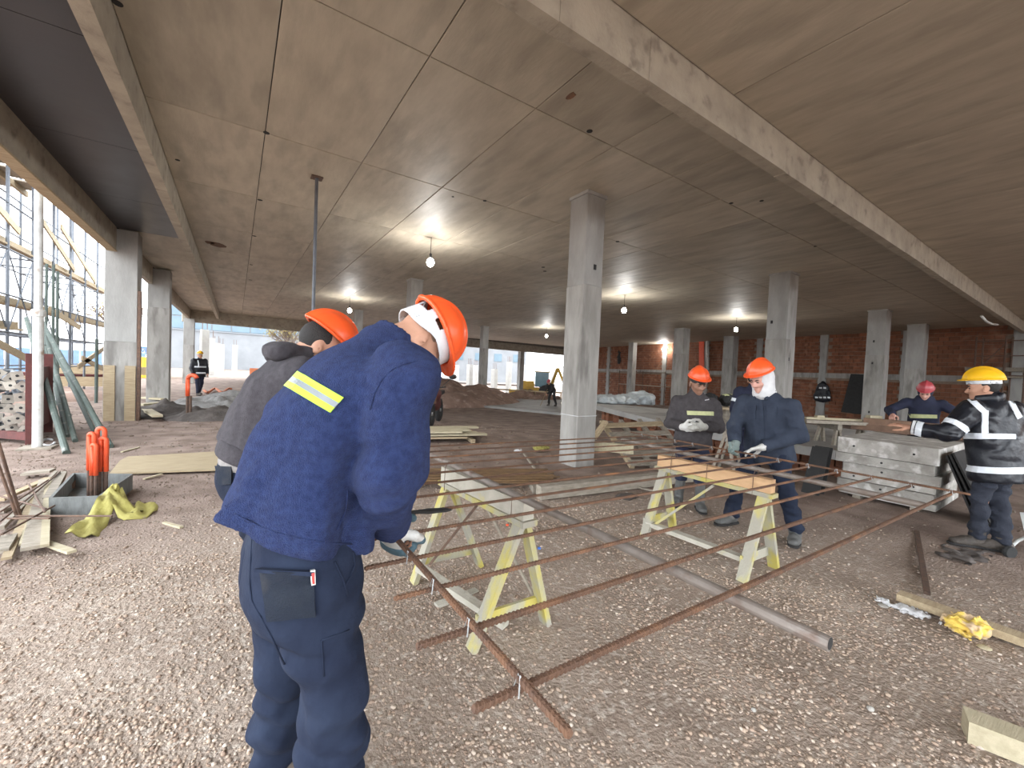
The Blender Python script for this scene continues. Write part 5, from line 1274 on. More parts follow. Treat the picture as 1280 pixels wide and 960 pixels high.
q = tc_ + dT * -.35 + V(-.02, -.12, .905); plank(q - dT * .06, q + dT * .06, .08, .035, 'woodpale', 'short pale offcut lying across the batten on the board table', 'offcut', name='offcut')
# ================================================================== stack of precast slabs
zt = .77; X0, X1, Y0, Y1 = 6.70, 7.95, 1.13, 2.05
hs = [.085, .105, .10, .12, .125, .205]; z = 0.03; nm = ['bottom', 'second from bottom', 'third from bottom', 'third from top', 'second from top', 'topmost']
offs = [(.0, .0, .0), (.0, .02, .0), (.02, .0, -.02), (.01, -.02, .0), (-.01, .03, .03), (-.02, .0, .04)]
for k, hgt in enumerate(hs):
    ox, oy, e = offs[k]; r = thing('precast_slab', ((X0 + X1) / 2, (Y0 + Y1) / 2, z), 'mortar-stained precast concrete slab, %s of the stack by the table' % nm[k], 'concrete slab', 'stacked precast slabs')
    m = MB(); m.cbox(((X0 + X1) / 2 + ox, (Y0 + Y1) / 2 + oy, z + hgt / 2), (X1 - X0 + e, Y1 - Y0 + e, hgt - .008), .012, random.uniform(-.015, .015)); m.build('slab', 'oldslab', r)
    for y in ((1.33, 1.9) if k in (2, 5) else (1.62,)):
        m = MB(); m.tube((X0 + ox - e / 2 - .004, y, z + hgt * .5), (X0 + .05, y, z + hgt * .5), .013, n=8); m.build('lifting_hole', 'black', r)
    z += hgt
for y in (1.3, 1.85): plank((X0 - .01, y, .012), (X1, y, .012), .08, .04, 'woodgrey', 'bearer under the precast slab stack', 'timber', 'bearers under the slab stack', 'timber')
STACKZ = z
# red-brown planks that the man in the red hat works on
bq = V(8.75, 1.72, 0); dB = nrm(V(-.15, 1, 0))
for k, (zz, off_, l) in enumerate(((.775, 0, .85), (.875, .02, .70))):
    plank(bq + V(off_, -.05, zz) - dB * l, bq + V(off_, -.05, zz) + dB * l, .10, .10, 'woodred', ['lower red-brown beam on the bench of the man in the red hat', 'upper red-brown beam on the bench of the man in the red hat'][k], 'beam', name='timber')
small_trestle(bq + V(.0, .45, 0), (1, .15), .5, .725, .2, 'dark trestle carrying the red-brown beams, farther from the coated man', 'woodgrey'); small_trestle(bq + V(.0, -.55, 0), (1, .15), .5, .725, .2, 'dark trestle carrying the red-brown beams, nearer the coated man', 'woodgrey')
# dark panels leaning on the stack
for k in range(3):
    m = MB(); x = 6.85 + k * .13; m.hexa([(x, .72 - .0, 0), (x + .03, .72, 0), (x + .03, .74, 0), (x, .74, 0), (x, 1.08, .70), (x + .03, 1.08, .70), (x + .03, 1.10, .70), (x, 1.10, .70)])
    m2 = MB(); m2.bar((6.98 + k * .0, .70 + k * .055, .0), (6.98, 1.02 + k * .025, .74 - .02 * k), .60, .018, up=(0, -1, .4)); o = m2.build('leaning_plywood', 'blackmatte'); setp(o, 'dark plywood panel leaning against the slab stack, %s' % ['outermost', 'middle one of three', 'innermost'][k], 'panel', 'panels leaning on the slab stack')
for k in range(2):
    x0_, x1_ = 6.28 + k * .16, 6.55 + k * .10; m2 = MB(); m2.hexa([(x0_, 2.12, 0), (x0_ + .02, 2.12, 0), (x0_ + .02, 2.32, 0), (x0_, 2.32, 0), (x1_, 2.12, .60), (x1_ + .02, 2.12, .60), (x1_ + .02, 2.32, .60), (x1_, 2.32, .60)]); o = m2.build('leaning_plywood', 'black'); setp(o, ['black panel leaning between the table and the slab stack, outer one', 'black panel leaning between the table and the slab stack, inner one'][k], 'panel')
# ================================================================== wire cart at the right edge
cp = atz(1290, 690, 0)
cart = thing('wire_cart', (cp[0], cp[1], 0), 'wire basket cart with a chrome tube foot beside the coated man', 'cart')
cX, cY = 6.30, .10
m = MB()
for i in range(9):
    for (a, b) in (((cX - .28 + i * .08, cY + .32, .38), (cX - .32 + i * .09, cY + .34, .78)), ((cX - .28 + i * .08, cY - .32, .38), (cX - .32 + i * .09, cY - .34, .78))): m.tube(a, b, .003, n=5)
for i in range(8):
    for sx in (-1, 1): m.tube((cX + sx * .28, cY - .30 + i * .085, .38), (cX + sx * .34, cY - .32 + i * .092, .78), .003, n=5)
for zz, e in ((.38, .0), (.48, .012), (.58, .025), (.68, .04), (.78, .06)):
    q = [(cX - .28 - e, cY - .32 - e * .4, zz), (cX + .28 + e, cY - .32 - e * .4, zz), (cX + .28 + e, cY + .32 + e * .4, zz), (cX - .28 - e, cY + .32 + e * .4, zz)]
    for a, b in zip(q, q[1:] + q[:1]): m.tube(a, b, .004 if zz < .7 else .008, n=6)
for i in range(8): m.tube((cX - .28, cY - .30 + i * .085, .38), (cX + .28, cY - .30 + i * .085, .38), .003, n=5)
m.build('wire_basket', 'steel', cart)
m = MB(); m.bar((cX - .30, cY + .10, .10), (cX - .05, cY + .18, .34), .42, .012, up=(-1, 0, 1)); m.build('side_panel', 'steelwhite', cart)
m = MB(); pts = [atz(1264, 683, .06), atz(1272, 676, .08), atz(1290, 668, .12), V(cX, cY, .34)]; m.path(pts, .014, 8); m.build('chrome_foot', 'steelwhite', cart)
m = MB(); w_ = atz(1262, 690, .05); m.lathe([(.05, -.018), (.055, 0), (.05, .018)], w_, 14, (.5, .8, 0)); m.build('caster', 'tire', cart)
m = MB(); m.lathe([(.04, 0), (.045, .02), (.045, .15), (.018, .20), (.016, .23)], (cX - .18, cY + .2, .39), 12); o = m.build('bottle', 'glassblue', smooth=True); setp(o, 'pale blue plastic bottle lying in the wire cart', 'bottle')
crumple('plastic_bag', (cX + .08, cY + .1, .47), (.16, .15, .09), 'white', 'white plastic bag in the wire cart', 'bag', 31, .012, .03, 12)
# ================================================================== loose things on the near ground
a, b = atz(1123, 748, .02), atz(1280, 805, .02); dd = b - a
plank(a + V(0, 0, .022), a + dd * 1.9 + V(0, 0, .022), .10, .045, 'wood', 'worn yellow plank with a crumpled yellow rag on it', 'plank')
a = V(2.575, .30, .045); plank(a, a + V(.20, -.62, 0), .11, .09, 'woodpale', 'thick pale timber end lying alone on the gravel', 'timber', name='timber')
p = atz(1211, 788, .04); crumple('rag', p + V(0, 0, .025), (.085, .075, .042), 'ragy', 'crumpled yellow and tan rag beside the worn plank', 'rag', 40, .006, .028, 22) if mat('ragy', (0.70, 0.50, 0.10), (0.58, 0.42, 0.26), 12, .8, .3, 60, lo=.45, hi=.55) else None
p = atz(1131, 764, .01)
for k in range(1): crumple('rag', p + V(.02, .0, .008), (.04, .12, .012), 'white', 'flat white rag strip lying beside the worn plank end', 'rag', 44, .005, .012, 30)
def stone(px, py, s, mt, label):
    p = atz(px, py, 0); p[2] = ground_z(p[0], p[1]) + s[2] * .4; crumple('stone', p, s, mt, label, 'stone', int(px) % 17, .006, s[2] * .35, 12)
stone(1104, 756, (.035, .028, .012), 'oldslab', 'flat grey stone at the tip of the white rag'); stone(1231, 811, (.035, .03, .008), 'woodpale', 'flat tan flake below the yellow rag'); stone(1088, 889, (.022, .016, .012), 'oldslab', 'single pale stone on the gravel, near the thick timber end')
stone(942, 887, (.013, .010, .008), 'oldslab', 'small white stone on the gravel below the grey tube end'); stone(785, 620, (.16, .10, .02), 'dirtgrey', 'flat slab of broken mortar in front of the heavy timber')
p, q = atz(1146, 664, .01), atz(1159, 742, .01); plank(p, q, .035, .02, 'rustdark', 'rusty flat strip lying on the ground before the coated man', 'strip', name='steel_strip')
p, q = atz(1165, 684, .0), atz(1250, 703, .0); 
crumple('mud_clod', (p + q) / 2 + V(0, 0, .005), (.22, .10, .012), 'dirtgrey', 'dark flattened mud clod near the boots of the coated man', 'mud', 51, .012, .02, 9)
for k, (px, py, qx, qy, mt) in enumerate(((545, 757, 596, 738, 'whitewood'), (655, 567, 668, 585, 'woodgrey'), (770, 602, 830, 617, 'woodgrey'), (905, 610, 960, 606, 'plastic'))):
    a, b = atz(px, py, .015), atz(qx, qy, .015)
    if k == 3: crumple('plastic_scrap', (a + b) / 2 + V(0, 0, .02), (.22, .12, .035), 'plastic', 'clear plastic wrap crumpled behind the new timber trestle', 'scrap', 60, .012, .03, 12)
    else: plank(a, b, .05 if k == 0 else .03, .02, mt, ['short whitish board scrap under the weathered trestle', 'thin stick beside the bundle of bars', 'thin stick lying across the heavy timber front'][k], 'scrap', name='wood_scrap')
for px, py, mt, lb in ((634, 657, 'orangedirty', 'small red plastic disc under the weathered trestle'), (674, 686, 'blue', 'small blue plastic disc under the weathered trestle')):
    p = atz(px, py, .01); m = MB(); m.lathe([(.014, 0), (.014, .012), (.010, .014)], p, 10); o = m.build('plastic_scrap', mt); setp(o, lb, 'scrap')
# hanging bulbs
def bulb(px, py, label, z=3.72, group='bare bulbs under the slab', strength=120, cord=True):
    p = atz(px, py, z); r = thing('hanging_bulb', p + V(0, 0, -.06), label, 'lamp', group)
    m = MB(); m.sphere(p, (.08, .08, .095), 14, 10); g = m.build('bulb', 'bulb', r, smooth=True)
    m = MB(); m.lathe([(.02, 0), (.028, .02), (.028, .09), (.012, .11)], p + V(0, 0, .085), 10); m.build('socket', 'blackmatte', r)
    if cord: m = MB(); m.tube(p + V(0, 0, .16), V(p[0], p[1], ZC), .006, n=6); m.build('cord', 'black', r)
    L = bpy.data.lights.new('bulb_light', 'POINT'); L.energy = strength; L.color = (1, .99, .96); L.shadow_soft_size = .09
    lo = bpy.data.objects.new('bulb_light', L); COL.objects.link(lo); lo.parent = r; lo.location = (0, 0, -.12)
    return r
BULB_W = 13
for (px, py), lb in zip(((538, 328), (437, 388), (683, 420), (780, 388), (920, 412)), ('lit bulb hanging above the orange hard hat of the man in blue', 'lit bulb beside the far column behind the stooping men', 'lit bulb hanging toward the far open end', 'lit bulb hanging just beyond the big column', 'lit bulb hanging over the man with the white wrap')):
    bulb(px, py, lb, strength=BULB_W)
bl_ = bulb(830, 437, 'lit lamp fixed to the pale tie of the brick wall', z=3.2, strength=BULB_W, cord=False) if False else None
pw = onwall(830, 437, .35)
r = thing('wall_lamp', pw, 'lit lamp fixed on the pale tie of the brick wall above the scaffold board', 'lamp')
m = MB(); m.sphere(pw, (.16, .16, .16), 12, 8); m.build('bulb', 'bulb', r, smooth=True); m = MB(); m.bar(pw - wnv * .33, pw, .05, .05); m.build('bracket', 'white', r)
L = bpy.data.lights.new('lamp_light', 'POINT'); L.energy = BULB_W; L.color = (1, .97, .92); L.shadow_soft_size = .2; lo = bpy.data.objects.new('lamp_light', L); COL.objects.link(lo); lo.parent = r; lo.location = tuple(wnv * .3)
# steel prop in the middle
pp = atz(396, 222, ZC); r = thing('steel_prop', (pp[0], pp[1], 0), 'thin grey steel prop rising to the slab behind the man in charcoal hoodie', 'prop')
m = MB(); m.tube((pp[0], pp[1], 0), (pp[0], pp[1], 2.0), .030, n=12); m.build('outer_tube', 'greensteel', r); m = MB(); m.tube((pp[0], pp[1], 2.0), (pp[0], pp[1], ZC), .024, n=12); m.build('inner_tube', 'scafsteel', r); m = MB(); m.bbox((pp[0] - .08, pp[1] - .08, ZC - .012), (pp[0] + .08, pp[1] + .08, ZC)); m.build('head_plate', 'rustdark', r); m = MB(); m.bbox((pp[0] - .08, pp[1] - .08, -.01), (pp[0] + .08, pp[1] + .08, .012)); m.build('base_plate', 'rustdark', r)
# ================================================================== at the brick wall
# orange hose strip and white conduit
a, b = onwall(877, 418, .16), onwall(877, 462, .16)
m = MB(); m.bar(a, b, .05, .42, up=wd); o = m.build('orange_sheet', 'orangedirty'); setp(o, 'long orange sheet hanging down the brick wall', 'sheet')
a, b = onwall(884.5, 420, .16), onwall(884.5, 462, .16); m = MB(); m.path([a, a * .5 + b * .5 + wnv * .03, b], .11, 8); o = m.build('conduit', 'steelwhite', smooth=True); setp(o, 'pale conduit pipe beside the orange sheet on the wall', 'pipe')
# black door panel leaning
a = onwall(1066, 545, .5); m = MB(); c0 = onwall(1072, 500, .3); s0 = sw(c0)
m.bar(wallp(s0, 0, .75), wallp(s0 - .05, 2.05, .12), 1.0, .05, up=wnv); o = m.build('black_panel', 'black'); setp(o, 'tall black panel leaning on the brick wall behind the slab stack', 'panel')
# jacket hanging on the wall tie
hj = onwall(1029, 478, .25); u_ = wd
hr_ = thing('hanging_jacket', hj + V(0, 0, -1.0), 'black jacket with white bands hanging on the brick wall', 'jacket')
jf = folds(union([ecap(hj + V(0, 0, -.1), hj + V(0, 0, -.95), (.16, .12), (.40, .17), u_), ecap(hj + V(0, 0, .0), hj + V(0, 0, -.15), (.10, .08), (.2, .1), u_), cap(hj + u_ * .17 + V(0, 0, -.2), hj + u_ * .36 + V(0, 0, -.78), .09, .08), cap(hj - u_ * .17 + V(0, 0, -.2), hj - u_ * .36 + V(0, 0, -.78), .09, .08)], .06), .03, 6, 3)
sdf_obj('shell', jf, hj - V(1, 1, 1.25), hj + V(1, 1, .3), .03, 'blackshiny', hr_)
for py, xs in ((497, (1021, 1026, 1031, 1036)), (485, (1026, 1031))):
    for x in xs: cloth_patch('band', jf, ((x - 1.8, py - 1.2), (x + 1.6, py - 1.0), (x + 1.6, py + 1.0), (x - 1.8, py + .8)), 4, 3, 'reflect', hr_, depth0=16, thick=.02)
# scaffold board and frame for the man in black
sA, sB = onwall(777, 481, 1.0), onwall(834, 481.5, 1.0); zB = (sA[2] + sB[2]) / 2 - .03
sc_ = thing('wall_scaffold', (sA + sB) / 2 * V(1, 1, 0) + V(0, 0, -.6), 'light scaffold with boards standing along the brick wall', 'scaffold')
sa, sb_ = sw(sA), sw(sB)
m = MB(); m.bar(wallp(sa, zB, 1.0), wallp(sb_, zB, 1.0), .7, .06); m.build('board', 'woodgrey', sc_)
m = MB(); m.bar(wallp(sa, zB + 1.1, 1.25), wallp(sb_, zB + 1.1, 1.25), .05, .05); m.build('rail', 'rustdark', sc_)
for t in (0, .55, 1):
    for of in (.7, 1.3): m = MB(); m.tube(wallp(sa + (sb_ - sa) * t, -.8, of), wallp(sa + (sb_ - sa) * t, zB + (1.2 if of > 1 else 0), of), .03, n=6); m.build('upright', 'rustdark', sc_)
pk = onwall(774, 447, .6); crumple('hanging_bag', pk, (.16, .16, .55), 'black', 'black bag hanging beside the pale column at the wall scaffold', 'bag', 71, .05, .08, 4)
# scaffold tower by the wall at the right edge
wsc = thing('tower_scaffold', wallp(sw(onwall(1255, 470, .9)), -.6, .9), 'tower scaffold with planks in front of the brick wall beyond the yellow hat', 'scaffold')
s1, s2 = sw(onwall(1222, 470, .7)), sw(onwall(1285, 470, .7))
for t in (0, .6, 1):
    for of in (.35, 1.1): m = MB(); m.tube(wallp(s1 + (s2 - s1) * t, -.7, of), wallp(s1 + (s2 - s1) * t, 3.7, of), .03, n=6); m.build('upright', 'rustdark', wsc)
for zz in (1.0, 2.1, 2.9, 3.5): m = MB(); m.tube(wallp(s1, zz, 1.1), wallp(s2, zz, 1.1), .025, n=6); m.build('ledger', 'rustdark', wsc)
m = MB(); m.tube(wallp(s1, 2.2, 1.1), wallp(s1 + (s2 - s1) * .6, 3.4, 1.1), .02, n=6); m.build('brace', 'rustdark', wsc)
for k, zz in enumerate((2.05, 2.35)): m = MB(); m.bar(wallp(s1 + .3, zz, .8), wallp(s2, zz, .8), .5, .06 + .1 * k); m.build('plank', 'woodgrey', wsc)
m = MB(); q = [onY(x, y, 2.24) for x, y in ((1227, 395), (1233, 402), (1240, 405), (1247, 406))]; m.path(q, .03, 8); m.build('bent_pipe', 'steelwhite', RBEAM, smooth=True)
# ================================================================== open left side: prop, rack, scrap, scaffold
r = thing('shore_prop', (-2.46, 9.08, 0), 'white telescopic steel prop under the slab edge beside the deep outer beam', 'prop')
m = MB(); m.tube((-2.46, 9.08, .02), (-2.46, 9.08, 2.05), .058, n=16); m.build('outer_tube', 'steelwhite', r); m = MB(); m.tube((-2.46, 9.08, 2.05), (-2.46, 9.08, 4.255), .048, n=16); m.build('inner_tube', 'steelwhite', r)
m = MB(); m.lathe([(.08, 0), (.08, .08), (.065, .10)], (-2.46, 9.08, 1.98), 14); m.build('collar', 'steelwhite', r); m = MB(); m.bbox((-2.56, 8.98, 4.255), (-2.36, 9.18, 4.27)); m.build('head_plate', 'steel', r); m = MB(); m.bbox((-2.64, 8.92, -.02), (-2.28, 9.24, .02)); m.build('base_board', 'woodgrey', r)
# green tripod of splayed tube legs round it
tri = thing('prop_tripod', (-2.35, 9.2, 0), 'green steel tripod legs splayed around the white prop', 'tripod')
def px_leg(a, za, b, zb, rad, name, mt='greensteel'):
    A = atz(*b, zb); depth = float((RW.T @ (A - EYE))[2]); B = atd(*a, za); m = MB(); m.tube(A, B, rad, n=10); m.build(name, mt, tri)
px_leg((33, 398), 8.7, (83, 566), .02, .042, 'leg'); px_leg((52, 402), 8.9, (138, 558), .02, .042, 'leg'); px_leg((56, 414), 9.0, (94, 551), .02, .036, 'leg'); px_leg((60, 420), 9.4, (118, 540), .02, .036, 'leg'); px_leg((55, 420), 9.6, (84, 545), .02, .035, 'leg')
for (a, b) in (((66, 470), (72, 500)), ((75, 500), (88, 520))):
    A, B = atd(*a, 8.9), atd(*b, 8.9); m = MB(); m.tube(A, B, .03, n=8); m.build('clamp', 'steel', tri)
m = MB(); m.tube(atd(48, 430, 9.0), atd(62, 431, 9.0), .03, n=8); m.build('clamp', 'greensteel', tri)
# green props behind
for k, (px, dep, top) in enumerate(((57, 10.4, 3.66), (71, 11.3, 3.66), (120, 12.2, 1.9))):
    g = atd(px, 520, dep); lab = ['pair of slim green props behind the white prop', 'slim green prop farther along under the deep outer beam', 'short green prop leaning near the planked column'][k]
    r = thing('slim_prop', (g[0], g[1], 0), lab, 'prop')
    for q in range(2 if k == 0 else 1):
        x = g[0] + q * .12; m = MB(); m.tube((x, g[1], 0), (x, g[1], 1.9), .04, n=8); m.build('outer_tube', 'greensteel', r)
        if top > 2: m = MB(); m.tube((x, g[1], 1.9), (x, g[1], top), .03, n=8); m.build('inner_tube', 'greensteel', r)
# red steel rack filled with props seen from their end plates
rk = thing('steel_rack', (-3.1, 10.2, 0), 'red steel rack holding a pile of prop ends beside the white prop', 'rack')
c0, c1 = atz(34, 553, 0), atz(58, 540, 0)
for px, py, top in ((38, 555, 1.42), (-40, 548, 1.42), (60, 541, 1.42)):
    c = atz(px, py, 0); m = MB(); m.box((c[0], c[1], top / 2), (.11, .10, top), .3); m.build('post', 'redsteel', rk)
m = MB(); m.bar(V(*atz(38, 555, 0)[:2], .12), V(*atz(-40, 548, 0)[:2], .12), .08, .12); m.build('rail', 'redsteel', rk); m = MB(); m.bar(V(*atz(38, 555, 0)[:2], .7), V(*atz(60, 541, 0)[:2], .7), .04, 1.0); m.build('side_plate', 'redsteel', rk)
bx0 = atz(36, 556, 0); bx1 = atz(-45, 549, 0); du = nrm(bx1 - bx0); wr_ = float(np.linalg.norm((bx1 - bx0)[:2])); back = V(-.25, 1, 0); back = nrm(back)
pe = MB(); s_ = .066
pe.hexa([(-s_, 0, -s_), (s_, 0, -s_), (s_, .012, -s_), (-s_, .012, -s_), (-s_, 0, s_), (s_, 0, s_), (s_, .012, s_), (-s_, .012, s_)])
pme = bpy.data.meshes.new('end_plate'); pme.from_pydata(pe.v, [], pe.f); pme.materials.append(MATS['propend'])
ph = MB(); ph.tube((0, -.004, 0), (0, .01, 0), .02, n=8); phm = bpy.data.meshes.new('bolt_hole'); phm.from_pydata(ph.v, [], ph.f); phm.materials.append(MATS['black'])
pt = MB(); pt.tube((0, .012, 0), (0, 1.6, 0), .045, n=8); ptm = bpy.data.meshes.new('tube'); ptm.from_pydata(pt.v, [], pt.f); ptm.materials.append(MATS['scafsteel'])
yaw = math.atan2(back[0], back[1])
for row in range(6):
    for i in range(5):
        u = .13 + i * (wr_ - .2) / 5 + (row % 2) * .07 + random.uniform(-.05, .05); z = .22 + row * .165 + random.uniform(-.04, .04)
        p = bx0 + du * u + back * random.uniform(.02, .3)
        e = bpy.data.objects.new('stacked_prop', None); COL.objects.link(e); e.location = (p[0], p[1], z); e.rotation_euler = (0, random.uniform(-.8, .8), -yaw + random.uniform(-.2, .2)); e.empty_display_size = .1
        setp(e, 'rusty pale square end plate of a prop stored in the red rack', 'prop', 'props stored in the red rack')
        for me_, nm_ in ((pme, 'end_plate'), (phm, 'bolt_hole'), (ptm, 'tube')):
            q = bpy.data.objects.new(nm_, me_); COL.objects.link(q); q.parent = e
m = MB(); q = [atz(60 + 8 * math.cos(t), 553 + 4 * math.sin(t), .02) for t in np.linspace(0, 5.4, 20)]; m.path(q, .018, 6); o = m.build('hose_ring', 'white', smooth=True); setp(o, 'white hose loop on the earth by the white prop', 'hose')
# plywood sheet on the ground
bd = thing('plywood_sheet', atz(220, 580, 0) * V(1, 1, 0), 'large pale plywood sheet lying on the earth behind the stooping men', 'plywood')
pts = [atz(x, y, .03) for x, y in ((137, 592), (300, 586), (300, 563), (160, 571), (150, 576))]
m = MB(); m.prism([tuple(p[:2]) for p in pts], .015, .035); m.build('sheet', 'ply', bd)
# dark timber trough with orange dipped stakes and caution tape
tq = [atz(x, y, 0) for x, y in ((63, 646), (124, 643), (164, 612), (92, 611))]
tr_ = thing('timber_trough', (tq[0] + tq[2]) / 2, 'dark weathered timber trough with orange dipped stakes standing in it', 'trough')
H_ = .17
for k in range(4):
    a, b = tq[k], tq[(k + 1) % 4]; m = MB(); m.bar(a + V(0, 0, H_ / 2), b + V(0, 0, H_ / 2), .022, H_); m.build('side_board', 'troughw', tr_)
m = MB(); m.prism([tuple(p[:2]) for p in tq], .0, .02); m.build('bottom_board', 'troughw', tr_)
b0 = atz(116, 622, .02)
for k, (dx, dy, tall, wd_) in enumerate(((-.03, .0, .62, .05), (.02, .04, .66, .06), (.0, -.04, .52, .04), (.05, .0, .57, .05))):
    c = b0 + V(dx, dy, 0); sx = nrm(V(.8, -.55 + .3 * (k % 2), 0)); r = thing('hooked_stake', c, ['rusty stake with a tall orange dipped hook at the trough corner', 'rusty stake with the widest orange dipped hook in the trough', 'short orange dipped stake between the taller ones', 'orange dipped stake nearest the caution tape knot'][k], 'stake', 'orange dipped stakes')
    arc = [c + sx * wd_ / 2 * (1 - math.cos(t)) + V(0, 0, tall + wd_ * .5 * math.sin(t)) for t in np.linspace(0, PI, 9)]
    m = MB(); m.path([c + V(0, 0, tall * .45), c + V(0, 0, tall)] + arc + [c + sx * wd_ + V(0, 0, tall), c + sx * wd_ + V(0, 0, tall * .45)], .020, 8); m.build('orange_coat', 'orangedirty', r, smooth=True)
    m = MB(); m.tube(c, c + V(0, 0, tall * .46), .015, n=8); m.tube(c + sx * wd_, c + sx * wd_ + V(0, 0, tall * .46), .015, n=8); m.build('rod', 'rustdark', r)
def ribbon(name, pxs, zs, w, mt, label, cat):
    pts = [atz(x, y, z) for (x, y), z in zip(pxs, zs)]; N = 6; P = []; F = []; fine = []
    for i in range(len(pts) - 1):
        for t in np.linspace(0, 1, 5)[:-1]: fine.append(pts[i] * (1 - t) + pts[i + 1] * t)
    fine.append(pts[-1])
    for i, p in enumerate(fine):
        d = fine[min(i + 1, len(fine) - 1)] - fine[max(i - 1, 0)]; s = nrm(np.cross(d, V(.3, -.3, 1)))
        ww = w[0] + (w[1] - w[0]) * i / (len(fine) - 1)
        for j in range(N):
            t = j / (N - 1) - .5; P.append(p + s * ww * t + V(0, 0, .02 * math.sin(t * 9 + i * .7)) + V(0, 0, .012 * random.random()))
    n = len(P); P2 = P + [p - V(0, 0, .006) for p in P]
    for i in range(len(fine) - 1):
        for j in range(N - 1):
            a = i * N + j; F.append((a, a + 1, a + N + 1, a + N)); F.append((n + a, n + a + N, n + a + N + 1, n + a + 1))
    for i in range(len(fine) - 1): F.append((i * N, i * N + N, n + i * N + N, n + i * N)); F.append((i * N + N - 1, n + i * N + N - 1, n + i * N + 2 * N - 1, i * N + 2 * N - 1))
    o = link_mesh(name, P2, F, mt, smooth=True); setp(o, label, cat); return o
ribbon('caution_tape', ((141, 612), (134, 626), (126, 642), (116, 656), (102, 670)), (.17, .15, .06, .03, .02), (.10, .20), 'caution', 'yellow caution tape strip falling from the trough corner', 'tape')
ribbon('caution_tape', ((142, 612), (149, 625), (160, 642), (172, 644), (184, 635), (190, 630)), (.19, .13, .03, .02, .02, .02), (.12, .20), 'caution', 'yellow caution tape loop spread on the earth beside the trough', 'tape')
crumple('tape_knot', atz(143, 610, .20), (.035, .035, .035), 'caution', 'knot of yellow caution tape on the trough corner', 'tape', 80, .008, .015, 30)
# scrap timber and bars heap
hp_ = [((8, 698), (45, 615), .05, .02, 'wood'), ((30, 680), (48, 620), .05, .02, 'woodpale'), ((40, 685), (58, 600), .11, .025, 'woodgrey'), ((56, 682), (60, 600), .045, .02, 'woodpale'), ((0, 640), (40, 620), .05, .03, 'woodgrey'), ((2, 660), (70, 590), .03, .03, 'woodgrey'), ((0, 625), (60, 598), .06, .025, 'wood'), ((60, 625), (78, 592), .07, .05, 'woodgrey'), ((50, 676), (90, 690), .05, .018, 'woodpale'), ((0, 690), (12, 670), .08, .03, 'woodgrey'), ((30, 592), (66, 588), .14, .025, 'woodgrey'), ((88, 608), (94, 592), .06, .05, 'woodred')]
SL_ = ['long narrow brown board in the scrap heap, foremost end nearest the gravel', 'narrow pale board in the scrap heap beside the wide grey one', 'wide weathered grey board in the scrap heap', 'narrow pale batten in the scrap heap next to the trough', 'short grey board under the leaning rusty bars', 'long grey square batten across the scrap heap', 'brown board at the back of the scrap heap', 'thick grey offcut between the scrap heap and the trough', 'short pale pointed offcut lying off the scrap heap', 'short broad grey offcut at the scrap heap edge', 'broad thin grey board lying behind the scrap heap', 'short red-brown block behind the dark trough']
for k, (a, b, w, h_, mt) in enumerate(hp_):
    z = .03 + .012 * (k % 4); plank(atz(*a, z), atz(*b, z + .02), w, h_, mt, SL_[k], 'scrap', 'timber scraps in the heap', 'wood_scrap')
for k, (a, b) in enumerate((((0, 652), (75, 590)), ((0, 640), (60, 600)), ((2, 668), (68, 632)), ((0, 620), (58, 636)), ((10, 648), (62, 648)), ((36, 605), (56, 640)), ((20, 645), (140, 645)))):
    m = MB(); m.tube(atz(*a, .10), atz(*b, .12), .008, n=6); o = m.build('steel_bar', 'rustdark'); setp(o, 'thin rusty bar across the scrap heap by the dark trough', 'steel bar', 'bars on the scrap heap')
for k, (a, b) in enumerate((((0, 560), (26, 646)), ((0, 590), (22, 648)))):
    A = atz(*b, .04); dep = float((RW.T @ (A - EYE))[2]); m = MB(); m.tube(A, atd(a[0] - 6, a[1] - 20, dep * .97), .012, n=6); o = m.build('steel_bar', 'rustdark'); setp(o, ['rusty bar leaning up from the scrap heap, taller one', 'rusty bar leaning up from the scrap heap, shorter one'][k], 'steel bar')
for k, (x, y) in enumerate(((100, 596), (180, 600), (205, 655), (152, 566))):
    p = atz(x, y, .0); q = atz(x + 22, y + 6 * (-1) ** k, 0); plank(p + V(0, 0, .012), q + V(0, 0, .012), .03, .015, 'woodpale', ['thin pale batten on the earth before the plywood sheet', 'thin pale batten at the plywood sheet front edge', 'small pale stick alone on the gravel left of the men', 'small pale stick behind the plywood sheet'][k], 'stick', name='stick')
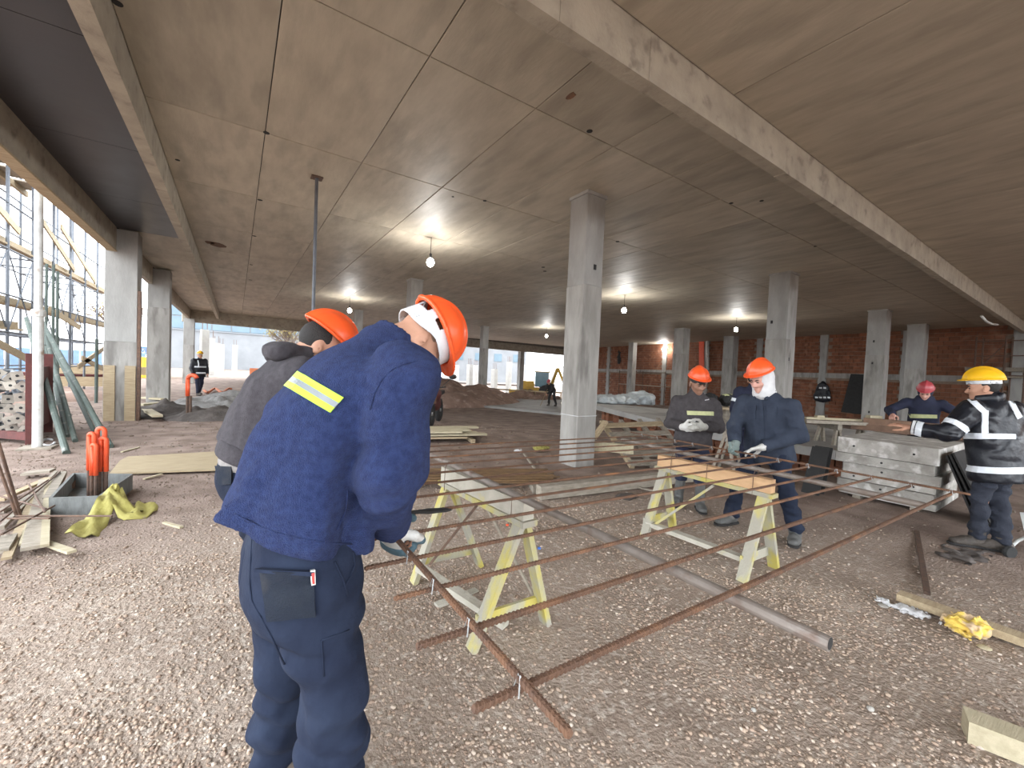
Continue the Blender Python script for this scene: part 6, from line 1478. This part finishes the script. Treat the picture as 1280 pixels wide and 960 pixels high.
# orange stake farther back with black soil heaps
p = atz(234, 524, 0); r = thing('hooked_stake', p, 'far rusty stake with orange dipped hook by the black soil heap', 'stake', 'orange dipped stakes')
m = MB(); sx = V(.83, -.55, 0); arc = [p + sx * .11 * (1 - math.cos(t)) + V(0, 0, .95 + .10 * math.sin(t)) for t in np.linspace(0, PI * .9, 9)]; m.path([p + V(0, 0, .55), p + V(0, 0, .95)] + arc, .045, 8); m.build('orange_coat', 'orangedirty', r, smooth=True); m = MB(); m.tube(p, p + V(0, 0, .56), .03, n=8); m.tube(p + sx * .07, p + sx * .07 + V(0, 0, .56), .03, n=8); m.build('rod', 'rustdark', r)
def heap(name, c, rx, ry, hz, mt, label, cat='heap', seed=0, n=40):
    g = np.linspace(-1.15, 1.15, n); X, Y = np.meshgrid(g, g, indexing='ij'); R2 = np.sqrt(X ** 2 + Y ** 2)
    wx, wy = c[0] + X * rx, c[1] + Y * ry; P = np.stack([wx, wy, np.zeros_like(wx)], -1)
    Z = hz * np.clip(1 - R2, 0, 1) ** .8 * (1 + .6 * vnoise(P, 3.0 / max(rx, .5), seed) + .35 * vnoise(P, 7.0 / max(rx, .5), seed + 3)) + .12 * hz * vnoise(P, 9 / max(rx, .5), seed + 1) * (R2 < 1)
    Z = np.where(R2 < 1.0, Z, -.12 * hz - .05) + ground_z(wx, wy)
    vs = np.stack([wx, wy, Z], -1).reshape(-1, 3); i = np.arange(n - 1)[:, None]; k = np.arange(n - 1)[None]
    F = np.stack([i * n + k, (i + 1) * n + k, (i + 1) * n + k + 1, i * n + k + 1], -1).reshape(-1, 4)
    o = link_mesh(name, vs, F, mt, smooth=True); setp(o, label, cat); return o
heap('soil_heap', atz(268, 522, 0), 1.0, .8, .26, 'dirtgrey', 'black soil heap in front of the distant coated man', seed=2)
heap('soil_heap', atz(285, 505, 0), 1.5, 1.3, .40, 'plasterg', 'grey heap of mesh and rubble beside the man in charcoal hoodie', seed=3) if mat('plasterg', (0.30, 0.29, 0.28), (0.18, 0.175, 0.17), 6, .9, .8, 20) else None
heap('soil_heap', atz(200, 515, 0), 0.9, 1.5, .22, 'dirtgrey', 'dark soil heap between the two open-side columns', seed=4)
heap('earth_mound', atz(575, 497, 0) + V(.5, 4, 0), 5.5, 4.0, 1.45, 'dirt', 'big reddish earth mound beyond the lone column', seed=5)
heap('earth_mound', atz(634, 497, 0) + V(6, 6, 0), 3.0, 2.6, .8, 'dirt', 'smaller earth mound to the right of the lone column', seed=6)
heap('soil_heap', V(-6.5, 19.5, 0), 3.5, 3.0, .5, 'dirt', 'low earth heap among the boards beyond the planked column', seed=7)
for k, (x, y, x2, y2) in enumerate(((178, 497, 205, 499), (176, 506, 206, 503), (183, 512, 197, 520))):
    plank(atz(x, y, .12), atz(x2, y2, .14), .18, .05, 'woodpale', 'pale board end on the dark soil heap between the columns', 'board', 'boards on the soil heap', 'board')
# orange cord on the earth
m = MB(); q = [atz(255 + i * 2.6, 488 + 2.5 * math.sin(i * .9), .1) for i in range(14)]; m.path(q, .05, 6); o = m.build('orange_net', 'orangenet'); setp(o, 'tangle of orange net on the ground beyond the distant coated man', 'net')
# ================================================================== scaffold outside the left side
sf = thing('facade_scaffold', (-6, 14, 0), 'tall tube scaffold with timber boards outside the open side', 'scaffold')
ys_ = [13.6, 15.1, 16.6, 18.1, 19.6, 21.2, 22.8, 24.6]; xs_ = [-4.6, -5.7]
for X in xs_:
    for y in ys_: m = MB(); m.tube((X, y, -.1), (X, y, 8.5), .035, n=6); m.build('upright', 'scafsteel', sf)
    for zz in (1.0, 1.9, 2.8, 3.9, 5.0, 6.1): m = MB(); m.tube((X, 12.5, zz), (X, 26.0, zz), .025, n=6); m.build('ledger', 'scafsteel', sf)
for y in ys_:
    for zz in (1.9, 3.9): m = MB(); m.tube((-4.6, y, zz), (-5.7, y, zz), .025, n=6); m.build('transom', 'scafsteel', sf)
for k in range(5): m = MB(); m.tube((-4.6, ys_[k], 1.9), (-4.6, ys_[k + 1], 3.9), .016, n=5); m.tube((-4.6, ys_[k], 3.9), (-4.6, ys_[k + 1], 1.9), .016, n=5); m.build('cross_brace', 'scafsteel', sf)
for zz, x_, y0, y1 in ((2.55, -4.75, 12.8, 25), (3.95, -4.7, 12.8, 24.5), (1.9, -4.7, 13, 16)): m = MB(); m.bar((x_, y0, zz + .06), (x_, y1, zz + .10), .22, .045, up=(0, 0, 1)); m.bar((x_, y0, zz + .12), (x_, y1, zz + .20), .03, .20); m.build('board', 'wood', sf)
for (a, b) in (((-4.5, 16.4, 5.2), (-4.5, 19.6, 4.2)), ((-4.5, 18.3, 5.3), (-4.5, 22.0, 4.2)), ((-4.4, 19.6, 1.0), (-4.4, 23.8, 1.9)), ((-4.4, 20, 1.3), (-4.4, 23.9, .7)), ((-4.4, 13.6, 1.7), (-4.4, 15.6, 1.25)), ((-4.5, 13.4, 4.9), (-4.5, 15.4, 4.4)), ((-4.5, 17.4, 2.7), (-4.5, 20.2, 2.35))): m = MB(); m.bar(a, b, .04, .17); m.build('diagonal_board', 'wood', sf)
# timber canopy deck high outside
dk = thing('formwork_deck', (-4.6, 15, 6.0), 'timber formwork deck on joists high outside the open side', 'deck')
for i in range(7): m = MB(); m.bar((-3.6 - i * .6, 12.5, 6.25), (-3.6 - i * .6, 19.0, 6.25), .08, .16); m.build('joist', 'wood', dk)
for i in range(6): m = MB(); m.bar((-3.4, 12.9 + i * 1.1, 6.36), (-7.4, 12.9 + i * 1.1, 6.36), .85, .04); m.build('deck_board', 'woodgrey', dk)
# yellow timber boards low beyond
for k, (y, z, l) in enumerate(((20.6, .45, 3.0), (23.6, .8, 3.0))): plank((-6.6, y, z), (-6.2 + l, y + .3, z), .05, .35, 'wood', ['low formwork board beyond the planked column', 'higher formwork board behind the low one beyond the planked column'][k], 'board', name='formwork_board')
# red steel props stacked outside
for k in range(10): 
    p = V(-7.5 + .15 * k, 24 + random.uniform(-.4, .4), .3 + .1 * (k % 4)); m = MB(); m.tube(p, p + V(2.6, .8, .05), .05, n=6); o = m.build('red_prop', 'redsteel'); setp(o, 'red steel prop in the pile in front of the yellow container', 'prop', 'pile of red props')
# ================================================================== beyond the building
yc = thing('container', (-4.6, 36, 0), 'yellow steel container with ribs beyond the open side', 'container')
m = MB(); m.bbox((-5.9, 36, -.1), (-3.9, 38.4, 1.4)); m.build('box', 'yellowpaint', yc)
for i in range(6): m = MB(); m.bbox((-5.8 + i * .32, 35.94, .1), (-5.8 + i * .32 + .14, 36, 1.3)); m.build('rib', 'yellowpaint', yc)
sg = thing('shop_sign', (-14, 50, 3.4), 'long blue and white showroom sign on a blue lattice frame', 'sign')
m = MB(); m.bbox((-9.6, 50, 1.72), (-5.2, 50.2, 2.18)); m.build('board', 'white', sg); m = MB(); m.bbox((-9.6, 49.9, 2.18), (-5.2, 50.2, 2.32)); m.bbox((-9.6, 49.9, 1.60), (-5.2, 50.2, 1.72)); m.build('trim', 'blue', sg)
for i in range(10): m = MB(); m.bar((-9.6 + i * .44, 50, 1.25), (-9.6 + (i + 1) * .44, 50, 1.6), .05, .06); m.bar((-9.6 + i * .44, 50, 1.6), (-9.6 + (i + 1) * .44, 50, 1.25), .05, .06); m.build('lattice', 'blue', sg)
tcu = bpy.data.curves.new('sign_text', 'FONT'); tcu.body = 'SHOWROOM'; tcu.size = .50; tcu.extrude = .03; tcu.align_x = 'LEFT'
to_ = bpy.data.objects.new('tmp', tcu); COL.objects.link(to_); dg = bpy.context.evaluated_depsgraph_get(); tm = bpy.data.meshes.new_from_object(to_.evaluated_get(dg)); bpy.data.objects.remove(to_)
tm.materials.clear(); tm.materials.append(MATS['blue']); tob = bpy.data.objects.new('lettering', tm); COL.objects.link(tob); tob.parent = sg; tob.location = (-8.45 + 14, -.06, 1.78 - 3.4); tob.rotation_euler = (PI / 2, 0, 0)
# columns under construction outside
k = 0
for (px, dep, ht, w) in ((255, 32, 3.1, .5), (263, 37, 2.7, .5), (270, 42, 2.5, .5), (276, 48, 2.6, .5), (293, 56, 2.9, .5), (560, 54, 3.4, .6), (587, 48, 3.0, .55), (594, 52, 3.0, .55), (618, 50, 2.6, .6), (652, 58, 3.4, .6), (690, 55, 3.0, .7), (545, 47, 3.0, .5), (636, 52, 3.6, .55), (570, 60, 3, .6), (534, 50, 3, .5)):
    p = atd(px, 470, dep); zb = ground_z(p[0], p[1]); zb = float(zb)
    r = thing('site_column', (p[0], p[1], zb), 'pale unfinished concrete column standing in the open beyond the slab', 'column', 'unfinished columns outside')
    m = MB(); m.cbox((p[0], p[1], zb + (ht + .6) / 2), (w, w, ht + .6), .02, .3); m.build('shaft', 'outcol', r) if mat('outcol', (0.40, 0.39, 0.36), (0.33, 0.32, 0.30), 2, .9) else None
    m = MB()
    for dx, dy in ((-.15, -.15), (.15, -.15), (.15, .15), (-.15, .15)): m.tube((p[0] + dx, p[1] + dy, zb + ht + .6), (p[0] + dx, p[1] + dy, zb + ht + 1.3), .02, n=5)
    m.build('starter_bar', 'rustdark', r)
# big pale blue glazed building with a frame
gb = thing('glazed_building', (6, 74, 0), 'long pale blue glazed building behind the site', 'building')
mat('bglass', (0.085, 0.135, 0.175), (0.12, 0.18, 0.22), .4, .3); mat('bframe', (0.22, 0.24, 0.26), rough=.6); mat('bwallp', (0.22, 0.23, 0.24), (0.18, 0.19, 0.20), .5, .8)
m = MB(); m.bbox((-8, 74, 0), (30, 90, 13.0)); m.build('wall', 'bwallp', gb)
for i in range(16):
    for j in range(4): m = MB(); m.bbox((-7.6 + i * 2.35, 73.9, 5.6 + j * 1.8), (-7.6 + i * 2.35 + 2.2, 73.98, 5.6 + j * 1.8 + 1.65)); m.build('pane', 'bglass', gb)
for j in range(3): m = MB(); m.bbox((-8.1, 73.8, 5.4 + j * 3.6), (30.1, 73.9, 5.5 + j * 3.6)); m.build('band', 'bframe', gb)
hb_ = thing('gable_house', atd(610, 470, 90) * V(1, 1, 0), 'pale gabled house far behind the unfinished columns', 'house')
c = WLOC[hb_.name]; m = MB(); m.box((c[0], c[1], 3), (16, 8, 8), -.55); m.build('wall', 'bwallp', hb_)
m = MB(); cs, sn = math.cos(-.55), math.sin(-.55); R2 = lambda x, y, z: (c[0] + x * cs - y * sn, c[1] + x * sn + y * cs, z)
m.add([R2(-8.5, -4.6, 7), R2(8.5, -4.6, 7), R2(8.5, 4.6, 7), R2(-8.5, 4.6, 7), R2(-8.5, 0, 10.5), R2(8.5, 0, 10.5)], [(0, 1, 5, 4), (2, 3, 4, 5), (0, 4, 3), (1, 2, 5), (3, 2, 1, 0)]); m.build('roof', 'bframe', hb_)
for i in range(4): m = MB(); q = R2(-6 + i * 4, -4.05, 4.2); m.box(q, (1.6, .1, 1.6), -.55); m.build('window', 'bglass', hb_)
# blue grey hall at far left
gh = thing('grey_hall', (-24, 26, 0), 'pale grey hall with a sloping roof seen through the scaffold', 'building')
m = MB(); m.add([(-27, 25, 0), (-17, 25, 0), (-17, 40, 0), (-27, 40, 0), (-27, 25, 5.5), (-17, 25, 4.0), (-17, 40, 4.0), (-27, 40, 5.5)], [(3, 2, 1, 0), (4, 5, 6, 7), (0, 1, 5, 4), (1, 2, 6, 5), (2, 3, 7, 6), (3, 0, 4, 7)]); m.build('wall', 'bwallp', gh)
m = MB(); m.bbox((-21, 24.9, 2.4), (-20, 25, 3.2)); m.build('window', 'bglass', gh)
bf = thing('blue_fence', (-12, 44, 0), 'blue painted site fence beyond the yellow container', 'fence')
for i in range(17): m = MB(); m.bbox((-26 + i * 1.25, 44, 0), (-26 + i * 1.25 + 1.18, 44.06, 1.7)); m.build('panel', 'bluepale2', bf) if mat('bluepale2', (0.12, 0.20, 0.34), (0.16, 0.25, 0.38), 2, .6) else None
# trees with sparse autumn leaves
def tree(c, hgt, label, seed, nl=700):
    rg = random.Random(seed); r = thing('tree', c, label, 'tree'); c = np.asarray(c, float); m = MB(); tips = []
    m.tube(c, c + V(.1, 0, hgt * .35), .16, .12, 8)
    def br(p, d, l, w, lev):
        q = p + nrm(d) * l; m.tube(p, q, w, w * .65, 5)
        tips.append(q)
        if lev:
            for _ in range(4): br(p + (q - p) * rg.uniform(.45, 1), nrm(d) + V(rg.uniform(-.9, .9), rg.uniform(-.9, .9), rg.uniform(-.2, .6)), l * .68, w * .6, lev - 1)
    for _ in range(5): br(c + V(.1, 0, hgt * .33), V(rg.uniform(-.8, .8), rg.uniform(-.8, .8), 1), hgt * .28, .08, 3)
    m.build('branches', 'bark', r)
    P = []; F = []
    for i in range(nl):
        p = tips[rg.randrange(len(tips))] + V(rg.gauss(0, .25), rg.gauss(0, .25), rg.gauss(0, .2)); a = nrm(V(rg.gauss(0, 1), rg.gauss(0, 1), rg.gauss(0, 1))); b = nrm(np.cross(a, V(.3, .5, .8))); s = .09; k = len(P)
        P += [p - a * s, p + b * s * .5, p + a * s, p - b * s * .5, p + np.cross(a, b) * .02]; F += [(k, k + 1, k + 4), (k + 1, k + 2, k + 4), (k + 2, k + 3, k + 4), (k + 3, k, k + 4)]
    o = link_mesh('leaves', P, F, 'leaf', r); setp(o, kind='stuff')
tree(V(4.5, 46, 0), 6.0, 'thin autumn tree before the glazed building', 3); tree(V(-9.5, 52, 0), 8.0, 'bare reddish tree behind the showroom sign', 5, 500)
nf_ = MB(); nf_.bbox((1.0, 42, .0), (5.0, 42.05, .8)); o = nf_.build('orange_fence', 'orangenet'); setp(o, 'orange safety mesh fence under the autumn tree', 'fence')
# backhoe loader and drum in the far yard
bc = atd(672, 478, 48); bh = thing('backhoe', (bc[0], bc[1], float(ground_z(bc[0], bc[1]))), 'yellow backhoe loader with a blue glazed cab in the far yard', 'excavator')
g0 = WLOC[bh.name]; dxx = V(.829, -.557, 0); dyy = V(.557, .829, 0); Q = lambda a, b, c: g0 + dxx * a + dyy * b + V(0, 0, c)
def bpart(name, a, b, w, h_, mt): m = MB(); m.bar(Q(*a), Q(*b), w, h_); m.build(name, mt, bh)
mat('hoey', (0.42, 0.26, 0.03), (0.36, 0.22, 0.03), 4, .5); mat('hoeg', (0.10, 0.20, 0.24), (0.08, 0.17, 0.21), 3, .2)
bpart('chassis', (-1.8, 0, 1.0), (1.6, 0, 1.0), 1.2, .5, 'hoey'); bpart('bonnet', (-1.9, 0, 1.55), (-.4, 0, 1.6), 1.1, .8, 'hoey'); bpart('cab', (-.3, 0, 2.2), (1.2, 0, 2.2), 1.4, 1.7, 'hoeg'); bpart('cab_roof', (-.4, 0, 3.1), (1.3, 0, 3.1), 1.5, .12, 'hoey'); bpart('loader_arm', (-.4, .6, 1.6), (-2.6, .6, .7), .15, .25, 'hoey'); bpart('loader_arm', (-.4, -.6, 1.6), (-2.6, -.6, .7), .15, .25, 'hoey'); bpart('bucket', (-2.6, 0, .5), (-3.3, 0, .5), 2.0, .8, 'hoey'); bpart('boom', (1.5, 0, 1.2), (2.3, 0, 3.6), .25, .35, 'hoey'); bpart('dipper', (2.3, 0, 3.6), (3.2, 0, 1.6), .2, .3, 'hoey')
for a, rr in ((-1.4, .5), (.9, .8)):
    for b in (-.8, .8): m = MB(); m.lathe([(rr * .5, -.2), (rr, -.15), (rr, .15), (rr * .5, .2)], Q(a, b, rr), 16, dyy); m.build('wheel', 'tire', bh)
dp = atd(677, 500, 38); dp[2] = float(ground_z(dp[0], dp[1])); m = MB(); m.lathe([(.36, 0), (.38, .03), (.38, .33), (.395, .35), (.38, .37), (.38, .66), (.395, .68), (.38, .70), (.38, .96), (.36, .98)], dp, 16); o = m.build('drum', 'drumb') if mat('drumb', (0.10, 0.20, 0.28), (0.08, 0.17, 0.24), 4, .5) else None; setp(o, 'blue steel drum beside the far stooping man', 'drum')
m = MB(); a, b = atd(612, 486, 30), atd(704, 491, 30); m.bar(a, b, .06, .10); pw_ = m.build('guard_rail', 'wood'); setp(pw_, 'long wooden guard rail across the far open end', 'rail')
for t in (.02, .35, .62, .97):
    q = a + (b - a) * t; m = MB(); m.bar(q, V(q[0], q[1], float(ground_z(q[0], q[1]))), .06, .06); m.build('post', 'wood', pw_)
# parked motorbike seen behind the shoulder of the man in blue
mb = atz(538, 531, 0); mo = thing('motorbike', mb, 'parked dark motorbike with a round mirror beyond the pale boards', 'motorbike')
S_ = .9
f_ = V(.559, .829, 0); lt_ = V(.829, -.557, 0); U_ = lambda a, b, c: mb + f_ * a * S_ + lt_ * b * S_ + V(0, 0, c * S_)
for a in (.0, 1.3):
    m = MB(); m.path([U_(a + .30 * math.cos(t), 0, .31 + .30 * math.sin(t)) for t in np.linspace(0, 2 * PI, 24)[:-1]], .07, 8, closed=True); m.build('tyre', 'tire', mo); m = MB(); m.lathe([(.05, -.06), (.05, .06)], U_(a, 0, .31), 10, lt_); m.tube(U_(a, 0, .05), U_(a, 0, .57), .012, n=5); m.tube(U_(a - .26, 0, .31), U_(a + .26, 0, .31), .012, n=5); m.build('wheel_hub', 'steel', mo)
m = MB(); m.tube(U_(0, .07, .31), U_(.28, .06, 1.0), .022, n=8); m.tube(U_(0, -.07, .31), U_(.28, -.06, 1.0), .022, n=8); m.build('fork', 'blackmatte', mo)
m = MB(); m.path([U_(.30, -.36, 1.08), U_(.26, -.18, 1.06), U_(.26, .18, 1.06), U_(.30, .36, 1.08)], .016, 8); m.build('handlebar', 'blackmatte', mo)
sdf_obj('tank', union([ell(U_(.55, 0, .85), (.30, .17, .16), np.array([f_, lt_, V(0, 0, 1)])), ell(U_(.7, 0, .55), (.28, .14, .2), np.array([f_, lt_, V(0, 0, 1)]))], .1), mb - V(1, 1, 0), mb + V(1.6, 1.9, 1.3), .03, 'redsteel', mo)
m = MB(); m.bar(U_(.75, 0, .84), U_(1.45, 0, .88), .24, .09); m.build('seat', 'blackmatte', mo)
for sd_ in (-1, 1):
    m = MB(); e = U_(.16, sd_ * .42 + .08, 1.33); m.tube(U_(.28, sd_ * .25, 1.08), e, .010, n=6); m.sphere(e + V(.05, -.03, .05), (.10, .10, .065), 12, 8); m.build('mirror', 'blackmatte', mo, smooth=True)
m = MB(); m.box(U_(.02, 0, .72), (.12, .22, .2), .6); m.build('front_panel', 'woodred', mo); m = MB(); m.box(U_(.0, -.12, .86), (.05, .09, .12), .6); m.build('yellow_reflector', 'limedull', mo)
# ================================================================== crushed stone on the ground (uncountable: one stuff object)
def gravel():
    t = (1 + 5 ** .5) / 2
    iv = np.array([(-1, t, 0), (1, t, 0), (-1, -t, 0), (1, -t, 0), (0, -1, t), (0, 1, t), (0, -1, -t), (0, 1, -t), (t, 0, -1), (t, 0, 1), (-t, 0, -1), (-t, 0, 1)]); iv /= np.linalg.norm(iv[0])
    fi = np.array([(0, 11, 5), (0, 5, 1), (0, 1, 7), (0, 7, 10), (0, 10, 11), (1, 5, 9), (5, 11, 4), (11, 10, 2), (10, 7, 6), (7, 1, 8), (3, 9, 4), (3, 4, 2), (3, 2, 6), (3, 6, 8), (3, 8, 9), (4, 9, 5), (2, 4, 11), (6, 2, 10), (8, 6, 7), (9, 8, 1)])
    rg = np.random.default_rng(11); pts = []
    # density falls with distance; more stone where it was spread, clumped
    for (d0, d1, dens, smin_, smax_) in ((.45, 1.6, 5200, .0042, .0105), (1.6, 3.0, 2300, .0052, .0115), (3.0, 6.0, 520, .007, .015), (6.0, 11.5, 110, .010, .026)):
        n = int(dens * (d1 * d1 - d0 * d0) * 1.32)
        dep = np.sqrt(rg.uniform(d0 * d0, d1 * d1, n)); lat = rg.uniform(-1.32, 1.32, n) * dep
        fx = V(.5599, .8285); rx = V(.8285, -.5599)
        x = fx[0] * dep + rx[0] * lat; y = fx[1] * dep + rx[1] * lat
        cl = vnoise(np.stack([x, y, 0 * x], 1), 1.7, 5) + .6 * vnoise(np.stack([x, y, 0 * x], 1), 4.5, 6)
        em = sstep(3.0, 4.6, np.hypot(x - 1.3, y - 1.0) + .5 * cl); keep = rg.random(n) < np.clip(.62 + .55 * cl, .16, 1) * (1 - .55 * em) * (1 - .72 * sstep(2.0, 4.2, x - .35 * y)); x, y = x[keep], y[keep]
        s = smin_ + (smax_ - smin_) * rg.random(len(x)) ** 2.2; pts.append(np.stack([x, y, s], 1))
    p = np.concatenate(pts); N = len(p)
    sc = p[:, 2:3] * np.stack([rg.uniform(.8, 1.5, N), rg.uniform(.7, 1.1, N), rg.uniform(.5, .8, N)], 1)
    a = rg.uniform(0, 2 * PI, N); tl = rg.uniform(-.6, .6, N)
    base = iv[None] * rg.uniform(.72, 1.18, (N, 12, 1)) * sc[:, None, :]
    ct, st = np.cos(tl)[:, None], np.sin(tl)[:, None]; y1 = base[..., 1] * ct - base[..., 2] * st; z1 = base[..., 1] * st + base[..., 2] * ct
    ca, sa = np.cos(a)[:, None], np.sin(a)[:, None]; X = base[..., 0] * ca - y1 * sa; Y = base[..., 0] * sa + y1 * ca
    gz = ground_z(p[:, 0], p[:, 1]) + sc[:, 2] * rg.uniform(-.1, .6, N)
    vs = np.stack([X + p[:, 0:1], Y + p[:, 1:2], z1 + gz[:, None]], -1).reshape(-1, 3)
    F = (fi[None] + (np.arange(N) * 12)[:, None, None]).reshape(-1, 3)
    me = bpy.data.meshes.new('gravel'); me.vertices.add(len(vs)); me.vertices.foreach_set('co', vs.ravel())
    me.loops.add(F.size); me.loops.foreach_set('vertex_index', F.ravel().astype(np.int32)); me.polygons.add(len(F))
    me.polygons.foreach_set('loop_start', np.arange(0, F.size, 3, dtype=np.int32)); me.polygons.foreach_set('loop_total', np.full(len(F), 3, np.int32)); me.update(calc_edges=True)
    pal = np.array([(.42, .355, .30), (.35, .29, .245), (.48, .43, .385), (.30, .235, .195), (.39, .315, .265), (.55, .51, .475), (.33, .295, .27)])
    c = pal[rg.choice(7, N, p=[.26, .22, .13, .12, .16, .05, .06])] * rg.uniform(.85, 1.15, (N, 1)) * V(1.06, .97, .88)
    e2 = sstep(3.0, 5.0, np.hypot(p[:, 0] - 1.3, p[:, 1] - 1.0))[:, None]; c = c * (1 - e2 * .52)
    at = me.color_attributes.new('tone', 'FLOAT_COLOR', 'POINT'); cc = np.ones((N, 12, 4)); cc[..., :3] = c[:, None]; at.data.foreach_set('color', cc.ravel())
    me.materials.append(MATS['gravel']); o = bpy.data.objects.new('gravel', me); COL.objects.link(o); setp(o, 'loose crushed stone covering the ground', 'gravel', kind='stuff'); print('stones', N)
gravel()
